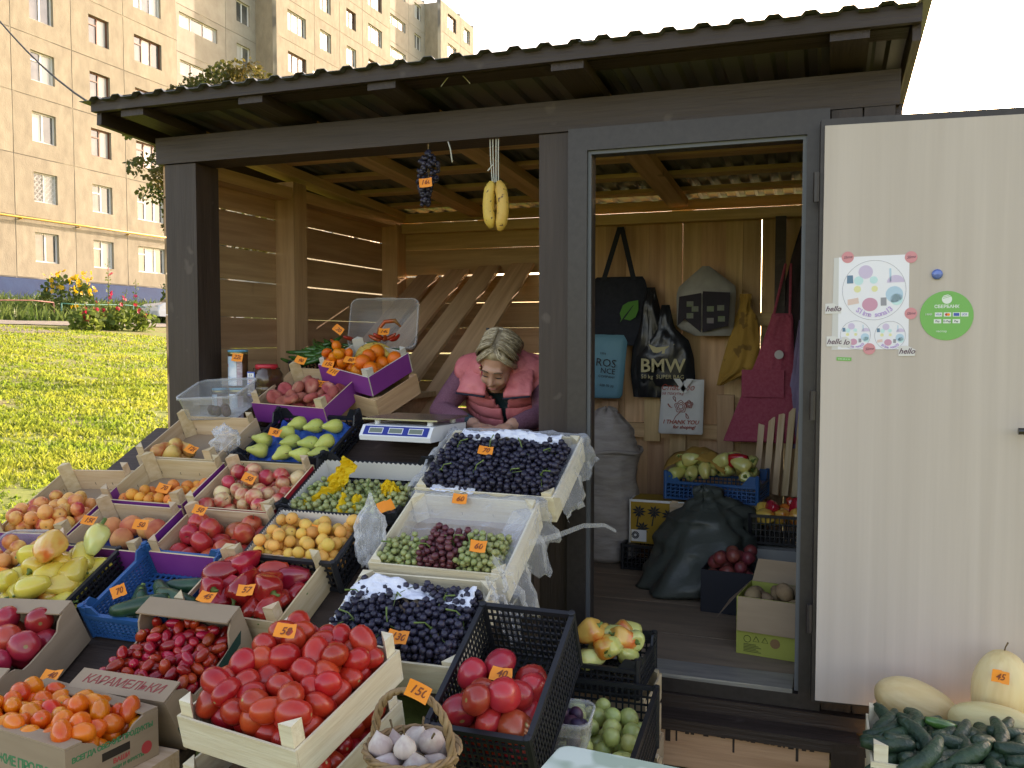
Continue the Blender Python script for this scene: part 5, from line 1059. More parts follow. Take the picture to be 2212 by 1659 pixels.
def crepe(x, y, z, w_, l_, rz, tl, label, seed): 
    b = MB(); b.grid(lambda u, v: ((u - .5) * w_ * (1 - .35 * v) + .006 * fbm(u * 9, v * 9, seed), (v - .5) * l_ + .010 * math.sin(u * 25) * (v < .3), .030 * fbm(u * 4, v * 4, seed + 3) + .012 * math.sin(u * 9 + seed) * v), 14, 14)
    tag(solid(b.build('yellow_paper', YP, None, False, M_ @ Matrix.Translation((x, y, z)) @ Euler((tl, .2, rz)).to_matrix().to_4x4()), .0006), label, 'paper', 'yellow crepe paper')
crepe(-.075, .035, .115, .09, .12, -.5, R_(38), 'large yellow crepe paper standing up among the green grapes', 1); crepe(.03, -.11, .085, .12, .09, .3, R_(15), 'fringed yellow crepe paper at the front of the green grapes', 2); crepe(.13, .0, .095, .075, .06, .8, R_(25), 'small yellow crepe scrap at the right of the green grapes', 3); crepe(-.12, -.07, .09, .05, .16, -.7, R_(12), 'narrow yellow crepe fringe over the left green grapes', 4)
# plastic punnet with nectarines beside the yellow peppers
M_ = slope(.16, 1.07, .03, .12); tub('shallow clear plastic punnet of small nectarines at the left edge', M_, .20, .26, .09, clips=False)
spread('nectarine', M_, (-.085, .085, -.115, .10), 22, .0265, 'small dark nectarine in the clear punnet', 'nectarine', 'nectarines in the punnet', 61, z0=.003, by=.2)
# hung from the beam: grapes and bananas on strings
hg = thing('hanging_grapes', 'long bunch of blue-black grapes hanging from the beam', 'grapes', T(1.345, -.005, 2.44)); rg = np.random.default_rng(8); Q = []
for _ in range(170):
    z = rg.uniform(-.25, -.03); wv = .040 * (sm(-.02, -.09, z)) * (1 if z > -.13 else max(.35, 1 - (-.13 - z) / .13)); a_ = rg.uniform(0, 6.28); Q.append((wv * math.cos(a_) - (.012 if z < -.15 else 0) + .02 * (z + .1), wv * math.sin(a_), z, .0095))
put('berries', berries(np.array(Q), M_DRK), hg)['kind'] = 'stuff'; MB().tube([(0, 0, 0), (0, 0, -.2)], .003, 5).build('stem', M_WST, hg)
STR = mat('white_twine', (.55, .55, .50), rough=.8)
hb = thing('hanging_bananas', 'two spotted bananas hanging from the beam on white twine', 'bananas', T(1.63, .02, 2.44))
for s, x in ((-1, -.016), (1, .014)):
    b = MB(); pts = []; rs = []
    for k in range(13): t_ = k / 12; pts.append((x + s * .012 * math.sin(math.pi * t_) + (.016 if s > 0 else -.010) * (t_ - t_ * t_ * .8), 0, -.165 - .20 * t_ * (1 if s > 0 else .93))); rs.append(.0255 * (.4 if k == 0 else .75 if k in (1, 11) else .35 if k == 12 else 1.))
    b.tube(pts, rs, 8); b.build('banana', M_BAN, hb, True)
b = MB()
for dx, e in ((-.02, -.012), (-.008, -.004), (.006, .004), (.016, .014)): b.tube([(dx, -.01, .0), (dx * .7 + e * .3, -.01, -.08), (e, -.005, -.17)], .0022, 5)
b.tube([(-.006, -.012, -.10), (-.03, -.014, -.125), (-.02, -.014, -.118)], .0022, 5); b.build('twine', STR, hb)
b = MB(); b.tube([(0, 0, 0), (.012, -.004, -.03), (.016, -.004, -.055), (.020, -.002, -.085)], .0028, 5); tag(b.build('twine_end', STR, None, True, T(1.435, -.01, 2.44)), 'loose end of white twine hanging beside the grapes', 'twine')
b = MB(); b.tube([(1.49 + .12 * t_, -.20, 2.605 + .045 * math.sin(math.pi * t_)) for t_ in [i / 10 for i in range(11)]], .0016, 5); tag(b.build('wire_loop', STR), 'thin looped wire under the eave above the bananas', 'wire')
# ------------------------------------------------------------------ inside the doorway
def soft(name, rows, depth, m, parent, M, nu=14, wr=.006, seed=1., pw=.5):
    """bag-like body: rows of (z, x_left, x_right), bulging front and back"""
    b = MB(); nv = len(rows) * 3; zs = [r[0] for r in rows]
    def at(v):
        f = v * (len(rows) - 1); i = min(len(rows) - 2, int(f)); t_ = f - i; return [rows[i][k] * (1 - t_) + rows[i + 1][k] * t_ for k in range(3)]
    for s in (-1, 1):
        def fn(u, v):
            z, x0, x1 = at(v); e = max(0., math.sin(math.pi * u)) ** pw * max(0., math.sin(math.pi * min(1, .12 + .88 * v))) ** .5
            return (x0 + (x1 - x0) * u, s * (depth * e / 2 + (wr * fbm(u * 5, v * 6, seed + s) * (1 if e > .2 else .2))), z)
        o = len(b.v); b.grid(fn, nu, nv)
        if s > 0: b.f[-nu * nv:] = [tuple(reversed(f)) for f in b.f[-nu * nv:]]
    return b.build(name, m, parent, True, M)
def shape(name, poly, m, parent, M, t=.0012): return MB().prism(poly, 0, t, M @ Af).build(name, m, parent)
NAVY = mat('navy_cloth', (.012, .014, .022), (.018, .02, .03), rough=.85, scale=40)
t = thing('tote_bag', 'large dark navy tote bag with a green leaf print hanging on the wall', 'bag', T(1.67, 2.13, 1.60))
soft('bag_body', [(0, -.20, .17), (.05, -.21, .20), (.25, -.20, .19), (.40, -.19, .16), (.43, -.15, .14)], .10, NAVY, t, None, wr=.015)
LEAFG = mat('green_leaf_print', (.05, .20, .025), rough=.7)
lf = shape('leaf_print', [(-.055, -.08), (-.045, -.055), (-.055, -.02), (-.035, .03), (.0, .05), (.06, .06), (.062, .0), (.045, -.045), (.01, -.065), (-.03, -.055)], LEAFG, t, T(.065, -.058, .22))
MB().prism([(-.055, -.08), (-.02, -.03), (.03, .03), (.032, .028), (-.012, -.035), (-.05, -.082)], .0013, .0022, T(.065, -.058, .22) @ Af).build('leaf_vein', NAVY, lf)
b = MB()
for x0, x1, s in ((-.10, -.005, 1), (.09, .005, 1)): b.grid(lambda u, v: (x0 + (x1 - x0) * v + (u - .5) * .032, -.03 * (1 - v), .41 + .33 * v), 2, 8)
solid(b.build('handle', NAVY, t), .004)
LBL = mat('light_blue_print_bag', (.09, .25, .33), (.11, .28, .36), rough=.6, scale=4)
t = thing('paper_bag', 'light blue printed packet hanging below the navy tote', 'bag', T(1.61, 2.09, 1.27))
soft('bag_body', [(0, -.16, .07), (.02, -.16, .085), (.35, -.14, .115), (.40, -.13, .10)], .07, LBL, t, None, wr=.004, pw=.3)
for tx, s_, z, x in (('ROS', .070, .22, .0), ('NCE', .048, .17, .012), ('COMPANY', .022, .135, .005), ('028 70 20', .022, .08, .005), ('1974', .02, .28, -.02)): put('lettering', text_mesh(tx, s_, INKB), t, Matrix.Translation((x - .01, -.045, z)) @ Euler((0, R_(6), 0)).to_matrix().to_4x4() @ Af)
BLK = mat('black_film', (.012, .013, .015), (.022, .023, .026), rough=.28, scale=9, bump=.5, bscale=10)
t = thing('carrier_bag', 'black carrier bag printed BMW hanging on the wall', 'bag', T(1.965, 2.10, 1.35))
soft('bag_body', [(0, -.15, .17), (.05, -.19, .18), (.18, -.20, .17), (.28, -.12, .14), (.36, -.06, .05), (.50, -.03, .02)], .12, BLK, t, None, wr=.02)
GOLD = mat('gold_print', (.42, .36, .18), rough=.4)
put('lettering', text_mesh('BMW', .115, GOLD, 0, .0004, .002), t, Matrix.Translation((-.01, -.068, .125)) @ Af)
put('lettering', text_mesh('50 kg  SUPER BAG', .034, GOLD), t, Matrix.Translation((-.01, -.066, .06)) @ Af)
shape('gold_patch', [(-.08, .0), (-.05, -.05), (0, -.06), (.05, -.05), (.08, 0), (.03, -.015), (-.03, -.02)], GOLD, t, T(-.02, -.058, .26))
t = thing('carrier_bag', 'black plastic sack bulging between the navy tote and the BMW bag', 'bag', T(1.86, 2.12, 1.28)); soft('bag_body', [(0, -.10, .12), (.15, -.12, .14), (.4, -.10, .10), (.60, -.04, .05), (.68, -.02, .03)], .12, BLK, t, None, wr=.03, seed=4)
WHB = mat('white_poly_bag', (.62, .62, .60), (.55, .55, .53), rough=.5, scale=5, bump=.3, bscale=14)
t = thing('carrier_bag', 'white plastic bag printed with a red rose and thank you text', 'bag', T(2.065, 2.08, 1.06))
soft('bag_body', [(0, -.135, .125), (.01, -.14, .13), (.30, -.12, .135), (.335, -.115, .135)], .035, WHB, t, None, wr=.004, pw=.3)
RDP = mat('red_rose_ink', (.40, .06, .03), rough=.7)
put('lettering', text_mesh('Спасибо', .048, RDP, .25), t, Matrix.Translation((-.02, -.028, .285)) @ Af)
put('lettering', text_mesh('за покупку', .026, RDP, .25), t, Matrix.Translation((-.05, -.028, .25)) @ Af)
put('lettering', text_mesh('I THANK YOU', .034, RDP, .25, .0003, .0006), t, Matrix.Translation((0, -.026, .075)) @ Af); put('lettering', text_mesh('for shoping!', .028, RDP, .25, .0003, .0006), t, Matrix.Translation((.02, -.026, .045)) @ Af)
b = MB()
for (cx, cz, r0) in ((0, .17, .034), (.05, .185, .022)):
    for k in range(3): rr = r0 * (1 - k * .3); b.tube([(cx + rr * math.cos(a_) * (1 + .15 * math.sin(5 * a_)), -.030, cz + rr * math.sin(a_) * (1 + .15 * math.sin(5 * a_ + k))) for a_ in [i * math.pi / 10 for i in range(21)]], .0016, 4, False)
for (cx, cz, an) in ((-.05, .165, 2.8), (.03, .13, 5.2), (-.03, .20, 2.)): b.tube([(cx + .03 * math.cos(an + .4 * math.sin(i * .63)) * abs(math.sin(i * .3142)), -.030, cz + .03 * math.sin(an + .5 * math.cos(i * .63)) * abs(math.sin(i * .3142))) for i in range(11)], .0016, 4, False)
b.tube([(0, -.030, .14), (-.03, -.030, .11), (-.04, -.030, .09)], .0016, 4); b.build('rose_print', RDP, t)
for s in (-1, 1): MB().prism([(s * .02, .34), (s * .06, .34), (s * -.005, .25), (s * -.03, .26)][::s], 0, .002, T(.015, -.034, 0) @ Af).build('handle', WHB, t)
t = thing('market_bag', 'grey-white woven market bag with dark printed panels on the wall', 'bag', T(2.19, 2.10, 1.66)); PLM_ = mat('dark_plum_print', (.012, .008, .014), (.022, .014, .025), rough=.7, scale=9); GRB = mat('grey_bag_cloth', (.36, .35, .32), (.28, .27, .25), rough=.7, scale=9)
soft('bag_body', [(0, -.05, .16), (.05, -.16, .18), (.25, -.165, .19), (.30, -.15, .185), (.42, -.01, .03)], .12, GRB, t, None, wr=.008)
pl_ = shape('printed_panel', [(-.145, .06), (-.10, .10), (-.005, .02), (-.005, .255), (-.135, .235)], PLM_, t, T(0, -.082, 0)); shape('printed_panel', [(.005, .02), (.155, .06), (.165, .255), (.005, .265)], PLM_, t, T(0, -.082, 0))
for x, z in ((.05, .16), (.11, .165), (.05, .09), (.115, .10), (-.07, .19), (-.07, .12), (-.04, .16)): MB().prism([(-.02, -.016), (.02, -.016), (.02, .016), (-.02, .016)], .0013, .002, T(x, -.082, z) @ Af).build('printed_motif', mat('green_grey_motif', (.12, .17, .07), (.2, .17, .2), rough=.6, scale=20), pl_)
YLC = mat('yellow_patterned_cloth', (.42, .24, .05), (.36, .20, .04), rough=.85, scale=9, spots=(16, .62, (.22, .12, .03)))
t = thing('yellow_cloth', 'yellow patterned cloth hanging beside the pink apron', 'cloth', T(2.40, 2.11, 1.36)); soft('cloth', [(0, -.13, -.10), (.10, -.11, .10), (.25, -.07, .12), (.42, -.02, .10), (.47, .0, .06), (.55, .0, .07)], .05, YLC, t, None, wr=.03, seed=7)
PNK = mat('pink_checked_apron', (.36, .055, .095), (.42, .09, .13), rough=.85, scale=60, stretch=(1, 1, 1))
t = thing('apron', 'pink checked apron hanging by the right of the doorway', 'apron', T(2.56, 2.06, 1.03)); soft('apron_skirt', [(0, -.24, .19), (.02, -.235, .19), (.3, -.13, .17), (.5, -.05, .155), (.72, .02, .15), (.76, .03, .14)], .05, PNK, t, None, wr=.02, seed=3)
MB().grid(lambda u, v: (-.12 + .24 * u - .015, -.040 - .004 * math.sin(3.1 * u), .27 + .16 * v), 4, 4).build('pocket', PNK, t)
b = MB()
for x0, x1 in ((.04, .10), (.13, .13)): b.tube([(x0, 0, .75), (x1, .03, 1.05)], .008, 6)
b.build('strap', PNK, t); MB().lathe([(.026, 0), (.026, .002)], 16, T(.075, -.043, .52) @ Euler((R_(90), 0, 0)).to_matrix().to_4x4()).build('applique', mat('white_felt', (.6, .57, .55), rough=.9), t)
LIL = mat('lilac_cloth', (.20, .16, .26), (.25, .2, .32), rough=.85, scale=8); t = thing('lilac_cloth', 'lilac cloth hanging at the right edge of the apron', 'cloth', T(2.74, 2.07, 1.0)); soft('cloth', [(0, -.03, .03), (.3, -.06, .05), (.6, -.02, .05), (.75, 0, .04)], .05, LIL, t, None, wr=.02)
t = thing('dark_jacket', 'dark clothes hanging in the right corner above the apron', 'clothes', T(2.72, 2.13, 1.5)); soft('cloth', [(0, -.06, .06), (.3, -.10, .08), (.62, -.03, .10), (.80, .02, .08)], .08, mat('dark_wool', (.03, .024, .026), (.05, .03, .035), rough=.9, scale=12), t, None, wr=.03, seed=9)
# sacks
def sack(label, M, prof, m, seed, fold=.03, nz=44, crease=10., lump=.12):
    b = MB(); n = 44
    def rp(z):
        for (z0, r0), (z1, r1) in zip(prof, prof[1:]):
            if z <= z1: t_ = (z - z0) / (z1 - z0); t_ = t_ * t_ * (3 - 2 * t_); return r0 + (r1 - r0) * t_
        return prof[-1][1]
    H = prof[-1][0]; pr_ = [(rp(H * i / nz), H * i / nz) for i in range(nz + 1)]
    def wv(p, g):
        q = Vector((math.cos(g), math.sin(g), p.z * crease)); k = 1 - .06 + fold * ((1 - abs(mnoise.noise(q * 1.1 + Vector((seed, 0, 0))))) * 1.1 - 2.2 * abs(mnoise.noise(Vector((math.cos(g) * 1.6, math.sin(g) * 1.6, p.z * crease * .45 + 1.2 * math.sin(g))) + Vector((seed, 3, 0)))) + .5 * mnoise.noise(Vector((math.cos(g) * 3, math.sin(g) * 3, p.z * crease * 1.8)) + Vector((0, seed, 0))))
        k *= 1 + lump * mnoise.noise(Vector((math.cos(g) * .9, math.sin(g) * .9, p.z * 3.1 + seed))); p = p + Vector((lump * .35 * math.sin(p.z * 5 + seed), 0, 0))
        return Vector((p.x * k, p.y * k * .85, p.z + (.03 * mnoise.noise(Vector((math.cos(g) * 2, math.sin(g) * 2, seed))) if p.z > H * .8 else 0)))
    b.lathe(pr_, n, None, wv); t = thing('sack', label, 'sack', M); b.build('sack_body', m, t, True); return t
SACKW = mat('woven_sack', (.42, .37, .335), (.32, .28, .255), rough=.6, scale=7, stretch=(1.2, 1.2, 5), bump=1., bscale=1.3, bstretch=(7, 7, 26))
t = sack('tall whitish woven sack tied open beside the door post', T(1.70, 1.66, .36, .4), [(0, .15), (.03, .19), (.3, .205), (.55, .20), (.64, .215), (.66, .19), (.75, .17), (.86, .08), (.88, .01)], SACKW, 2., .07, 60, 11, .04)
MB().tube([(.205 * math.cos(a_) * (1 + .05 * math.sin(5 * a_)), .175 * math.sin(a_), .635 + .012 * math.sin(3 * a_)) for a_ in [i * math.pi / 16 for i in range(33)]], .012, 8, False).build('rolled_edge', SACKW, t, True)
SACKG = mat('green_woven_sack', (.055, .066, .058), (.075, .087, .075), rough=.45, scale=5, bump=.8, bscale=1.4, bstretch=(8, 8, 14))
t = sack('big dark green sack slumped on the kiosk floor', Matrix.Translation((2.26, 1.22, .36)) @ Euler((0, R_(-3), .5)).to_matrix().to_4x4(), [(0, .22), (.03, .27), (.12, .29), (.26, .275), (.36, .22), (.43, .12), (.46, .06), (.50, .07), (.52, .01)], SACKG, 6., .16, 60, 7, .34)
# crates and boxes stacked inside
kb_ = lambda nm, lab, cat, x0, x1, y0, y1, z0, z1, m: tag(MB().box(x0, x1, y0, y1, z0, z1).build(nm, m), lab, cat)
plastic_crate('small black plastic crate on the floor under the palm box', T(1.99, 1.57, .362), .30, .24, .14, BLACKP, .022, 0, 4)
t = thing('palm_box', 'yellow cardboard box printed with black palm trees', 'box', T(2.02, 1.60, .505)); YBX = mat('yellow_carton_print', (.42, .25, .02), (.36, .21, .02), rough=.6, scale=5)
MB().box(-.145, .155, -.11, .11, 0, .24).build('body', YBX, t); MB().box(-.146, -.140, -.112, .112, .0, .245).build('edge', PVC, t); MB().box(-.146, .156, -.113, -.1105, .232, .245).build('edge', PVC, t)
b = MB()
for x, z, h in ((-.105, .09, .11), (-.02, .10, .10), (.06, .07, .12), (-.085, .03, .07)):
    b.prism([(x - .004, z), (x + .004, z), (x + .014, z + h * .8), (x + .009, z + h * .8)], 0, .0012, T(0, -.1105, 0) @ Af)
    for k in range(9): an = k * .7; c_, s_ = math.cos(an), math.sin(an); px, pz = x + .012, z + h * .8; b.prism([(px, pz), (px + .022 * math.cos(an + .3), pz + .022 * math.sin(an + .3)), (px + .042 * c_, pz + .036 * s_), (px + .022 * math.cos(an - .3), pz + .022 * math.sin(an - .3))], .0002 * (k % 3), .0014 + .0002 * (k % 3), T(0, -.1108, 0) @ Af)
b.build('palm_print', INKB, t); lb_ = MB().box(-.135, -.05, -.1128, -.1112, .01, .075).build('label', PVC, t)
b = MB(); 
for k in range(14): an = k * .449; b.prism([(.008 * math.cos(an - .2), .008 * math.sin(an - .2)), (.022 * math.cos(an - .16), .022 * math.sin(an - .16)), (.022 * math.cos(an + .16), .022 * math.sin(an + .16)), (.008 * math.cos(an + .2), .008 * math.sin(an + .2))], 0, .0008, T(-.112, -.1132, .045) @ Af)
b.build('sun_emblem', INKB, lb_)
M_ = T(2.335, 1.62, .765, R_(-6)); a, l = .50, .32
wood_crate('wooden crate stacked under the blue pepper crate inside the kiosk', T(2.34, 1.62, .365), .48, .30, .38, WOODC, posts=.012, slat=True)
plastic_crate('blue plastic crate heaped with pale peppers inside the kiosk', M_, a, l, .15, BLUEP, .024, .05, 4)
spread('pale_pepper', M_, (-a / 2 + .02, a / 2 - .02, -l / 2 + .01, l / 2 - .01), 24, .042, 'pale green pepper heaped in the blue crate inside the kiosk', 'pepper', 'pale peppers inside', 71, s=.82, stem='p', base=lambda x, y: .06 + .05 * (1 - (x / .27) ** 2))
tag(put('red_pepper', FM['red_pepper'][1], None, M_ @ Matrix.Translation((.13, -.09, .23)) @ Euler((1.2, .4, 1)).to_matrix().to_4x4()), 'single red pepper among the pale ones in the blue crate inside', 'pepper')
t = thing('yellow_cloth', 'yellow patterned cloth thrown over the pale peppers', 'cloth', M_ @ Matrix.Translation((-.10, .0, .20))); solid(MB().grid(lambda u, v: ((u - .5) * .34, (v - .5) * .24, .07 * (1 - (2 * u - 1) ** 2) - .05 * (2 * v - 1) ** 2 + .02 * fbm(u * 6, v * 6, 5)), 16, 12).build('cloth', YLC, t, True), .002)
M_ = T(2.72, 1.42, .60); plastic_crate('black plastic crate of red and yellow peppers at the right of the doorway', M_, .36, .30, .15, BLACKP, .022, 0, 4)
spread('blushing_pepper', M_, (-.17, .12, -.14, .10), 7, .042, 'orange-red pepper in the dark crate at the right inside', 'pepper', 'peppers in the dark inner crate', 72, s=.82, base=lambda x, y: .08)
spread('red_pepper', M_, (-.17, .12, -.14, .10), 3, .042, 'red pepper on the dark crate at the right inside', 'pepper', 'red peppers in the dark inner crate', 73, s=.82, base=lambda x, y: .12)
kb_('styrofoam_box', 'grey-white foam box under the dark pepper crate', 'box', 2.52, 2.90, 1.22, 1.55, .47, .585, mat('dirty_foam', (.34, .34, .31), (.26, .26, .24), rough=.8, scale=6)); kb_('dark_box', 'dark low box on the floor under the foam box', 'box', 2.54, 2.88, 1.24, 1.52, .36, .468, BLACKP)
t = thing('onion_box', 'dark blue box of red onions on the kiosk floor', 'box', T(2.49, .93, .36, R_(-4))); DBX = mat('dark_blue_card', (.012, .014, .022), rough=.6)
MB().box(-.12, .12, -.11, .11, 0, .006).build('base', DBX, t)
for nm, x0, x1, y0, y1 in (('f', -.12, .12, -.116, -.11), ('b', -.12, .12, .11, .116), ('l', -.126, -.12, -.116, .116), ('r', .12, .126, -.116, .116)): MB().box(x0, x1, y0, y1, 0, .20).build('side', DBX, t)
spread('red_onion', T(2.49, .93, .36, R_(-4)), (-.12, .12, -.11, .11), 18, .034, 'red onion in the dark blue box', 'onion', 'red onions', 74, base=lambda x, y: .12)
M_ = T(2.74, .42, .36, R_(-8)); t = thing('potato_box', 'green printed cardboard box of potatoes with open flaps just inside the door', 'box', M_); LGB = mat('lime_print_card', (.34, .36, .07), (.30, .32, .06), rough=.6, scale=4)
for nm, x0, x1, y0, y1 in (('f', -.15, .15, -.13, -.125), ('b', -.15, .15, .125, .13), ('l', -.155, -.15, -.13, .13), ('r', .15, .155, -.13, .13)): MB().box(x0, x1, y0, y1, 0, .235).build('side', [LGB, CARD][0], t)
MB().box(-.15, .15, -.125, .125, .0, .006).build('base', CARD, t)
MB().add([(-.15, -.131, .235), (.15, -.131, .235), (.15, -.150, .10), (-.15, -.150, .10)], [(0, 1, 2, 3)]).build('flap', CARD, t); MB().add([(-.156, .13, .235), (-.156, -.13, .235), (-.24, -.13, .13), (-.24, .10, .15)], [(0, 1, 2, 3)]).build('flap', CARD, t); MB().add([(-.15, .131, .235), (.15, .131, .235), (.15, .15, .33), (-.13, .15, .33)], [(0, 1, 2, 3)]).build('flap', CARD, t)
b = MB()
for i, x in enumerate((-.11, -.075, -.04)): b.tube([(x + .014 * math.cos(a_), -.132, .065 + .014 * math.sin(a_)) for a_ in ([j * math.pi / 6 for j in range(13)] if i == 0 else [R_(90 + 120 * j) for j in range(4)])], .0014, 4, False)
for i in range(6): b.box(-.125, -.125 + .07 - .01 * (i % 3), -.1315, -.1305, .012 + .006 * i, .015 + .006 * i)
b.build('printed_marks', mat('olive_print', (.12, .13, .03), rough=.7), t); MB().lathe([(.02, 0), (.02, .0008)], 12, Matrix.Translation((.0, -.1305, .06)) @ Euler((R_(90), 0, 0)).to_matrix().to_4x4()).build('printed_potato', mat('brown_print', (.25, .14, .06), rough=.7), t)
spread('potato', M_, (-.145, .145, -.12, .12), 26, .036, 'muddy potato in the lime green box', 'potato', 'potatoes', 75, base=lambda x, y: .07)
kb_('upright_board', 'narrow dark board standing in the right corner behind the apron', 'board', 2.60, 2.66, 2.10, 2.125, 1.75, 2.36, STAIN)
for i in range(6):
    o = plank('slatted_board', (2.52 + .055 * i, 1.93 - .02 * i, .75), (2.56 + .055 * i, 2.14, 1.45), (1, 0, 0), .036, .016, WOODC, None); tag(o, 'thin pale slat leaning against the right back wall', 'slat', 'thin slats leaning in the corner')
# ------------------------------------------------------------------ the woman leaning over the counter
def voxel(b, vx, it=6, fac=.5):
    me = b.mesh('tmp', []) if False else None
    me = bpy.data.meshes.new('tmp'); me.from_pydata(b.v, [], b.f); o = bpy.data.objects.new('tmp', me); COL.objects.link(o)
    m = o.modifiers.new('r', 'REMESH'); m.mode = 'VOXEL'; m.voxel_size = vx; m.use_smooth_shade = True
    s = o.modifiers.new('s', 'SMOOTH'); s.iterations = it; s.factor = fac
    dg = bpy.context.evaluated_depsgraph_get(); out = bpy.data.meshes.new_from_object(o.evaluated_get(dg)); bpy.data.objects.remove(o); bpy.data.meshes.remove(me); return out
def ell(b, c, r, M=None, n=18, m=12):
    vs = []; fs = []
    for j in range(m + 1):
        a_ = math.pi * j / m
        for i in range(n): g_ = 2 * math.pi * i / n; vs.append((c[0] + r[0] * max(.02, math.sin(a_)) * math.cos(g_), c[1] + r[1] * max(.02, math.sin(a_)) * math.sin(g_), c[2] - r[2] * math.cos(a_)))
    fs = [(j * n + i, j * n + (i + 1) % n, (j + 1) * n + (i + 1) % n, (j + 1) * n + i) for j in range(m) for i in range(n)] + [tuple(range(n - 1, -1, -1)), tuple(range(m * n, m * n + n))]
    b.add(vs, fs, M)
def limb(b, pts, rs, flat=1., M=None):
    P_ = []; R2 = []
    for i in range(len(pts) - 1):
        for k in range(5): t_ = k / 5; P_.append(Vector(pts[i]).lerp(Vector(pts[i + 1]), t_)); R2.append(rs[i] + (rs[i + 1] - rs[i]) * t_)
    P_.append(Vector(pts[-1])); R2.append(rs[-1])
    b.tube(P_, R2, 14, True, M, flat)
    for p_, r_ in zip(pts, rs): ell(b, p_, (r_ * .98,) * 3, M, 12, 8)
WB = Vector((1.53, .80, .36))
HM = Matrix.Translation((1.560, .225, 1.535)) @ Euler((0, R_(13), 0)).to_matrix().to_4x4() @ Euler((R_(36), 0, 0)).to_matrix().to_4x4() @ Euler((0, 0, R_(8))).to_matrix().to_4x4()
wm = thing('person', 'woman in a pink quilted vest leaning over the counter, looking down', 'person', Matrix.Translation(WB)); winv = wm.matrix_basis.inverted()
hip, chest, nk = Vector((1.53, .80, 1.17)), Vector((1.53, .50, 1.37)), Vector((1.535, .365, 1.485))
b = MB()
for t_ in np.linspace(0, 1, 9):
    c = hip.lerp(chest, t_); ell(b, c, (.165 + .015 * t_, .125, .13))
for t_ in np.linspace(0, 1, 6): c = chest.lerp(nk, t_); ell(b, c, (.18 - .02 * t_, .11 - .02 * t_, .11 - .03 * t_))
shL, shR = Vector((1.345, .405, 1.475)), Vector((1.715, .405, 1.465))
elL, elR = Vector((1.262, .285, 1.318)), Vector((1.752, .29, 1.312)); haL, haR = Vector((1.50, .10, 1.28)), Vector((1.66, .13, 1.28))
limb(b, [nk + Vector((0, .03, -.01)), shL], [.075, .066]); limb(b, [nk + Vector((0, .03, -.01)), shR], [.075, .066])
for sh, el, ha in ((shL, elL, haL), (shR, elR, haR)):
    limb(b, [sh, sh.lerp(el, .5), el, el.lerp(ha, .5), ha], [.066, .060, .050, .044, .030])
    d = (ha - el).normalized(); sd_ = d.cross(Vector((0, 0, 1))).normalized(); pc = ha + d * .045
    ell(b, pc, (.036, .042, .018))
    for k, (o_, L_) in enumerate(((-.027, .062), (-.009, .072), (.009, .068), (.027, .055))):
        r0 = pc + d * .03 + sd_ * o_; limb(b, [r0, r0 + d * L_ * .5 + Vector((0, 0, .008)), r0 + d * L_ * .9 + Vector((0, 0, -.012))], [.0095, .009, .0075])
    r0 = pc - d * .01 - sd_ * .034; limb(b, [r0, r0 + d * .03 - sd_ * .022, r0 + d * .055 - sd_ * .025], [.011, .010, .008])
limb(b, [nk + Vector((0, .02, -.01)), (HM @ Vector((0, .035, -.07)))], [.062, .052])
ell(b, (0, .012, .03), (.074, .093, .095), HM); ell(b, (0, -.022, -.04), (.060, .066, .078), HM); ell(b, (0, -.052, -.098), (.026, .024, .022), HM)
limb(b, [(0, -.084, .018), (0, -.097, -.012), (0, -.106, -.034)], [.008, .009, .012], M=HM); ell(b, (0, -.080, .025), (.050, .016, .012), HM)
for s in (-1, 1):
    ell(b, (s * .030, -.070, -.035), (.026, .020, .024), HM); ell(b, (s * .008, -.097, -.037), (.008, .010, .008), HM); ell(b, (s * .074, .015, -.01), (.008, .018, .028), HM); ell(b, (s * .030, -.078, .002), (.015, .010, .009), HM)
ell(b, (0, -.085, -.062), (.021, .011, .006), HM); ell(b, (0, -.083, -.072), (.018, .011, .006), HM)
for s in (-1, 1): limb(b, [hip + Vector((s * .085, 0, -.02)), Vector((1.53 + s * .095, .78, .80)), Vector((1.53 + s * .10, .84, .42)), Vector((1.53 + s * .10, .76, .40))], [.10, .075, .05, .045])
me = voxel(b, .0075, 4); SKIN = mat('warm_skin', (.46, .24, .16), (.50, .27, .19), rough=.5, scale=14, sub=.25, spec=.35); SLV = mat('heather_mauve_knit', (.15, .055, .085), (.20, .085, .12), rough=.9, scale=160, bump=.4, bscale=220); TEE = mat('dark_teal_print', (.02, .05, .06), (.10, .14, .15), rough=.8, scale=26, sharp=(.55, .65)); TRS = mat('dark_trousers', (.02, .02, .025), rough=.9)
for m_ in (SKIN, SLV, TEE, TRS): me.materials.append(m_)
hinv = HM.inverted(); mi = []
for p_ in me.polygons:
    c = p_.center; h_ = hinv @ c
    k = 1
    if h_.length < .125 or (h_.z > -.17 and (c - nk).length < .17 and c.y < nk.y + .03 and abs(c.x - 1.545) < .07): k = 0
    elif min((c - haL).length, (c - haR).length) < .03 or min((c - haL - (haL - elL).normalized() * .07).length, (c - haR - (haR - elR).normalized() * .07).length) < .085: k = 0
    elif abs(c.x - 1.545) < .085 and c.y < .42 and c.z > 1.25: k = 0 if c.z > 1.40 else 2
    elif c.z < 1.12: k = 3
    mi.append(k)
me.polygons.foreach_set('material_index', mi)
me.transform(winv); put('body', me, wm)
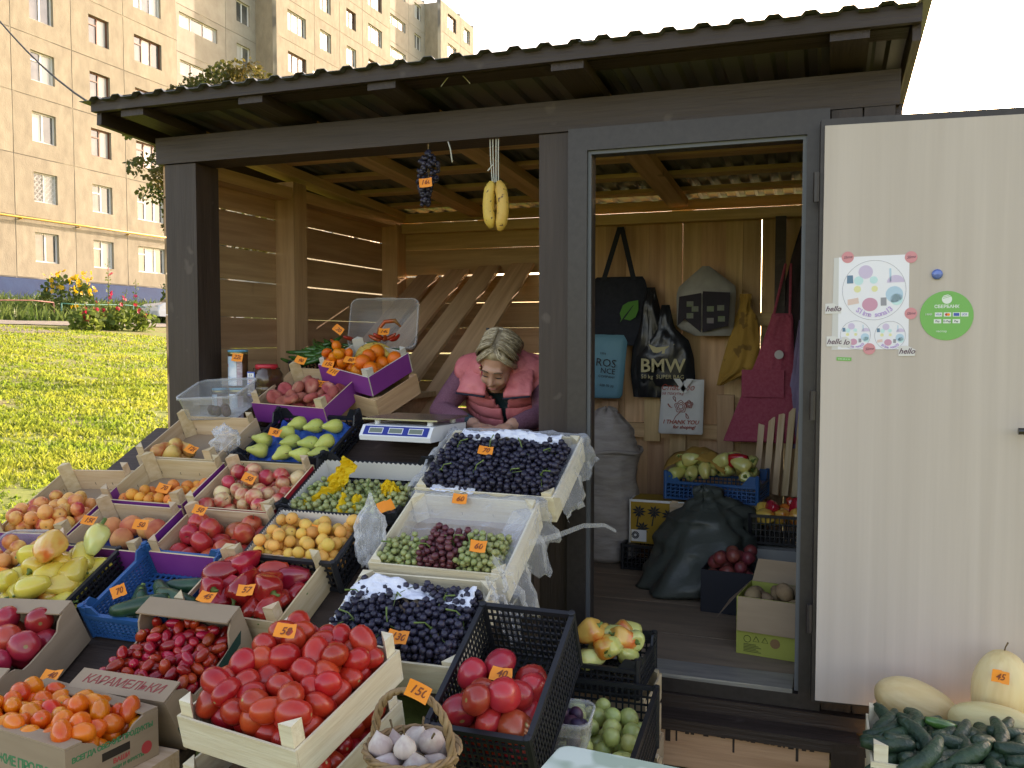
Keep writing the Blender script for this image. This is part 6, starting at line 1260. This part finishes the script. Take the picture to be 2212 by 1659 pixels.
# vest
b = MB()
for t_ in np.linspace(0, 1, 9): c = hip.lerp(chest, t_); ell(b, c, (.195 + .012 * t_, .152, .158))
for t_ in np.linspace(0, 1, 6): c = chest.lerp(nk, t_); ell(b, c, (.207 - .03 * t_, .138 - .025 * t_, .138 - .035 * t_))
limb(b, [nk + Vector((0, .03, .0)), shL + Vector((.025, 0, .0))], [.098, .086]); limb(b, [nk + Vector((0, .03, .0)), shR + Vector((-.025, 0, 0))], [.098, .086])
me = voxel(b, .010, 5); ax = (nk - hip).normalized(); bm_ = bmesh.new(); bm_.from_mesh(me); bm_.normal_update()
axl = [(sh, (el - sh).normalized()) for sh, el in ((shL, elL), (shR, elR))]
kill = []
for f in bm_.faces:
    c = f.calc_center_median()
    wdt = .010 + .055 * sm(1.30, 1.46, c.z)
    if (abs(c.x - 1.545) < wdt and f.normal.y < .15 and c.z > 1.05) or (c - (nk + Vector((.01, -.02, .05)))).length < .088 or (c - hip).dot(ax) < -.12: kill.append(f); continue
    for (sh, d_), sx in zip(axl, (1, -1)):
        if (c.x - sh.x) * -sx > .02 and (c - sh).length < .125: kill.append(f); break
bmesh.ops.delete(bm_, geom=kill, context='FACES')
for v in bm_.verts:
    q = (v.co - hip).dot(ax) + .10 * abs(v.co.x - 1.545); v.co += v.normal * (.012 * abs(math.sin(math.pi * q / .052)) - .004 + .004 * fbm(v.co.x * 20, v.co.y * 20, v.co.z * 20))
bm_.to_mesh(me); bm_.free(); me.transform(winv); VEST = mat('pink_quilted_nylon', (.58, .135, .145), (.64, .18, .19), rough=.55, scale=6, bump=.5, bscale=40); me.materials.append(VEST); me.polygons.foreach_set('use_smooth', [True] * len(me.polygons))
vo = solid(put('vest', me, wm), .014, 1); DKE = mat('navy_edging', (.012, .014, .03), rough=.7)
for s, L4 in ((-1, [(1.500, .285, 1.525), (1.395, .345, 1.560), (1.368, .235, 1.408), (1.505, .225, 1.395)]), (1, [(1.600, .285, 1.52), (1.695, .345, 1.545), (1.712, .235, 1.40), (1.590, .225, 1.388)])):
    a4 = [Vector(q) for q in L4]
    def fn(u, v): p_ = a4[0].lerp(a4[1], u).lerp(a4[3].lerp(a4[2], u), v); bl_ = math.sin(math.pi * u) * math.sin(math.pi * v); return winv @ (p_ + Vector((0, -.014 * bl_ - .007 * abs(math.sin(v * 9.4 + u * 1.5)) + .010 * fbm(u * 4, v * 4, 2.2 + s), .006 * bl_)))
    b = MB(); b.grid(fn, 10, 14); lo = solid(b.build('lapel', VEST, vo, True), .013, 0)
    b = MB(); b.tube([fn(i / 8, 1.0) + Vector((0, -.012, -.004)) for i in range(9)], .0045, 6); b.build('edging', DKE, lo, True)
b = MB(); b.tube([winv @ (shL + Vector((.000, .03 * math.cos(a_), 0)) + Vector((-.018, .085 * math.sin(a_) * .6 - .02, .085 * math.cos(a_)))) for a_ in [i * math.pi / 10 for i in range(-3, 8)]], .009, 6); b.build('arm_edging', DKE, vo, True)
# hair: a close cap with strands combed from a parting to a knot at the back
b = MB(); ell(b, (0, .034, .050), (.079, .088, .083), HM); ell(b, (0, -.018, .082), (.062, .055, .038), HM); ell(b, (-.01, .108, .055), (.045, .04, .045), HM)
for s in (-1, 1): limb(b, [(s * .040, -.060, .085), (s * .068, -.040, .045), (s * .076, .0, .0), (s * .070, .04, -.03)], [.016, .015, .014, .010], M=HM)
me = voxel(b, .007, 3); HAIR = mat('ash_blonde_hair', (.48, .385, .25), (.28, .215, .135), rough=.38, scale=10, stretch=(3., .7, 1.2), bump=.4, bscale=60, detail=6); HAIRD = mat('ash_hair_dark', (.25, .19, .115), rough=.45); HAIRL = mat('ash_hair_light', (.60, .50, .35), rough=.36)  # strands alternate between mid, dark and pale ash hair colours
me.transform(winv); me.materials.append(HAIR); ho = put('hair', me, wm)
b = MB(); rg = random.Random(9)
for i in range(820):
    s = rg.choice((-1, 1)); y0 = rg.uniform(-.055, .07); L = rg.uniform(.75, 1.05); lift = rg.uniform(.0, .007); front = max(0, (.0 - y0) / .055); pts = []
    for k in range(9):
        t_ = k / 8 * L; th = .12 + t_ * (1.75 if front < .4 else 2.05); x = s * math.sin(th) * (.083 + lift); z = .050 + math.cos(th) * (.087 + lift) + .004 * math.sin(t_ * 9 + i)
        y = .034 + (y0 - .034) * (1 - .25 * t_) + (.055 * t_ * t_ if front < .3 else .075 * t_ ** 3 - .018 * math.sin(math.pi * t_) * front)
        q = Vector((x + .010, y, z)); d = Vector((x / .083, (y - .034) / .094, (z - .05) / .087)); 
        if d.length > .01: f_ = max(d.length, 1.0 + lift * 6); q = Vector((x / d.length * f_ + .004, .034 + (y - .034) / d.length * f_, .05 + (z - .05) / d.length * f_))
        pts.append(winv @ (HM @ q))
    b.cur = i % 3; b.tube(pts, [.0006, .0012, .0015, .0015, .0015, .0014, .0012, .0009, .0004], 3)
for i in range(260):
    s = rg.choice((-1, 1)); j = lambda a_: rg.gauss(0, a_); q = rg.random(); dn = .016 * q
    P4 = [Vector((.006 + s * .004 + j(.002), -.030 - .03 * q + j(.003), .128 - .012 * q)), Vector((s * .030, -.062 - .014 * q + j(.003), .112 - dn)), Vector((s * .056, -.062 - .006 * q + j(.003), .078 - dn)), Vector((s * .076, -.035 + j(.004), .040 - dn)), Vector((s * (.083 + j(.002)), .005 + j(.006), .002 - dn + j(.006)))]
    pts = []
    for k in range(4):
        for m4 in range(3): pts.append(winv @ (HM @ P4[k].lerp(P4[k + 1], m4 / 3)))
    pts.append(winv @ (HM @ P4[4])); b.cur = i % 3; b.tube(pts, [.0006] + [.0014] * 11 + [.0005], 3)
o = b.build('strands', [HAIR, HAIRD, HAIRL], ho, True); o['kind'] = 'stuff'
b = MB()
for i in range(60):
    a0 = rg.uniform(0, 6.28); r0 = rg.uniform(.6, 1.05); b.cur = i % 3; b.tube([winv @ (HM @ Vector((-.01 + .046 * r0 * math.cos(a0 + .35 * k), .115 + .006 * k - .02, .055 + .046 * r0 * math.sin(a0 + .35 * k)))) for k in range(7)], [.001, .0022, .0026, .0026, .0024, .002, .001], 4)
o = b.build('knot_strands', [HAIR, HAIRD, HAIRL], ho, True); o['kind'] = 'stuff'
# eyes (lowered lids), brows, lips, earring, hair clip, zip
DRK = mat('dark_lash', (.03, .02, .018), rough=.7); LIP = mat('lip', (.36, .12, .10), rough=.45); BRW = mat('brow_hair', (.13, .085, .05), rough=.8)
for s in (-1, 1):
    b = MB(); b.tube([winv @ (HM @ Vector((s * (.016 + .028 * k / 6), -.0895 + .006 * (k / 6) ** 2, -.004 - .003 * math.sin(math.pi * k / 6)))) for k in range(7)], [.001, .002, .0025, .0025, .0025, .002, .001], 5); b.build('eyelashes', DRK, wm, True)
    b = MB(); b.tube([winv @ (HM @ Vector((s * (.012 + .038 * k / 6), -.0965 + .010 * (k / 6) ** 2, .024 + .005 * math.sin(math.pi * k / 6)))) for k in range(7)], [.0015, .003, .003, .003, .0025, .002, .001], 5); b.build('eyebrow', BRW, wm, True)
b = MB(); b.tube([winv @ (HM @ Vector((.020 * (k / 4 - 1), -.0955 + .004 * abs(k / 4 - 1), -.0665 + .001 * abs(k / 4 - 1)))) for k in range(9)], [.001, .003, .004, .0045, .0045, .0045, .004, .003, .001], 5); b.build('lips', LIP, wm, True)
b = MB(); c = winv @ (HM @ Vector((-.080, .005, -.042))); ell(b, c, (.006, .006, .006)); b.tube([c, c + Vector((0, 0, -.05))], .0012, 5); b.build('earring', mat('gold', (.6, .42, .2), rough=.3, metal=.9), wm, True)
b = MB(); c = winv @ (HM @ Vector((-.045, .085, .10))); b.box(c.x - .02, c.x + .02, c.y - .008, c.y + .008, c.z - .006, c.z + .006); b.box(c.x - .022, c.x - .014, c.y - .012, c.y + .008, c.z - .006, c.z + .018); b.build('hair_clip', INKB, wm)
# ------------------------------------------------------------------ price tags
TG = [((.761, -.252, 1.255), '95', 'on the green pears', 0), ((.43, -.36, 1.185), '120', 'among the blushing pears', -.3), ((1.736, -.365, 1.235), '70', 'lying on the upper dark grapes', .05), ((.841, -.54, 1.11), '50', 'on the striped apples', -.15), ((.494, -.60, 1.065), '70', 'on the orange apricots', -.1), ((.167, -.84, .965), '80', 'on the leftmost nectarines', .1),
      ((.398, -.875, .985), '150', 'on the left large peach', .05), ((.631, -.875, .985), '50', 'on the right large peach', .1), ((.803, -.775, 1.03), '50', 'at the back of the large red apples', 0), ((1.297, -.785, .995), '80', 'on the pale apricots', .1), ((1.91, -.875, 1.01), '60', 'on the yellow green grapes', .05), ((.265, -1.12, .84), '50', 'on the clear punnet', -.1),
      ((.805, -1.165, .845), '70', 'standing among the zucchini', .5), ((1.264, -1.14, .885), '57', 'on the red peppers', .15), ((1.17, -1.20, .872), '45', 'on the back flap of the cherry tomato carton', -.05), ((1.825, -1.245, .84), '130', 'leaning on the lowest dark grapes', -.05), ((1.486, -.665, 1.07), '', 'stuck on the corner of the green grape crate', .5), ((1.729, -.59, 1.095), '60', 'tucked under film between the grape crates', .1),
      ((.742, .145, 1.435), '220', 'on the flat peaches', .05), ((.656, .435, 1.685), '30', 'standing on the green chillies', -.6), ((.87, .50, 1.675), '140', 'in the mouth of the cloudy tub', .1), ((.345, .065, 1.556), '220', 'stuck on the tall tin', -.1), ((.60, .19, 1.54), '90', 'on the mandarins', -.15), ((.762, .165, 1.525), '150', 'in the middle of the orange box', 0), ((.885, .15, 1.545), '80', 'on the front large orange', .05), ((.84, .075, 1.495), '110', 'at the front corner of the orange box', -.2),
      ((2.687, .60, .64), '23', 'standing above the potatoes', 0), ((3.415, -.335, .605), '45', 'stuck on the upright melon', -.1), ((1.356, -.055, 2.274), '160', 'stuck on the hanging grapes', .15), ((2.085, -1.66, .885), '150', 'hooked on the basket handle', -.35), ((2.12, -1.24, .775), '40', 'on the large pink tomatoes', 0), ((1.645, -1.50, .915), '58', 'on top of the plum tomatoes', .1), ((.883, -1.50, .705), '40', 'on the back flap of the orange tomato carton', .1)]
for p_, tx, lb_, rl in TG:
    nr = (.15, -.74, .62)
    if 'flap' in lb_: nr = (.05, -.55, .83)
    if 'stuck' in lb_ or 'standing' in lb_ or 'hooked' in lb_: nr = (.2, -.95, .2)
    price_tag(p_, tx, ('orange price tag reading ' + tx + ' ' + lb_) if tx else 'blank orange price tag ' + lb_, nr, rl, .9 if 'chill' not in lb_ else .9)

# ------------------------------------------------------------------ notices on the open door leaf
DL = do.matrix_basis            # leaf frame: x along the leaf, -y towards the viewer, z up
FY = -.0206
def onleaf(x, z, off=0., rz=0.): return DL @ Matrix.Translation((x, FY - off, z)) @ Euler((0, rz, 0)).to_matrix().to_4x4() @ Af
def disc(r, n=28, s=1.): return [(r * math.cos(2 * math.pi * i / n) * s, r * math.sin(2 * math.pi * i / n)) for i in range(n)]
PAPER = mat('white_poster_paper', (.74, .73, .78), rough=.25, coat=.3)
po = thing('poster', 'white paper poster with pastel circles and the words Slime sona on the door', 'poster', onleaf(.172, 1.402, 0, R_(-2)) @ Matrix.Scale(1.14, 4))
MB().prism([(-.098, -.135), (.098, -.140), (.105, .138), (-.090, .140)], 0, .0008).build('sheet', PAPER, po)
MB().prism([(-.116, -.136), (-.098, -.136), (-.090, .140), (-.104, .139)], 0, .0006).build('file_margin', mat('clear_file_strip', (.56, .54, .52), rough=.3), po)
GL = mat('thin_grey_line', (.35, .34, .38), rough=.7); LILT = mat('lilac_lettering', (.50, .36, .62), rough=.6)
pas = dict(pink=(.62, .30, .40), blue=(.42, .58, .70), cyan=(.50, .72, .72), yel=(.74, .70, .38), grey=(.30, .29, .32), peach=(.72, .52, .46), teal=(.12, .22, .32), lil=(.60, .50, .66))
pm = {k: mat('pastel_' + k, v, rough=.6) for k, v in pas.items()}
def emblem(cx, cy, s, nm):
    e = thing('x', 'x', 'x'); bpy.data.objects.remove(e)
    b = MB(); b.tube([(cx + .088 * s * math.cos(a_), cy + .088 * s * math.sin(a_), .001) for a_ in [i * math.pi / 24 for i in range(49)]], .0005, 4, False); ring = b.build('circle_line', GL, po)
    for (x, y, poly, m) in ((-.022, .055, disc(.020), 'lil'), (-.042, .030, disc(.013), 'cyan'), (.0, .030, disc(.011), 'cyan'), (-.046, .005, disc(.010), 'yel'), (.002, .004, disc(.009), 'yel'), (-.012, -.042, disc(.020, 20, 1.1), 'pink'), (.056, -.015, disc(.024), 'blue'), (.062, -.030, disc(.017), 'cyan'), (-.066, .035, [(-.009, -.012), (.009, -.012), (.008, .012), (-.008, .012)], 'teal'), (-.058, -.032, [(-.016, -.010), (.016, -.005), (.014, .012), (-.016, .007)], 'peach'), (.026, -.035, [(-.008, -.012), (.008, -.012), (.008, .012), (-.008, .012)], 'grey'), (.046, .042, [(-.0025, -.02), (.0025, -.02), (.0025, .02), (-.0025, .02)], 'blue'), (.060, .020, disc(.022, 20, 1.1)[:11], 'lil')):
        MB().prism([(cx + (x + px) * s, cy + (y + py) * s) for px, py in poly], .0009, .0012).build('pastel_shape', pm[m], ring)
    tx = 'Slime_sona13'
    for i, ch_ in enumerate(tx):
        an = R_(-128 + 76 * i / (len(tx) - 1)); 
        if ch_ == '_': continue
        put('letter', text_mesh(ch_, .021 * s, LILT, 0, .0002, .0006), ring, Matrix.Translation((cx + .073 * s * math.cos(an), cy + .073 * s * math.sin(an), .0013)) @ Euler((0, 0, an + math.pi / 2)).to_matrix().to_4x4())
emblem(.006, .038, 1., ''); emblem(-.048, -.093, .48, ''); emblem(.048, -.098, .48, '')
STK = mat('pink_round_sticker', (.66, .26, .28), rough=.45); HW = mat('handwriting_ink', (.12, .06, .09), rough=.6)
for i, (x, z, lb_) in enumerate(((.092, 1.558, 'top left'), (.291, 1.554, 'top right'), (.294, 1.366, 'right side'), (.166, 1.247, 'bottom edge'))):
    o = MB().prism(disc(.0195), .001, .0018).build('round_sticker', STK, None, M=onleaf(x, z)); tag(o, 'round pink sticker at the ' + lb_ + ' of the poster', 'sticker', 'pink poster stickers'); put('lettering', text_mesh('Slime', .013, HW, .4), o, Matrix.Translation((0, 0, .002)) @ Euler((0, 0, .1)).to_matrix().to_4x4())
WST = mat('white_sticker_paper', (.64, .61, .58), rough=.5)
for i, (x, z, lb_, tx) in enumerate(((.048, 1.383, 'left of the poster', 'hello'), (.054, 1.271, 'at the lower left of the poster', 'hello'), (.092, 1.269, 'overlapping the lower left hello', 'lo'), (.284, 1.239, 'at the lower right of the poster', 'hello'))):
    w2 = .017 if tx == 'hello' else .010
    o = MB().prism([(-w2, -.011), (w2, -.010), (w2 + .001, .004), (.0, .013), (-w2, .012)], .0008 + .0006 * (tx == 'lo'), .0014 + .0006 * (tx == 'lo')).build('lettered_sticker', WST, None, M=onleaf(x, z) @ Matrix.Scale(1.5, 4)); tag(o, 'small white sticker lettered ' + tx + ', ' + lb_, 'sticker', 'hello stickers'); put('lettering', text_mesh(tx, .017, HW, .35, .0002, .0003), o, Matrix.Translation((0, 0, .0016 + .0006 * (tx == 'lo'))))
GRN = mat('green_bank_sticker', (.14, .42, .10), rough=.4); WPR = mat('white_print', (.70, .74, .68), rough=.5)
sb = thing('bank_sticker', 'round green bank card sticker on the door', 'sticker', onleaf(.404, 1.358) @ Matrix.Scale(1.24, 4))
MB().prism(disc(.066, 40), .0002, .001).build('disc', GRN, sb)
lg = MB().prism(disc(.0125, 20), .0011, .0014, T(0, .044, 0)).build('logo', WPR, sb)
for k in range(3): MB().prism([(-.010, .001 + .004 * k), (.012, .008 + .004 * k), (.012, .0092 + .004 * k), (-.010, .0022 + .004 * k)], .0015, .0017, T(0, .044, 0)).build('logo_stripe', GRN, lg)
put('lettering', text_mesh('СБЕРБАНК', .0115, WPR, 0, .0002, .0003), sb, Matrix.Translation((0, .024, .0012)))
for i, (tx, x, y, bc, tc) in enumerate((('МИР', -.044, .003, None, WPR), ('VISA', -.020, .003, 1, 'b'), ('', .002, .003, 1, 'r'), ('', .024, .003, 1, 'b'), ('JCB', .044, .003, 1, 'b'), ('Pay', -.022, -.015, 1, 'k'), ('G Pay', .001, -.015, 1, 'k'), ('Pay', .024, -.015, 1, 'k'))):
    base = sb
    if bc: base = MB().prism([(x - .009, y - .0055), (x + .009, y - .0055), (x + .009, y + .0055), (x - .009, y + .0055)], .0011, .0014).build('card_logo', WPR, sb)
    if tx: put('lettering', text_mesh(tx, .0075, {'b': mat('blue_print', (.05, .10, .40), rough=.5), 'k': INKB}.get(tc, WPR)), base, Matrix.Translation((x, y, .0016)))
    elif tc == 'r':
        for dx, mm in ((-.0025, REDINK), (.0025, ORNG)): MB().prism(disc(.0038, 12), .0015 + .0001 * (dx > 0), .0017 + .0001 * (dx > 0), T(x + dx, y, 0)).build('card_dot', mm, base)
    else: MB().prism([(x - .007, y - .004), (x + .007, y - .004), (x + .007, y + .004), (x - .007, y + .004)], .0015, .0017).build('card_band', mat('blue_print', (.05, .10, .40), rough=.5), base)
put('lettering', text_mesh('эвотор', .008, WPR), sb, Matrix.Translation((-.012, -.042, .0012)))
o = MB().prism([(-.024, -.006), (.024, -.006), (.024, .006), (-.024, .006)], .0002, .001).build('phone_sticker', GRN, None, M=onleaf(.086, 1.212, 0, R_(2))); tag(o, 'small green strip sticker with a phone number below the poster', 'sticker'); put('lettering', text_mesh('8 800 200 51 02', .0058, WPR), o, Matrix.Translation((0, -.0005, .0012)))
# ------------------------------------------------------------------ tell small groups apart by their place in the crate
byl = {}
for o in COL.objects:
    if o.parent is None and 'label' in o: byl.setdefault(o['label'], []).append(o)
camx = Vector((math.cos(R_(19.6)), math.sin(R_(19.6)), 0))
for lb_, os_ in byl.items():
    if not 2 <= len(os_) <= 16: continue
    pr_ = [(o, o.matrix_basis.translation.dot(camx), o.matrix_basis.translation.z - .6 * o.matrix_basis.translation.y) for o in os_]
    k = 1 if len(os_) <= 4 else 2 if len(os_) <= 8 else 3; pr_.sort(key=lambda q: -q[2]); per = math.ceil(len(pr_) / k)
    rn = [''] if k == 1 else ['back row', 'front row'] if k == 2 else ['back row', 'middle row', 'front row']; od = ['leftmost', 'second from left', 'third from left', 'fourth from left', 'fifth from left', 'sixth from left']
    for r_ in range(k):
        row = sorted(pr_[r_ * per:(r_ + 1) * per], key=lambda q: q[1])
        for j, (o, _, _) in enumerate(row):
            wd = od[j] if j < len(row) - 1 or j == 0 else 'rightmost'
            ext = (wd.replace(' from left', ' left') if len(lb_.split()) > 10 else wd) + ((' in ' if len(lb_.split()) < 11 else ' ') + rn[r_] if rn[r_] else ''); nl = lb_ + ', ' + ext
            o['label'] = ' '.join(nl.split())
for o in COL.objects:
    if o.parent is None and 'label' in o and len(o['label'].split()) > 16: print('LONG', o['label'])
